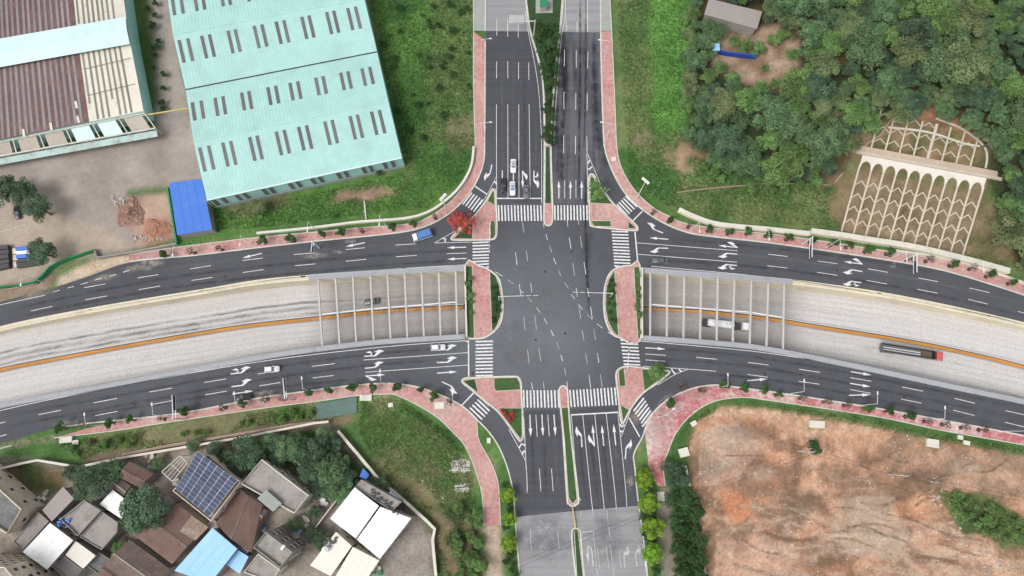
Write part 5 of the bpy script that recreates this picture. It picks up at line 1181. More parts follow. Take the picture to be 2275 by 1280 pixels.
wall('yard_wall', 'white yard wall elbow between concrete house and white hall', 'wall', c('B3', 610, 480, 735, 570, 640, 690, 510, 860), 2.0, .3, 'pale_wall', n=1)
wall('earth_bank', 'brown brick edge above the village wall', 'bank', c('A3', 1080, 200, 1500, 120, 2100, 20) + [(640, 945), (700, 938)], .8, .8, 'tan_wall', n=1)
wall('boundary_wall', 'pale wall with a brown foot along the right hand earth site', 'wall', c('C3', 1530, 300, 1570, 480), 1.4, .5, 'pale_wall', n=1)
wall('boundary_wall', 'pale straight wall between dark hedge and earth site', 'wall', c('C3', 1600, 660, 1620, 800, 1700, 1230, 1740, 1400), 1.4, .5, 'pale_wall', n=1)
wall('boundary_wall', 'low grey wall closing the factory yard towards the road', 'wall', c('A1', 830, 930, 860, 1005, 1150, 960, 1560, 880), 1.5, .4, 'grey_wall', n=1)
wall('hedge_wall', 'green netting screen in front of the blue shed', 'screen', c('A1', 1480, 380, 1560, 870), 1.6, .5, 'green_mesh', n=1)
wall('site_fence', 'green mesh fence along the left edge of the factory yard', 'fence', [(-60, 645)] + c('A1', 0, 1262, 300, 1220, 430, 1090, 600, 1010, 820, 940), 2.0, .35, 'green_mesh', n=2)
wall('brick_edge', 'reddish brick edge below the green mesh fence', 'kerb wall', c('A1', 60, 1290, 300, 1240, 330, 1232), .5, .5, 'tan_wall', n=1)
wall('blue_fence', 'dark blue sheet fence in the wood clearing', 'fence', c('C0', 1800, 465, 1850, 485, 2140, 520), 1.8, .5, M('deep_blue', (.02, .06, .3), rough=.6), terr=True, n=1)
wall('field_wall', 'thin white pipe line standing across the grass bank', 'pipe', [(809, 446), (813, 487)], .5, .35, 'pale_wall', n=1)
wall('ditch_edge', 'thin brown ditch edge on the grass slope', 'ditch', c('C1', 1450, 432, 1700, 400) + c('D1', 0, 350, 500, 362, 580, 370), .3, .3, 'tan_wall', terr=True, n=1)
wall('stair_edge', 'dark channel climbing beside the arched slope', 'channel', c('D1', 590, 350, 880, 0) + c('D0', 1000, 1200, 1080, 1080, 1180, 1000), .3, .5, 'tan_wall', terr=True, n=1)
wall('drain_channel', 'pale drain curving over the top of the arched slope', 'drain', c('D0', 1070, 1130, 1350, 1160, 1520, 1200, 1750, 1275) + c('D1', 1880, 20), .25, .5, 'pale_wall', terr=True)
wall('drain_channel', 'outer pale drain on the red bank right of the slope', 'drain', c('D0', 1490, 1050, 1700, 1130, 1850, 1230) + c('D1', 1930, 40, 1945, 130, 1930, 215), .25, .45, 'pale_wall', terr=True)
p0 = W(1271, 1128); t = thing('guard_rail', 'yellow guard rail joining the two lower median ends', 'guard rail', p0)
P = [W(1271.5, 1128) - p0, W(1273, 1140) - p0, W(1276, 1158) - p0, W(1278, 1175) - p0]
for i in range(3): MB().bar(P[i] + Vector((0, 0, .8)), P[i + 1] + Vector((0, 0, .8)), .3, .35).build('rail', 'yellow_beam', t); MB().bar(P[i], P[i] + Vector((0, 0, .9)), .15).build('post', 'grey_metal', t)

# ================================================================ arched slope frame
t = thing('concrete_slope_grid', 'cream concrete slope frame with arches and chevrons', 'slope grid', TA); o = t.location.copy()
def SP(u, d, lift=.0):
    """point on the cut slope: u along the foot, d up the slope plan"""
    p = TA + TU * u + TN * d; z = min(SLOPE * max(d - .4, 0), ZB) + min(max(SLOPE * (d - .4 - D2), 0), ZT - ZB)
    return Vector((p.x, p.y, z + lift)) - o
Lf = (TB - TA).length; NB = 10; top = D1 - .2
cream = M('slope_concrete', (.46, .405, .325), var=.14, stain=(.36, .31, .24), st=(.52, .8), stsc=.4)
pitch = Lf / NB; arcs = top - 3.6
for i in range(NB + 1):
    MB().bar(SP(i * pitch, -.2, .12), SP(i * pitch, arcs + 1.2, .12), .52, .3).build('rib', cream, t)
for i in range(NB):
    for k in range(4):
        d = 2.3 + k * 3.55; a, b = SP(i * pitch + .2, d, .1), SP((i + 1) * pitch - .2, d, .1); m_ = SP((i + .5) * pitch, d + 1.5, .1)
        mb = MB(); mb.bar(a, m_, .3, .25); mb.bar(m_, b, .3, .25); mb.build('chevron', cream, t)
    # arch head: solid between the arch and the top beam
    r_ = pitch / 2 - .28; yc = arcs; pts = [(i * pitch + .26, yc)]
    for q in range(13):
        a = math.pi - math.pi * q / 12; pts.append(((i + .5) * pitch + r_ * math.cos(a), yc + .2 + r_ * 1.25 * math.sin(a)))
    pts += [((i + 1) * pitch - .26, yc), ((i + 1) * pitch, yc), ((i + 1) * pitch, top), (i * pitch, top), (i * pitch, yc)]
    tr = tris(pts); V_ = [SP(p[0], p[1], .3) for p in pts]; Vb = [SP(p[0], p[1], -.1) for p in pts]; n_ = len(pts)
    mesh('arch', V_ + Vb, [tuple(x) for x in tr] + [(k, (k + 1) % n_, (k + 1) % n_ + n_, k + n_) for k in range(n_)], M('arch_plaster', (.56, .52, .47), var=.1, stain=(.45, .4, .34), st=(.55, .8)), t)
MB().bar(SP(-3.0, D1 + .2, .3), SP(Lf + 4.2, D1 + .2, .3), .9, .7).build('bench_beam', cream, t)
MB().bar(SP(-4.0, D1 + 1.6, .05), SP(Lf + 3.0, D1 + 1.6, .05), 1.9, .25).build('bench_path', M('bench_dust', (.44, .35, .28), var=.2), t)
nb2 = 7; w2 = Lf * .8; u0 = 2.2; ends = [9.8, 9.6, 9.4, 9.2, 9.2, 9.0, 9.2, 8.6]
for i in range(nb2 + 1):
    MB().bar(SP(u0 + w2 * i / nb2, D2 - .8, .12), SP(u0 + w2 * i / nb2, D2 + ends[i] - (.5 if i else 0), .12), .45 if i != 4 else .8, .3).build('upper_rib', cream, t)
for i in range(nb2):
    for k in range(2 if i > 3 else 3):
        d = D2 + .9 + k * 3.2; a, b = SP(u0 + w2 * i / nb2 + .2, d, .1), SP(u0 + w2 * (i + 1) / nb2 - .2, d, .1); m_ = SP(u0 + w2 * (i + .5) / nb2, d + 1.3, .1)
        if i < 2 and k == 2:
            P_ = [SP(u0 + w2 * (i + .5 - .5 * math.cos(math.pi * q / 8)) / nb2, d - .5 + 2.2 * math.sin(math.pi * q / 8), .1) for q in range(9)]; mb = MB()
            for q in range(8): mb.bar(P_[q], P_[q + 1], .22, .2)
            mb.build('upper_arch', cream, t); continue
        mb = MB(); mb.bar(a, m_, .26, .22); mb.bar(m_, b, .26, .22); mb.build('upper_chevron', cream, t)

# ================================================================ vehicles
def outline(x0, x1, hw, r0, r1, z, n=6, bow=.0):
    """rounded plan outline; r0 rear corner, r1 front corner"""
    P = []
    for cx_, cy_, r, a0 in ((x1 - r1, hw - r1, r1, 0), (x0 + r0, hw - r0, r0, 90), (x0 + r0, -hw + r0, r0, 180), (x1 - r1, -hw + r1, r1, 270)):
        for k in range(n):
            a = math.radians(a0 + 90 * k / (n - 1)); P.append((cx_ + r * math.cos(a), cy_ + r * math.sin(a), z))
    return P
def wheels(t, xs, hw, r=.33, wd=.24):
    for x in xs:
        for s in (-1, 1):
            o = MB().tube((x, s * (hw - wd), r), (x, s * hw, r), r, r, 14).build('wheel', 'rubber', t)
            MB().tube((x, s * (hw - .02), r), (x, s * (hw + .015), r), r * .58, r * .5, 10).build('rim', 'grey_metal', o)
def car(label, at, to, paint, glass='glass', L=4.6, hw=.9, z=0.0, cab=(-1.55, .78, -1.0, .05), roofh=1.45, sunroof=False, lamps=False, suv=False):
    a, b = W(*at, z + .8), W(*to, z + .8); m = (a + b) / 2; rz = heading(a, b)
    t = thing('car', label, 'car', (m.x, m.y, z), rz)
    h = L / 2; mb = MB()
    mb.loft([outline(-h + .1, h - .12, hw - .08, .3, .45, .22), outline(-h, h - .02, hw, .32, .5, .42), outline(-h + .02, h, hw, .32, .5, .66), outline(-h + .08, h - .06, hw - .03, .3, .48, .84),
             outline(-h + .2, h - .3, hw - .14, .28, .42, .97 if not suv else 1.06)])
    body = mb.build('body', paint, t, smooth=True)
    x0, x1, x2, x3 = cab
    if suv: x0, x2 = -h + .12, -h + .5
    zb = .93 if not suv else 1.0
    rf = roofh if not suv else roofh + .22
    g = MB().loft([outline(x0, x1, hw - .12, .2, .25, zb), outline(x2, x3, hw - .27, .2, .22, rf - .05)]); g.build('windows', glass, t)
    r = MB().loft([outline(x2 - .08, x3 + .08, hw - .24, .2, .22, rf - .06), outline(x2 + .02, x3 - .02, hw - .3, .2, .22, rf + .02)]).build('roof', paint, t, smooth=False)
    if sunroof: MB().poly([(x2 + .25, -.42), (x3 - .1, -.42), (x3 - .1, .42), (x2 + .25, .42)], rf + .02, rf + .035).build('sunroof', glass, r)
    for s in (-1, 1):
        p = MB().bar((x1, s * (hw - .12), zb), (x3 + .02, s * (hw - .27), rf), .09, .07).build('pillar', paint, t)
        MB().bar((x0, s * (hw - .12), zb), (x2 - .02, s * (hw - .27), rf), .14, .08).build('pillar', paint, t)
        MB().bar((x1 - .35, s * (hw - .05), 1.0), (x1 - .35, s * (hw + .18), 1.02), .16, .16).build('mirror', paint, t)
        MB().bar((h - .35, s * (hw - .3), .72), (h - .02, s * (hw - .42), .7), .24, .14).build('headlight', 'lamp_lens', t)
        MB().bar((-h + .06, s * (hw - .3), .76), (-h - .01, s * (hw - .3), .76), .34, .14).build('tail_light', 'paint_red' if not lamps else 'lamp_lens', t)
    wheels(t, (-h + .85, h - .9), hw + .01)
    return t
car('white sedan with a grey sunroof behind the waiting row', (1141, 353), (1140.3, 384), 'paint_white', 'glass_grey', sunroof=True)
car('black car waiting in the leftmost lane of the upper road', (1118.5, 395), (1118.5, 428), 'paint_black')
car('white car with a blue tinted glass roof at the stop line', (1138.5, 402), (1139, 435), 'paint_white', 'glass_blue', sunroof=True)
car('grey car stopped over the stop line', (1168.5, 410), (1169.5, 443), 'paint_grey', 'glass')
car('white car beside the left sunken opening near the crossing', (957, 773), (990, 771), 'paint_white', 'glass_grey', suv=True, L=4.4)
car('white car alone in the lower left road', (587, 822), (621, 819), 'paint_white', 'glass_grey', suv=True, L=4.5)
car('black car close to the lower left kerb under a lamp', (524, 885), (559, 880), 'paint_black')
car('dark car with lit rear lamps right of the crossing', (1484, 580), (1449, 578), 'paint_dark_green', lamps=True)
car('dark car under the struts of the left sunken road', (843, 667), (809, 673), 'paint_dark_green', z=-6.6)
car('black car parked in the factory yard bay', (37, 455), (38.5, 487), 'paint_black')
def cab_box(t, x0, x1, hw, z0, z1, paint, glass='glass'):
    cb = MB().loft([outline(x0, x1, hw, .12, .2, z0), outline(x0, x1, hw, .12, .2, z0 + (z1 - z0) * .55), outline(x0, x1 - .25, hw - .06, .12, .25, z1 - .1), outline(x0 + .1, x1 - .45, hw - .18, .12, .25, z1)]).build('cab', paint, t)
    MB().add([(x1 + .015, -hw + .2, z0 + (z1 - z0) * .52), (x1 + .015, hw - .2, z0 + (z1 - z0) * .52), (x1 - .2, hw - .28, z1 - .16), (x1 - .2, -hw + .28, z1 - .16)], [(0, 1, 2, 3)]).build('windscreen', glass, cb)
    for s in (-1, 1): MB().bar((x1 - .1, s * hw, z1 - .7), (x1 + .05, s * (hw + .25), z1 - .8), .1, .3).build('mirror', 'dark_metal', cb)
def truck(label, at, to, L, z, build, hw=1.15):
    a, b = W(*at, z + 1.8), W(*to, z + 1.8); m = (a + b) / 2
    t = thing('truck', label, 'truck', (m.x, m.y, z), heading(a, b)); build(t, (b - a).length / 2, hw); return t
def blue_truck(t, h, hw):
    cab_box(t, h - 1.6, h, hw - .05, .5, 2.3, 'paint_white')
    MB().box(-h, h - 1.7, -.5, .5, .5, .8).build('chassis', 'dark_metal', t)
    MB().box(-h, h - 1.75, -hw - .05, hw + .05, .85, 1.35).build('bed', 'pale_aqua', t)
    MB().loft([outline(-h + .05, h - 1.78, hw, .1, .1, 1.35), outline(-h + .1, h - 1.8, hw - .02, .2, .2, 2.5), outline(-h + .3, h - 1.95, hw - .3, .3, .3, 2.75)]).build('tarpaulin', 'tarp_blue', t)
    wheels(t, (-h + 1.2, h - .9), hw - .02, .4, .3)
truck('small truck with blue covered bed and white cab in the slip road', (958, 515), (916, 529), 5.8, 0, blue_truck)
def tanker(t, h, hw):
    cab_box(t, h - 2.1, h, hw, .7, 2.9, 'paint_white')
    MB().box(-h, h - 2.2, -.5, .5, .7, 1.0).build('chassis', 'dark_metal', t)
    MB().box(h - 4.6, h - 2.3, -hw + .1, hw - .1, .9, 1.3).build('fifth_wheel', 'dark_metal', t)
    n = 12; R_ = []
    for x, k in ((-h + 1.4, .8), (-h + 1.6, 1), (h - 4.9, 1), (h - 4.6, .8)):
        R_.append([(x, hw * k * math.cos(2 * math.pi * i / n), 1.95 + .9 * k * math.sin(2 * math.pi * i / n)) for i in range(n)])
    tk_ = MB().loft(R_).build('tank', 'paint_white', t, smooth=False)
    for x in (-h + 3, 0, h - 6): MB().tube((x, 0, 2.8), (x, 0, 2.98), .3, .3, 10).build('hatch', 'grey_metal', tk_)
    MB().box(-h, -h + 1.3, -hw, hw, .9, 1.2).build('rear_deck', 'dark_metal', t)
    wheels(t, (-h + .9, -h + 2.1, h - 3.6, h - 1.2), hw, .5, .4)
truck('white tank truck under the right hand struts', (1562, 715), (1664, 727), 13, -6.6, tanker)
def tipper(t, h, hw):
    cab_box(t, h - 1.9, h, hw, .7, 2.9, 'paint_red')
    MB().box(-h, h - 2.0, -.5, .5, .7, 1.0).build('chassis', 'dark_metal', t)
    x0, x1 = -h, h - 2.5; bd = MB().box(x0, x1, -hw, hw, 1.0, 1.25).build('bed_floor', 'paint_grey', t)
    for s in (-1, 1):
        MB().box(x0, x1, s * hw - .08, s * hw + .08, 1.25, 2.7).build('side_board', 'paint_black', t)
        MB().bar((x0 + .7, s * .35, 1.3), (x1 - 3.5, s * .35, 1.3), .22, .12).build('floor_rail', 'white_metal', bd)
    MB().box(x0, x0 + .15, -hw, hw, 1.25, 2.6).build('tailgate', 'paint_dark_green', t); MB().box(x1 - .15, x1, -hw, hw, 1.25, 2.9).build('headboard', 'paint_black', t)
    MB().box(x1 - 3.2, x1 - .2, -hw + .1, hw - .1, 1.26, 1.6).build('load', 'soil_bed', t)
    wheels(t, (-h + 1, -h + 2.3, -h + 3.6, h - 3.8, h - 1.2), hw, .5, .4)
truck('long dark open truck with a red cab in the right sunken road', (1958, 772), (2092, 793), 17, -5.6, tipper)

# ================================================================ street furniture
def lamp(label, base, arm_to, h=9.0, al=2.6, z=.12):
    """lamp post standing at 'base', arm towards pixel arm_to"""
    p = W(*base, z); q = W(*arm_to, z); d = (q - p); d.z = 0; d.normalize()
    t = thing('street_lamp', label, 'street lamp', p, 0, 'street lamps')
    MB().tube((0, 0, 0), (0, 0, .5), .16, .14, 8).build('base', 'white_metal', t); MB().tube((0, 0, .5), (0, 0, h), .11, .07, 8).build('pole', 'white_metal', t)
    MB().tube((0, 0, h), tuple(d * al + Vector((0, 0, h + .4))), .06, .05, 6).build('arm', 'white_metal', t)
    e = d * al + Vector((0, 0, h + .4)); MB().bar(e - d * .1, e + d * .8, .32, .14).build('lamp_head', 'white_metal', t)
def lamps(where, items):
    items.sort(key=lambda i: i[0][0])
    for k, (b, a) in enumerate(items): lamp(f'{ORD[k]} street lamp from the left along the {where}', b, a)
dn = lambda p: (p[0], p[1] + 40); upw = lambda p: (p[0] - 2, p[1] - 40)
lamps('upper left road', [(p, dn(p)) for p in [c1('A1', 380, 1225), c1('A1', 1665, 975), c1('A1', 2235, 885), c1('B1', 530, 768), c1('B1', 1140, 715)]])
lamps('lower left road', [(p, upw(p)) for p in [c1('A2', 930, 1220), c1('A2', 1500, 1135), c1('A2', 2195, 1042), (693, 869), (859, 853), c1('B2', 1765, 1045)]])
lamps('lower right road', [(p, upw(p)) for p in [c1('C2', 1820, 885), c1('D2', 210, 935), c1('D2', 830, 1040), c1('D2', 1400, 1165), c1('D2', 2080, 1270)]])
lamps('upper right road', [(p, dn(p)) for p in [c1('C1', 1580, 772), c1('C1', 2170, 838), c1('D1', 520, 918), c1('D1', 1080, 1020), c1('D1', 1730, 1112)]])
for lab, b, a in [('street lamp nearest the top edge on the left pavement of the upper road', (1071, 124), (1100, 122)), ('lower street lamp on the left pavement of the upper road', (1071, 303), (1100, 301)),
                  ('street lamp nearest the top edge on the right pavement of the upper road', (1344, 127), (1320, 125)), ('lower street lamp on the right pavement of the upper road', (1349, 303), (1320, 301)),
                  ('street lamp on the dusty red pavement of the lower right corner', c1('C2', 1285, 1140), (1520, 880))]: lamp(lab, b, a)
def floodlight(label, base, tipd):
    p = W(*base, .12); t = thing('floodlight_mast', label, 'floodlight', p); q = W(*tipd, .12) - p; q.z = 0; q.normalize(); n = Vector((-q.y, q.x, 0)); h = 15
    MB().tube((0, 0, 0), (0, 0, h), .2, .12, 8).build('mast', 'pale_wall', t)
    MB().bar(n * -1.2 + Vector((0, 0, h)), n * 1.2 + Vector((0, 0, h)), .2).build('crossbar', 'pale_wall', t)
    for s in (-1, -.35, .35, 1): MB().bar(n * s + Vector((0, 0, h + .1)), n * s + q * .7 + Vector((0, 0, h - .1)), .5, .3).build('floodlight_head', 'white_metal', t)
floodlight('tall T headed floodlight mast on the upper left bend', (993, 474), (1100, 560)); floodlight('tall T headed floodlight mast on the upper right bend', (1415, 440), (1300, 560))
def signal(label, base, tip, z=.12, h=6.4, heads=3):
    p = W(*base, h); p.z = z; q = W(*tip, h); q.z = z; t = thing('traffic_signal', label, 'traffic light', p); d = q - p; L_ = d.length; d.normalize()
    MB().tube((0, 0, 0), (0, 0, h + .4), .14, .1, 8).build('pole', 'white_metal', t); MB().tube((0, 0, h), tuple(d * L_ + Vector((0, 0, h + .2))), .1, .07, 6).build('mast_arm', 'white_metal', t)
    for k in range(heads):
        e = d * (L_ * (1 - .17 * k) - .2) + Vector((0, 0, h - .1)); hd = MB().bar(e + Vector((0, 0, -.5)), e + Vector((0, 0, .5)), .4, .3).build('signal_head', 'dark_metal', t)
    e = Vector((0, 0, 3)); MB().bar(e + d * .25, e + d * .25 + Vector((0, 0, .8)), .3).build('side_signal', 'dark_metal', t)
signal('traffic light arm reaching right from the left planted island', (1108, 659), (1199, 657)); signal('traffic light arm reaching left from the right planted island', (1361, 652), (1268, 649.5))
signal('traffic light arm over the lower right zebra crossing', (1394, 820), (1399, 758)); signal('traffic light arm over the upper left zebra crossing', (1088.5, 496), (1087.5, 566))
def gantry(label, base, tip, z=.12):
    p = W(*base, 6.6); p.z = z; q = W(*tip, 6.6); q.z = z; t = thing('sign_gantry', label, 'road sign', p, 0, 'cantilever road signs'); d = q - p; L_ = d.length; d.normalize()
    MB().tube((0, 0, 0), (0, 0, 7.8), .2, .16, 8).build('post', 'white_metal', t)
    for h in (5.8, 7.4): MB().tube((0, 0, h), tuple(d * L_ + Vector((0, 0, h))), .15, .13, 8).build('arm', 'white_metal', t)
    MB().bar(d * L_ * .35 + Vector((0, 0, 6.6)), d * L_ * .99 + Vector((0, 0, 6.6)), .1, 1.4).build('sign_panel', 'dark_metal', t)
for lab, b, tp in [('double armed road sign over the far lower left road', (388, 930), (386, 878)), ('double armed road sign over the lower left road nearer the crossing', (635, 886), (631, 841)), ('double armed road sign over the upper left road', (696, 538), (693, 561)),
                   ('double armed road sign over the upper right road nearer the crossing', (1802, 529), (1801, 573)), ('double armed road sign over the far upper right road', (2033, 566), (2033, 607))]: gantry(lab, b, tp)
p = W(1186, 78, .14); t = thing('sign_gantry', 'broad grey sign board on an arm over the upper road', 'road sign', p, 0, 'cantilever road signs')
A_ = W(1189, 47, 7.2) - p; B_ = W(1131, 48, 7.2) - p; C__ = W(1164, 48, 7.2) - p
MB().tube((0, 0, 0), (A_.x, A_.y, 7.6), .2, .16, 8).build('post', 'pale_wall', t); MB().tube(tuple(A_), tuple(B_), .14, .12, 8).build('arm', 'pale_wall', t)
MB().add([B_ + Vector((0, .15, -1.3)), C__ + Vector((0, .15, -1.3)), C__ + Vector((0, 1.35, 1.2)), B_ + Vector((0, 1.35, 1.2)), B_ + Vector((0, .3, -1.35)), C__ + Vector((0, .3, -1.35)), C__ + Vector((0, 1.5, 1.15)), B_ + Vector((0, 1.5, 1.15))], [(0, 1, 2, 3), (7, 6, 5, 4), (0, 4, 5, 1), (3, 2, 6, 7), (0, 3, 7, 4), (1, 5, 6, 2)]).build('sign_panel', M('sign_back', (.42, .43, .46), rough=.5, var=.05), t)
# bollards on the upper right island
bl = c('Z8', 278, 935, 278, 975, 278, 1015, 278, 1060, 278, 1105)
for k, b in enumerate(bl):
    p = W(*b, .12); t = thing('bollard', f'{ORD[k]} bollard from the top on the upper right island', 'bollard', p, 0, 'bollards'); MB().tube((0, 0, 0), (0, 0, .8), .16, .14, 8).build('post', 'kerb_stone', t); MB().tube((0, 0, .6), (0, 0, .7), .17, .17, 8).build('band', 'yellow_beam', t)
# cabinets and slabs
def cabinet(label, px, py, w_, d_, h, rz=0.0, mat='pale_wall', zz=0.0, name='utility_cabinet', cat='cabinet'):
    p = WT(px, py); t = thing(name, label, cat, (p.x, p.y, p.z + zz), rz)
    MB().box(-w_ / 2, w_ / 2, -d_ / 2, d_ / 2, -.1, h - .1).build('body', mat, t); MB().box(-w_ / 2 - .06, w_ / 2 + .06, -d_ / 2 - .06, d_ / 2 + .06, h - .1, h).build('lid', mat, t)
for a in [('cream block on the verge beside the dusty red pavement', 1518, 1005, 2.6, 2.3, 1.0, .25), ('small cream block on the curved lower right verge', 1540, 941, 1.6, 1.2, .8, .5), ('white box on the earth below the lower right road', 1813, 943, 4.2, 1.9, .9, -.05), ('white slab box with dark hole near the right edge', 2069, 985, 3.2, 2.2, .9, -.15),
          ('smallest white box on the right verge', 2131, 972, 1.3, 1.1, .7, -.2), ('white box right of the smallest one on the verge', 2145, 984, 1.6, 1.1, .7, -.2), ('pale slab at the bend of the lower left pavement', 813, 884, 3.3, 1.6, .5, .0), ('cream square plate on the upper right pavement', 1363, 354, 1.4, 1.3, .35, .15),
          ('white chamber lid in the lower left lawn', 868, 900, 1.3, 1.1, .4, .1), ('pale slab on the red pavement of the lower left bend', 976, 901, 2.6, 1.9, .25, .05), ('pale block below the far lower left pavement', 150, 977, 3.4, 1.6, .9, .1), ('smaller pale block right of the far lower left block', 170, 983, 1.6, 1.2, .7, .1),
          ('white cabinet standing in the upper median', 1216, 321, 1.5, 1.9, 1.6, 0), ('concrete chamber beside the lower end of the left path', 1064, 1147, 2.0, 1.6, .6, 0.1), ('small white chamber left of the lower slip road', 1086, 979, 1.0, 1.4, .5, 0), ('cream slab on the lower right dusty path', 1468, 1103, 1.9, 2.4, .2, 0)]: cabinet(*a)
# tangled steel lattice left of the lower left path
for lab, px, py, s_, sd in [('larger white tangle of lattice steel beside the lower left path', 1022, 1036, 1.0, 4), ('smaller white tangle of lattice steel beside the lower left path', 1025, 1084, .7, 9)]:
    p = W(px, py, 2); t = thing('lattice_steel', lab, 'steel lattice', (p.x, p.y, 0), .1); r = random.Random(sd)
    MB().poly([(-2.6 * s_, -1.6 * s_), (2.4 * s_, -2.0 * s_), (2.9 * s_, 1.0 * s_), (.3 * s_, 2.2 * s_), (-2.9 * s_, 1.2 * s_)], -.05, .15).build('footing', 'pale_stone', t)
    for k in range(9):
        x = r.uniform(-2.3, 2.3) * s_; y = r.uniform(-1.5, 1.5) * s_; a = r.choice([0, 0, 1.571]) + r.uniform(-.15, .15); L_ = r.uniform(1.2, 3.0) * s_; z = r.uniform(.6, 2.4)
        d = Vector((math.cos(a), math.sin(a), r.uniform(-.15, .15))) * L_ / 2; MB().bar(Vector((x, y, z)) - d, Vector((x, y, z)) + d, .11).build('bar', 'white_metal', t)
    for k in range(4): x, y = (-1.6 + k) * s_, r.uniform(-1, 1) * s_; MB().bar((x, y, 0), (x + r.uniform(-.3, .3), y, 2.4), .12).build('post', 'white_metal', t)
# power lines
def pole(label, px, py, h=9.5):
    p = W(px, py, h); t = thing('utility_pole', label, 'utility pole', (p.x, p.y, 0)); MB().tube((0, 0, 0), (0, 0, h), .2, .13, 8).build('pole', 'kerb_stone', t)
    for k, z in enumerate((h - .3, h - 1.2)): MB().bar((-1.1, -.3 + .6 * k, z), (1.1, .3 - .6 * k, z), .1).build('crossarm', 'grey_metal', t)
    return Vector((p.x, p.y, h - .2))
pa = pole('utility pole standing in the lone bush on the earth site', 1806, 1004); pb = pole('utility pole right of the lone bush on the earth site', 2016, 1058); pc = W(1120, 1268, 9.3); pd = W(2330, 1120, 9.3)
for k, (A_, B_) in enumerate([(pc, pa), (pa, pb), (pb, pd)]):
    for j in (-1, 1):
        n = Vector((-(B_ - A_).y, (B_ - A_).x, 0)).normalized() * .55 * j; mb = MB(); P_ = []
        for q in range(17):
            u = q / 16; v = A_.lerp(B_, u) + n; v.z -= 1.6 * 4 * u * (1 - u) * (1 if k else 1.6); P_.append(v - A_)
        for q in range(16): mb.tube(P_[q], P_[q + 1], .035, .035, 4, False)
        tag(mb.build('power_wire', 'dark_metal', None, A_), f'{"upper" if j > 0 else "lower"} power wire ' + ('crossing the lower road', 'between the two poles on the earth', 'leaving to the right edge')[k], 'wire', 'power wires')

# ================================================================ trees and plants
# wood on the hill: scattered crowns, clear of the shed, the clearing and the slope
WOOD = [(1525, -40), (2340, -60), (2340, 620), (2262, 585), (2240, 500), (2215, 420), (2200, 330), (2120, 275), (2000, 265), (1930, 320), (1895, 345), (1850, 405), (1720, 400), (1640, 385), (1570, 345), (1525, 300), (1512, 170)]
CLEAR = [[(1572, 95), (1690, 62), (1765, 60), (1782, 130), (1745, 190), (1585, 165)], [(1562, -8), (1695, 26), (1682, 70), (1560, 40)], [(1780, -20), (1830, -20), (1830, 15), (1780, 15)], [(2015, 235), (2060, 240), (2075, 262), (2015, 268)], [(2095, 215), (2150, 225), (2150, 290), (2100, 260)], [(2150, 100), (2165, 95), (2160, 115)]]
pts = []; tries = 0
rw = random.Random(3)
while tries < 6000:
    tries += 1
    x, y = rw.uniform(1510, 2340), rw.uniform(-60, 620)
    if not inpoly(np.array([x]), np.array([y]), WOOD)[0]: continue
    if any(inpoly(np.array([x]), np.array([y]), q)[0] for q in CLEAR): continue
    r = rw.choice([20, 24, 30, 36, 42, 46]) * (1.0 if x > 1700 else .85)
    if any((x - a) ** 2 + (y - b) ** 2 < (.53 * (r + q)) ** 2 for a, b, q in pts): continue
    ring = np.array([[x + r * .95 * math.cos(k * .524), y + r * .95 * math.sin(k * .524)] for k in range(12)])
    if inpoly(ring[:, 0], ring[:, 1], [(1862, 400), (1900, 345), (1962, 290), (2080, 262), (2190, 318), (2222, 432), (2190, 585), (1850, 520)]).any(): continue
    if any(inpoly(ring[:, 0], ring[:, 1], q).sum() > 2 for q in CLEAR[:3]) or (ring[:, 0] < 1505).any(): continue
    pts.append((x, y, r))
def wood_zone(x, y):
    if y < 60: return 'along the top edge of the wood' if x > 1750 else 'around the grey shed'
    if x > 2180 and y > 300: return 'right of the arched slope'
    if x < 1790 and y < 215: return 'around the clearing'
    if y > 215 and x < 1720: return 'at the lower left of the wood'
    if y > 215 and x < 1960: return 'just left above the arched slope'
    if x > 2080: return 'near the right edge of the wood'
    return 'in the middle of the wood'
WLAB = {'forest': ('mid green broad tree in the dense wood on the hill', 'mid green trees of the wood'), 'olive': ('olive grey crowned tree in the dense wood on the hill', 'olive trees of the wood'),
        'fresh': ('bright green crowned tree in the dense wood on the hill', 'bright green trees of the wood'), 'dark': ('dark green tree in the dense wood on the hill', 'dark trees of the wood')}
for x, y, r in pts:
    k = rw.choices(['forest', 'olive', 'fresh', 'dark'], [5, 2.2 if x > 1750 else .6, 2, 2])[0]
    rad = r * .138 * rw.uniform(.95, 1.15)
    zn = wood_zone(x, y); ad = WLAB[k][0].split(' tree')[0]
    tree('wood_tree', f'{ad} tree {zn}', x, y, rad * rw.uniform(1.5, 2.2), rad, k, f'{k} trees {zn}')
# clearing bushes
for i, (x, y, r) in enumerate([(1632, 92, 2.2), (1660, 98, 1.9), (1690, 105, 2.3), (1648, 112, 1.5), (1600, 60, 1.8), (1676, 118, 1.5), (1720, 90, 2.4), (1745, 75, 2.6), (1760, 120, 2.2), (1600, 150, 2.2), (1625, 172, 2.4), (1720, 186, 2.0), (1575, 120, 2.6), (1700, 150, 1.2), (1590, 100, 2.0)]):
    tree('clearing_bush', 'small green bush in the clearing near the grey shed', x, y, r * 1.3, r, 'fresh', 'bushes in the clearing', 'bush')
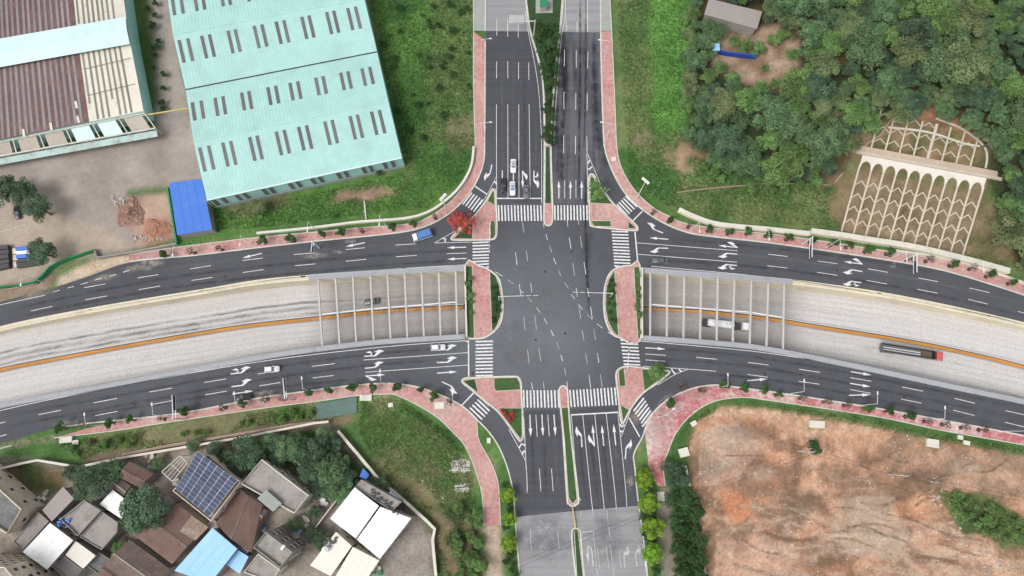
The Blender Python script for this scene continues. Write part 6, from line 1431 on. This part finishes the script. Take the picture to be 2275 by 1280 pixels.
# big single trees
tree('red_tree', 'red flowering tree on the upper left island', 1028, 494, 6.5, 3.9, 'red')
tree('island_tree', 'light green airy tree on the upper right island', 1331, 423, 5.5, 3.3, 'loose')
tree('island_tree', 'bushy green tree on the lower right island', 1460, 826, 5.5, 2.7, 'fresh')
tree('yard_tree', 'round dense tree by the green fence in the yard corner', 94, 560, 8, 4.6, 'dark')
tree('yard_tree', 'tree with a leaning trunk right of the parked black car', 84, 462, 9, 4.6, 'dark')
tree('yard_tree', 'wide tree at the left edge above the parked black car', 8, 425, 9, 5.4, 'dark'); tree('yard_tree', 'tree between the two yard trees above the parked car', 56, 428, 9, 4.8, 'dark')
tree('village_tree', 'large round dense tree among the village roofs', 318, 1135, 11, 7.0, 'dark'); tree('village_tree', 'dense tree behind the narrow grey roof in the village', 205, 1070, 9, 6.4, 'dark'); tree('village_tree', 'tree beside the small dark tiled roof', 250, 1048, 7, 3.6, 'forest')
for i, (x, y, r, k) in enumerate([(545, 1010, 5.5, 'dark'), (520, 1050, 4, 'dark'), (640, 1000, 4.4, 'forest'), (700, 1010, 5, 'dark'), (735, 1050, 5, 'forest'), (690, 1050, 4, 'dark'), (770, 1100, 3.6, 'forest'), (600, 985, 3.2, 'forest'), (740, 990, 3, 'dark'), (690, 1185, 2.6, 'dark'), (715, 1200, 3.2, 'dark'), (262, 1220, 2.4, 'fresh'), (845, 1075, 2.4, 'forest'), (740, 1085, 3.6, 'forest'), (480, 1000, 3.0, 'dark'), (655, 1165, 2.4, 'forest'), (430, 990, 2.2, 'forest'), (575, 1035, 3.6, 'dark'), (500, 1022, 3.4, 'forest'), (615, 1015, 3.2, 'dark'), (665, 985, 3.4, 'dark'), (720, 965, 2.8, 'forest'), (770, 1060, 3.4, 'dark'), (755, 1030, 3.2, 'forest'), (715, 1085, 3.4, 'dark'), (795, 1085, 2.4, 'dark'), (350, 1030, 2.2, 'forest'), (160, 1050, 2.8, 'dark'), (700, 1140, 2.2, 'dark')]):
    tree('grove_tree', ('dark' if k == 'dark' else 'green') + ' tree growing in the grove between village roofs', x, y, r * 1.6, r, k, ('dark' if k == 'dark' else 'green') + ' village grove trees')
tree('site_bush', 'lone round bush on the earth site under the power pole', 1810, 994, 4, 2.4, 'hedge', cat='bush'); tree('bank_tree', 'round yellowish tree at the corner of the aqua warehouse', 577, 459, 5, 2.6, 'olive')
tree('bank_bush', 'small bush at the lower right corner of the aqua warehouse', 842, 385, 2.4, 1.2, 'dark', cat='bush')
LB = ['topmost', 'second', 'third', 'lowest']
for i, (x, y, r) in enumerate([(1433, 1064, 3.1), (1441, 1118, 3.4), (1449, 1173, 3.5), (1450, 1231, 2.9)]): tree('lime_tree', f'{LB[i]} lime green round tree right of the lower road', x, y, 5.0, r, 'lime', 'lime green trees beside the lower road')
for i, (x, y, r) in enumerate([(1128, 1101, 2.6), (1131, 1153, 2.1), (1131, 1208, 2.5)]): tree('lime_tree', f'{("topmost", "middle", "lowest")[i]} lime green round tree left of the lower road', x, y, 4.6, r, 'lime', 'lime green trees beside the lower road')
# dark tall hedge right of the dusty path, shrubs in the upper median and along verges
def bushes(name, label, group, poly, n, r0, r1, key, seed, h=1.2, cat='shrub'):
    r = random.Random(seed); xs = [p[0] for p in poly]; ys = [p[1] for p in poly]; got = []
    for _ in range(n * 40):
        if len(got) >= n: break
        x, y = r.uniform(min(xs), max(xs)), r.uniform(min(ys), max(ys)); q = r.uniform(r0, r1)
        if not inpoly(np.array([x]), np.array([y]), poly)[0]: continue
        if any((x - a) ** 2 + (y - b) ** 2 < (5.2 * (q + d)) ** 2 * .8 for a, b, d in got): continue
        got.append((x, y, q)); tree(name, label, x, y, q * 1.7 * h, q, key, group, cat, .6)
bushes('hedge_shrub', 'dark shrub in the long hedge left of the earth site', 'long hedge shrubs', [(1492, 1100), (1545, 1095), (1552, 1180), (1570, 1300), (1518, 1300)], 26, 1.6, 2.8, 'hedge', 1)
bushes('hedge_shrub', 'dark shrub at the head of the hedge by the red path', 'hedge head shrubs', [(1476, 1030), (1518, 1035), (1522, 1070), (1482, 1075)], 5, 1.6, 2.6, 'dark', 2)
bushes('median_shrub', 'green shrub in the upper planted median', 'upper median shrubs', [(1186, 60), (1244, 55), (1232, 170), (1222, 310), (1213, 310), (1210, 215), (1204, 140)], 26, 1.3, 2.6, 'hedge', 3)
bushes('verge_shrub', 'leafy shrub beside the path at the bottom left of the lower road', 'lower path shrubs', [(1010, 1110), (1062, 1120), (1075, 1290), (1000, 1290)], 16, 1.3, 2.6, 'fresh', 4)
bushes('verge_shrub', 'dark shrub between path and lower road at left', 'lower left kerb shrubs', [(1112, 1060), (1138, 1085), (1150, 1290), (1124, 1290)], 12, .8, 1.5, 'hedge', 5)
bushes('verge_shrub', 'dark shrub under the lime trees right of lower road', 'lime row shrubs', [(1418, 1030), (1445, 1060), (1462, 1290), (1440, 1290)], 18, .8, 1.5, 'hedge', 6)
bushes('slope_shrub', 'shrub on the right flank of the arched slope', 'right slope shrubs', [(2215, 430), (2290, 420), (2290, 560), (2245, 540)], 14, 1.4, 2.6, 'fresh', 7)
bushes('slope_shrub', 'low shrub on the bank below the wood edge', 'wood edge shrubs', [(1560, 330), (1860, 400), (1860, 440), (1700, 430), (1560, 395)], 26, .9, 2.2, 'fresh', 8)
bushes('field_shrub', 'low dark shrub in the field beside the aqua warehouse', 'field shrubs', [(830, 20), (1040, 0), (1045, 240), (960, 300), (900, 330), (870, 180)], 34, .7, 1.5, 'hedge', 9)
bushes('yard_shrub', 'shrub in the strip between the two warehouses', 'strip shrubs', [(322, -10), (345, -10), (372, 235), (350, 255)], 14, .8, 1.5, 'hedge', 10)
bushes('site_shrub', 'low green shrub in the overgrown patch of the earth site', 'earth site shrubs', [(2110, 1095), (2260, 1140), (2290, 1200), (2200, 1195), (2120, 1150)], 26, .8, 1.8, 'fresh', 11)
bushes('island_shrub', 'small shrub in the left planted island bed', 'left island shrubs', [(1091, 612), (1108, 640), (1110, 700), (1095, 730)], 12, .5, .9, 'hedge', 12); bushes('island_shrub', 'small shrub in the right planted island bed', 'right island shrubs', [(1364, 606), (1350, 640), (1350, 700), (1370, 735)], 12, .5, .9, 'hedge', 13)
bushes('island_shrub', 'small shrub beside the left sunken opening', 'left opening shrubs', [(1036, 596), (1047, 596), (1052, 746), (1041, 746)], 7, .6, 1.1, 'fresh', 14); bushes('island_shrub', 'small shrub beside the right sunken opening', 'right opening shrubs', [(1411, 600), (1421, 600), (1423, 746), (1418, 746)], 7, .6, 1.2, 'fresh', 15)
bushes('flower_shrub', 'reddish flowering shrub on the lower left island', 'red flower shrubs', [(1115, 912), (1140, 912), (1145, 935), (1128, 936)], 7, .5, .9, 'red', 16)
bushes('verge_shrub', 'tall weed shrub on the verge above the village', 'village verge shrubs', [(120, 995), (500, 945), (690, 905), (690, 925), (400, 975), (150, 1015)], 18, .7, 1.4, 'fresh', 17)
# street trees in pavement pits
M('pit_soil', (.06, .045, .035), var=.3)
def street(where, items):
    items.sort(key=lambda i: i[0])
    for k, (x, y, r, key) in enumerate(items):
        t = tree('street_tree', f'{ORD[k]} young street tree from the left along the {where}', x, y, 3.0 + r * .6, r, key, 'young street trees', cz=.75, dz=.12)
        MB().box(-.55, .55, -.55, .55, .005, .03).build('tree_pit', 'pit_soil', t)
def S_(k, v, key='street'): return [(*c1(k, x, y), r, key) for x, y, r in v]
street('upper left pavement', S_('B1', [(50, 850, 1.6), (310, 835, 1.8), (575, 790, 1.3), (745, 775, 1.5), (1200, 735, 1.5), (1390, 700, 1.2)]) + S_('B1', [(925, 755, 1.3), (1580, 635, 1.0)], 'dry') + S_('A1', [(1440, 975, 1.5)]) + S_('A1', [(1690, 945, 1.4), (1940, 920, 1.1)], 'dry'))
street('upper right pavement', S_('C1', [(1395, 665, 1.2), (1745, 750, 1.3), (1925, 775, 1.4), (2095, 775, 1.5)]) + S_('C1', [(1245, 600, 1.0), (1570, 715, 1.0)], 'dry') + S_('D1', [(15, 795, 1.4), (195, 825, 1.4), (410, 850, 1.2), (590, 878, 1.3), (735, 893, 1.4), (905, 935, 1.7), (1095, 955, 1.5), (1665, 1062, 1.4), (1995, 1158, 1.6), (2190, 1222, 1.3)]) + S_('D1', [(1280, 1015, 1.1), (1450, 1020, 1.5), (1840, 1090, 1.2)], 'dry'))
street('lower left pavement', S_('A2', [(525, 1240, 1.7), (960, 1190, 1.6), (1145, 1165, 1.4), (1630, 1090, 1.7), (2140, 1020, 1.5)]) + S_('A2', [(720, 1215, 1.5), (1420, 1160, .9), (1970, 1055, 1.4)], 'dry') + S_('B2', [(455, 930, 1.3), (640, 910, 1.3), (845, 880, 1.5), (1030, 885, 1.5), (1250, 868, 1.5), (1450, 900, 1.2), (1575, 950, 1.7)]) + S_('B2', [(70, 980, 1.6), (230, 975, 1.5), (1720, 1000, 1.3)], 'dry'))
street('lower right pavement', S_('C2', [(1400, 1030, 1.6), (1870, 860, 1.6), (2045, 880, 1.5), (2230, 900, 1.6)]) + S_('C2', [(1500, 880, 1.3), (1680, 900, 1.3)], 'dry') + S_('D2', [(105, 940, 1.2), (900, 1065, 1.6), (1090, 1085, 1.5), (1270, 1138, 1.5)]) + S_('D2', [(320, 970, 1.4), (540, 1000, 1.3), (720, 1035, 1.2), (1440, 1180, 1.2), (1600, 1208, 1.2), (1770, 1238, 1.2), (1930, 1258, 1.2)], 'dry'))
# grass tufts and weeds: nobody could count them
def scatter(name, n, polys, size, hgt, seed, blades=4, lighten=1.0, label=None):
    r = np.random.default_rng(seed); V = []; C_ = []; cnt = 0
    bx = [(min(p[0] for p in q), max(p[0] for p in q), min(p[1] for p in q), max(p[1] for p in q)) for q in polys]
    ar = np.array([abs(area2(q)) for q in polys]); ar = ar / ar.sum()
    for q, b, f in zip(polys, bx, ar):
        m = int(n * f * 3); x, y = r.uniform(b[0], b[1], m), r.uniform(b[2], b[3], m); k = inpoly(x, y, q); x, y = x[k][:int(n * f)], y[k][:int(n * f)]
        for px, py in zip(x, y):
            p = W(px, py); z = H(p.x, p.y)
            if z > .2: p = WT(px, py); z = p.z
            col = ground_col(p.x, p.y)
            if col[1] < col[0] * 1.05: continue
            s = size * r.uniform(.5, 1.4); t = r.uniform(.65, 1.5) * lighten
            for _ in range(blades):
                a = r.uniform(0, 6.283); d = np.array([math.cos(a), math.sin(a)]) * s; w_ = np.array([-d[1], d[0]]) * .4
                V += [(p.x - w_[0], p.y - w_[1], z - .05), (p.x + w_[0], p.y + w_[1], z - .05), (p.x + d[0], p.y + d[1], z + hgt * r.uniform(.5, 1.3))]
                C_ += [(*np.clip(col * t, 0, 1), 1)] * 3
    me = bpy.data.meshes.new(name); me.from_pydata(V, [], np.arange(len(V)).reshape(-1, 3).tolist()); me.update()
    a = me.attributes.new('Col', 'FLOAT_COLOR', 'POINT'); a.data.foreach_set('color', np.array(C_, np.float32).ravel()); me.materials.append(MATS['tuft'])
    o = link(name, me); o['kind'] = 'stuff'
    if label: o['label'] = label
    return o
scatter('meadow_grass', 26000, [[(815, -20), (1048, -20), (1050, 320), (1020, 400), (950, 460), (570, 505), (480, 510), (480, 475), (905, 385)], [(1370, -20), (1525, -20), (1530, 310), (1860, 420), (1868, 505), (1600, 485), (1480, 455), (1400, 400)],
        [(800, 890), (880, 885), (1000, 965), (1050, 1060), (1070, 1290), (970, 1290), (955, 1165), (840, 1050), (800, 960)], [(130, 985), (700, 900), (780, 935), (180, 1020)], [(2190, 440), (2290, 440), (2290, 600), (2150, 565)]], .55, .4, 5, label='rough meadow grass and weeds on the verges')
scatter('slope_grass', 1500, [[(1900, 378), (2190, 430), (2138, 562), (1872, 512)]], .35, .2, 6, 3, label='thin grass between the ribs of the arched slope')
scatter('verge_grass', 7000, [[(1500, 985), (1532, 932), (1600, 898), (1690, 894), (1900, 927), (2110, 967), (2290, 1000), (2290, 1015), (2100, 981), (1900, 939), (1690, 905), (1605, 902), (1545, 936)], [(2095, 1090), (2260, 1140), (2290, 1215), (2190, 1195)]], .4, .25, 7, label='mown grass strip and weeds round the earth site')
# loose stones on the earth site, rubble in the yard
def stones(name, n, poly, s0, s1, mat, seed, label):
    r = random.Random(seed); mb = MB(); xs = [p[0] for p in poly]; ys = [p[1] for p in poly]; k = 0
    while k < n:
        x, y = r.uniform(min(xs), max(xs)), r.uniform(min(ys), max(ys))
        if not inpoly(np.array([x]), np.array([y]), poly)[0]: continue
        k += 1; p = W(x, y); s = s0 * (s1 / s0) ** (r.random() ** 2.5); a = r.random() * 6.28
        P_ = [(p.x + s * r.uniform(.6, 1.1) * math.cos(a + q * 1.257), p.y + s * r.uniform(.6, 1.1) * math.sin(a + q * 1.257)) for q in range(5)]
        z = s * r.uniform(.4, .9); mb.add([(q[0], q[1], -.08) for q in P_] + [(p.x + (q[0] - p.x) * .6, p.y + (q[1] - p.y) * .6, z) for q in P_], [(i, (i + 1) % 5, (i + 1) % 5 + 5, i + 5) for i in range(5)] + [(5, 6, 7, 8, 9)])
    o = mb.build(name, mat); o['kind'] = 'stuff'; o['label'] = label
M('earth_clod', (.3, .19, .135), var=.3, fine=2)
stones('loose_stones', 300, site_px, .07, .45, 'pale_stone', 1, 'pale loose stones strewn over the earth site'); stones('earth_clods', 900, site_px, .08, .4, 'earth_clod', 2, 'brown clods of earth on the site')
stones('loose_stones', 120, [(2040, 1050), (2110, 1060), (2150, 1190), (2290, 1270), (2200, 1290), (2100, 1180)], .15, .7, 'pale_stone', 3, 'band of pale rubble beside the overgrown patch')
stones('rubble_heap', 70, [(247, 432), (275, 436), (285, 452), (262, 462), (250, 452)], .2, .8, 'pale_stone', 4, 'heap of pale rubble at the edge of the yard'); stones('rubble_heap', 110, [(290, 525), (345, 522), (380, 532), (300, 545)], .15, .6, 'pale_stone', 5, 'row of rubble at the foot of the red earth plot')
stones('loose_stones', 60, [(850, 1000), (990, 1100), (1030, 1270), (985, 1270)], .12, .4, 'pale_stone', 6, 'loose stones in the rough grass beside the village wall')
# stacked goods in the yard corner
for lab, q, z, m_ in [('dark stack of long sheets at the left edge of the yard', c('A1', -80, 920, 100, 905, 110, 1110, -80, 1150), 1.6, 'dark_metal'), ('blue and white covered pile beside the round yard tree', c('A1', 165, 925, 260, 920, 310, 1020, 170, 1030), 1.5, 'blue_sheet'), ('dark sheet pile below the blue pile', c('A1', 160, 1040, 330, 1025, 390, 1075, 175, 1110), 1.2, 'dark_metal'), ('beige cracked slab behind the stacked sheets', c('A1', 115, 930, 165, 925, 165, 1100, 125, 1105), .4, 'beige_wall')]:
    P_ = WL(q); cen = sum(P_, Vector()) / 4; t = thing('goods_stack', lab, 'stack', cen)
    n_ = 5 if 'dark stack' in lab else 3
    for k in range(n_):
        a, b, d, e = quad_pt(P_, 0, k / n_) - cen, quad_pt(P_, 1, k / n_) - cen, quad_pt(P_, 1, (k + .85) / n_) - cen, quad_pt(P_, 0, (k + .85) / n_) - cen
        MB().poly([(v.x, v.y) for v in (a, b, d, e)], 0, z * (1 - .12 * (k % 2))).build('layer', m_ if not (m_ == 'blue_sheet' and k == 1) else 'white_sheet', t)

# ================================================================ stains, dust and wear lying on the surfaces
def stain_mat(name, col, lo, hi, scale, sc3=None, k=1.0):
    m, n, b = nodes(name); p = wpos(n)
    at = n.nodes.new('ShaderNodeAttribute'); at.attribute_name = 'fade'
    v = ramp(n, noise(n, p, scale, 7, .7, sc3), lo, hi)
    a = mth(n, 'MULTIPLY', mth(n, 'MULTIPLY', at.outputs['Fac'], v), k)
    b.inputs['Base Color'].default_value = (*col, 1); b.inputs['Roughness'].default_value = .9; b.inputs['Specular IOR Level'].default_value = .15
    n.links.new(a, b.inputs['Alpha']); MATS[name] = m
stain_mat('dust_pale', (.45, .4, .37), .38, .7, .7, None, .7); stain_mat('rubber_black', (.022, .023, .027), .35, .6, .4, None, .8); stain_mat('oil_dark', (.045, .047, .053), .35, .65, .25, None, .55)
stain_mat('dust_tan', (.36, .3, .245), .36, .7, .5, None, .75); stain_mat('worn_pale', (.17, .175, .185), .35, .65, .3, None, .6)
DZ = [0]
def splash(name, px, py, rx, ry, mat, parent, z=.012, rot=0.0, seed=0):
    """irregular stain with a thinning rim"""
    DZ[0] += 1; z += .0004 * (DZ[0] % 12)
    q = W(px, py); r = random.Random(seed + DZ[0]); n = 18; vs = [(q.x, q.y, z)]; fd = [1.0]; fs = []
    amp = [r.uniform(.7, 1.15) for _ in range(n)]
    for ring, (f, a) in enumerate(((.5, .85), (1.0, 0.0))):
        for i in range(n):
            t = 2 * math.pi * i / n; x, y = f * amp[i] * rx * math.cos(t), f * amp[i] * ry * math.sin(t)
            vs.append((q.x + x * math.cos(rot) - y * math.sin(rot), q.y + x * math.sin(rot) + y * math.cos(rot), z)); fd.append(a)
    for i in range(n):
        j = (i + 1) % n; fs += [(0, 1 + i, 1 + j), (1 + i, 1 + n + i, 1 + n + j, 1 + j)]
    o = mesh(name, vs, fs, mat, parent); a = o.data.attributes.new('fade', 'FLOAT', 'POINT'); a.data.foreach_set('value', fd); return o
def streak(name, pts, wd, mat, parent, z=.011):
    """long stain along a path, thinning to both sides and ends"""
    DZ[0] += 1; z += .0004 * (DZ[0] % 12)
    P = WL(crp(pts, 5)); A, B = offset(P, -wd / 2), offset(P, wd / 2); vs = []; fd = []; fs = []; n = len(P)
    for i in range(n):
        e = min(1, min(i, n - 1 - i) / 2.5); vs += [(A[i].x, A[i].y, z), (P[i].x, P[i].y, z), (B[i].x, B[i].y, z)]; fd += [0, e, 0]
        if i: k = 3 * i; fs += [(k - 3, k, k + 1, k - 2), (k - 2, k + 1, k + 2, k - 1)]
    o = mesh(name, vs, fs, mat, parent); a = o.data.attributes.new('fade', 'FLOAT', 'POINT'); a.data.foreach_set('value', fd); return o
for pts, wd, m_ in [([(1289, -20), (1289, 120), (1288, 230), (1287, 330), (1286, 440)], 1.0, 'rubber_black'), ([(1302, -20), (1301, 110), (1300, 240), (1297, 330)], .9, 'rubber_black'), ([(1252, 90), (1255, 180), (1251, 260), (1248, 330), (1247, 420)], 2.2, 'rubber_black'), ([(1322, 80), (1321, 180), (1324, 270), (1332, 340)], 3.0, 'rubber_black'),
                    ([(1300, 380), (1301, 450), (1301, 500), (1304, 600), (1309, 700)], 1.2, 'rubber_black'), ([(1310, 500), (1304, 560), (1305, 640)], 3.2, 'oil_dark'), ([(1332, 560), (1318, 590), (1308, 640)], 1.0, 'worn_pale'), ([(1360, 588), (1330, 600), (1310, 625)], .8, 'worn_pale')]: streak('tyre_streak', pts, wd, m_, road)
# oil line and polished tracks along the lanes
for pts in [[(1115, 80), (1115, 440)], [(1140.5, 80), (1141, 440)], [(1165, 130), (1166, 440)], [(1190, 210), (1191, 440)], [(1180, 920), (1188, 1130)], [(1206, 920), (1214, 1130)], [(1231, 920), (1241, 1130)], [(1282, 930), (1303, 1125)], [(1308, 930), (1329, 1125)], [(1334, 930), (1355, 1125)], [(1360, 930), (1380, 1120)],
            [(0, 693), (250, 640), (450, 607), (700, 580), (900, 563), (1040, 556)], [(0, 712), (250, 662), (450, 630), (700, 603), (900, 586), (1040, 577)], [(300, 610), (450, 586), (700, 556), (900, 541)], [(0, 926), (300, 872), (570, 822), (800, 790), (1030, 770)], [(0, 950), (300, 895), (570, 846), (800, 814), (1030, 796)], [(150, 930), (400, 890), (640, 858), (850, 838)],
            [(1430, 577), (1650, 590), (1900, 622), (2100, 660), (2275, 702)], [(1430, 555), (1650, 566), (1900, 597), (2100, 634), (2275, 676)], [(1500, 531), (1650, 545), (1900, 574), (2100, 610)], [(1430, 773), (1650, 790), (1900, 832), (2275, 908)], [(1430, 795), (1650, 812), (1900, 855), (2275, 932)], [(1560, 832), (1700, 842), (1900, 878), (2275, 955)]]:
    streak('lane_wear', pts, 1.3, random.choice(['oil_dark', 'oil_dark', 'worn_pale']), road)
for x, y, rx, ry, m_, rot in [(1190, 690, 9, 11, 'worn_pale', .2), (1170, 800, 8, 6, 'worn_pale', 0), (1140, 760, 8, 7, 'worn_pale', 0), (1240, 640, 5, 8, 'worn_pale', 0), (320, 590, 4.5, 2.0, 'dust_pale', .15), (345, 583, 3, 1.6, 'dust_pale', .1), (292, 598, 3.4, 1.4, 'dust_tan', .2),
                              (230, 618, 6, 1.6, 'dust_tan', .25), (700, 568, 5, 1.2, 'dust_pale', .1), (780, 536, 2.4, .9, 'dust_pale', 0), (750, 560, 3, .7, 'dust_pale', 0), (120, 975, 7, 1.5, 'dust_tan', .15), (40, 985, 8, 2.2, 'dust_tan', .15), (150, 940, 5, 1.4, 'dust_pale', .15), (1415, 925, 3.2, 2.2, 'dust_tan', .8), (1478, 890, 4, 1.6, 'dust_pale', .6), (1400, 1072, 1.5, 2.6, 'dust_pale', 0), (1985, 587, 1.5, 1.5, 'dust_pale', 0), (590, 874, 4, 1.2, 'dust_tan', .1),
                              (1215, 1190, 9, 8, 'worn_pale', 0), (1350, 1200, 7, 9, 'worn_pale', 0), (80, 655, 7, 1.6, 'dust_tan', .25)]: splash('road_stain', x, y, rx, ry, m_, road, rot=rot)
sep = [o for o in bpy.data.objects if o.name.startswith('red_pavement')]
for x, y, rx, ry, m_ in [(1495, 905, 5, 3, 'dust_pale'), (1470, 935, 4.5, 4, 'dust_pale'), (1455, 965, 4, 4, 'dust_pale'), (1530, 880, 4, 2, 'dust_pale'), (1560, 878, 3, 1.5, 'dust_pale'), (1478, 1000, 2, 2, 'dust_pale')]: splash('dust', x, y, rx, ry, m_, sep[3], .127)
for x, y, rx, ry, m_ in [(575, 895, 4, 1.5, 'dust_pale'), (990, 905, 4, 3, 'dust_pale'), (330, 575, 5, 2, 'dust_pale'), (370, 560, 4, 2, 'dust_pale')]: splash('dust', x, y, rx, ry, m_, sep[2 if y > 700 else 0], .127)
# drains in the kerb lines, manhole covers
for x, y in [(195, 690.5), (442, 648.5), (668, 615), (893, 597), (1437, 590), (1713, 617), (1948, 652), (2191, 701)]:
    a = W(x, y); fx = fNW if x < 1100 else fNE; b = W(x + 10, y + (fx(x + 10) - fx(x)))
    MB().bar(a + Vector((0, 0, .02)), b + Vector((0, 0, .02)), .5, .06).build('drain_grate', 'dark_metal', road)
for x, y in [(1256, 741), (1050, 829), (1345, 1025), (1212, 604), (640, 838), (1700, 830), (1860, 600), (500, 615), (1205, 1090), (1160, 300), (1270, 560), (1190, 755), (2010, 880), (300, 900)]:
    q = W(x, y); MB().tube((q.x, q.y, .004), (q.x, q.y, .024), .38, .38, 14).build('manhole_cover', 'asphalt_dark' if 'asphalt_dark' in MATS else M('asphalt_dark', (.04, .04, .043), var=.2), road)
# clutter in the village yards and on roofs
CL = [('A3', 1330, 345, 'blue_sheet', 'blue covered heap behind the small dark tiled roof'), ('A3', 400, 565, 'pale_stone', 'pale rubble line beside the beige block'), ('A3', 1330, 230, 'pale_stone', 'pale broken rubble above the small dark tiled roof'), ('B3', 590, 600, 'white_sheet', 'white goods in the concrete house yard'), ('B3', 350, 930, 'light_blue_sheet', 'blue box behind the grey three storey house'),
      ('B3', 40, 890, 'blue_sheet', 'blue covered heap left of the three storey house'), ('B3', 430, 790, 'white_sheet', 'white scraps in the dark yard below the concrete house'), ('B3', 1050, 1210, 'green_mesh', 'green drum and boxes beside the bottom warm white roof'), ('B3', 240, 1020, 'white_sheet', 'white box on the three storey house roof'), ('A3', 1560, 460, 'white_sheet', 'white sheet leaning beside the solar panels')]
for i, (k, x, y, m_, lab) in enumerate(CL):
    zz = 10.6 if 'house roof' in lab else 0.0; p = W(*c1(k, x, y), zz); t = thing('clutter', lab, 'clutter', p, i * .9); r = random.Random(i + 40)
    for j in range(5 if zz == 0 else 1):
        x0, y0 = (r.uniform(-1.6, 1.6), r.uniform(-1.1, 1.1)) if zz == 0 else (0, 0); w_, d_ = r.uniform(.3, .9), r.uniform(.3, .7); MB().box(x0 - w_, x0 + w_, y0 - d_, y0 + d_, -.05, r.uniform(.3, 1.1)).build('piece', m_ if j % 3 else (m_ if zz else 'pale_wall'), t)

# earth heaps in the yard plot
def heap(label, px, py, rx, ry, h, mat, seed):
    q = W(px, py); r = np.random.default_rng(seed); n, m_ = 26, 8; vs = [(0, 0, h)]; fs = []
    for k in range(1, m_ + 1):
        for i in range(n):
            a = 2 * math.pi * i / n; f = k / m_; w_ = 1 + .22 * math.sin(3 * a + seed) + .12 * math.sin(5 * a + 2 * seed)
            z = h * (1 - f) ** .8 * (1 - .5 * f) + (r.uniform(-.22, .22) if k < m_ else -.12); vs.append((rx * f * w_ * math.cos(a), ry * f * w_ * math.sin(a), z))
    for i in range(n): fs.append((0, 1 + i, 1 + (i + 1) % n))
    for k in range(m_ - 1):
        for i in range(n): a, b = 1 + k * n + i, 1 + k * n + (i + 1) % n; fs.append((a, a + n, b + n, b))
    o = mesh('earth_heap', vs, fs, mat, None, (q.x, q.y, 0)); tag(o, label, 'earth heap')
M('heap_brown', (.2, .115, .085), var=.35, big=.4, fine=1.6, stain=(.32, .24, .2), st=(.5, .7), stsc=.9); M('heap_red', (.3, .15, .1), var=.35, big=.4, fine=1.6, stain=(.4, .28, .22), st=(.55, .75), stsc=.9)
heap('brown earth heap beside the pale rubble in the yard', 292, 474, 4.2, 4.6, 1.3, 'heap_brown', 3); heap('reddish earth heap at the foot of the yard plot', 350, 508, 5.0, 3.0, 1.1, 'heap_red', 8)
# wheel ruts and washed-out channels on the earth site
stain_mat('rut_pale', (.54, .42, .325), .36, .62, .5, None, .75); stain_mat('rut_dark', (.19, .12, .08), .36, .62, .5, None, .7)
rr_ = random.Random(21)
for k in range(46):
    x, y = rr_.uniform(1590, 2120), rr_.uniform(1110, 1290); L_ = rr_.uniform(60, 190); pts_ = []
    sl_ = rr_.uniform(.05, .32); cv = rr_.uniform(-14, 14); ph_ = rr_.uniform(0, 6)
    for i in range(7):
        u = i / 6; pts_.append((x + L_ * u, y + sl_ * L_ * u + cv * math.sin(math.pi * u) + 3.5 * math.sin(5 * u + ph_)))
    streak('rut', pts_, rr_.uniform(.5, 1.7), 'rut_pale' if rr_.random() < .62 else 'rut_dark', site, -.04 + .004 * (k % 7))
for k in range(30):
    x, y = rr_.uniform(1570, 2200), rr_.uniform(945, 1130); L_ = rr_.uniform(30, 110); a = rr_.uniform(-.9, .9); cv = rr_.uniform(-18, 18)
    if y < 940 + (x - 1560) * .11: continue
    streak('rut', [(x + L_ * u * math.cos(a), y + L_ * u * math.sin(a) * .6 + cv * math.sin(math.pi * u)) for u in (0, .2, .4, .6, .8, 1)], rr_.uniform(.4, 1.3), 'rut_pale' if rr_.random() < .45 else 'rut_dark', site, -.04 + .004 * (k % 7))
for x, y, rx, ry, m_ in [(1780, 1115, 8, 3.5, 'rut_dark'), (1930, 1150, 7, 6, 'rut_pale'), (1960, 1210, 5, 6, 'rut_pale'), (1690, 1050, 6, 3, 'rut_pale'), (2060, 1060, 6, 3, 'rut_dark'), (1620, 985, 5, 4, 'rut_pale'), (1850, 1245, 9, 3, 'rut_dark'), (2150, 1040, 6, 3, 'rut_pale'), (1740, 990, 5, 3, 'rut_dark')]: splash('washed_patch', x, y, rx, ry, m_, site, -.02)

MATS['light_blue_sheet'] and house('tarp_shelter', 'bright blue tarpaulin shelter at the end of the dark blue fence', 'shelter', c('C0', 1765, 388, 1828, 388, 1832, 455, 1760, 450), 9.2, 'sheet', 'grey_wall', 'light_blue_sheet', .2, zb_=7.4)
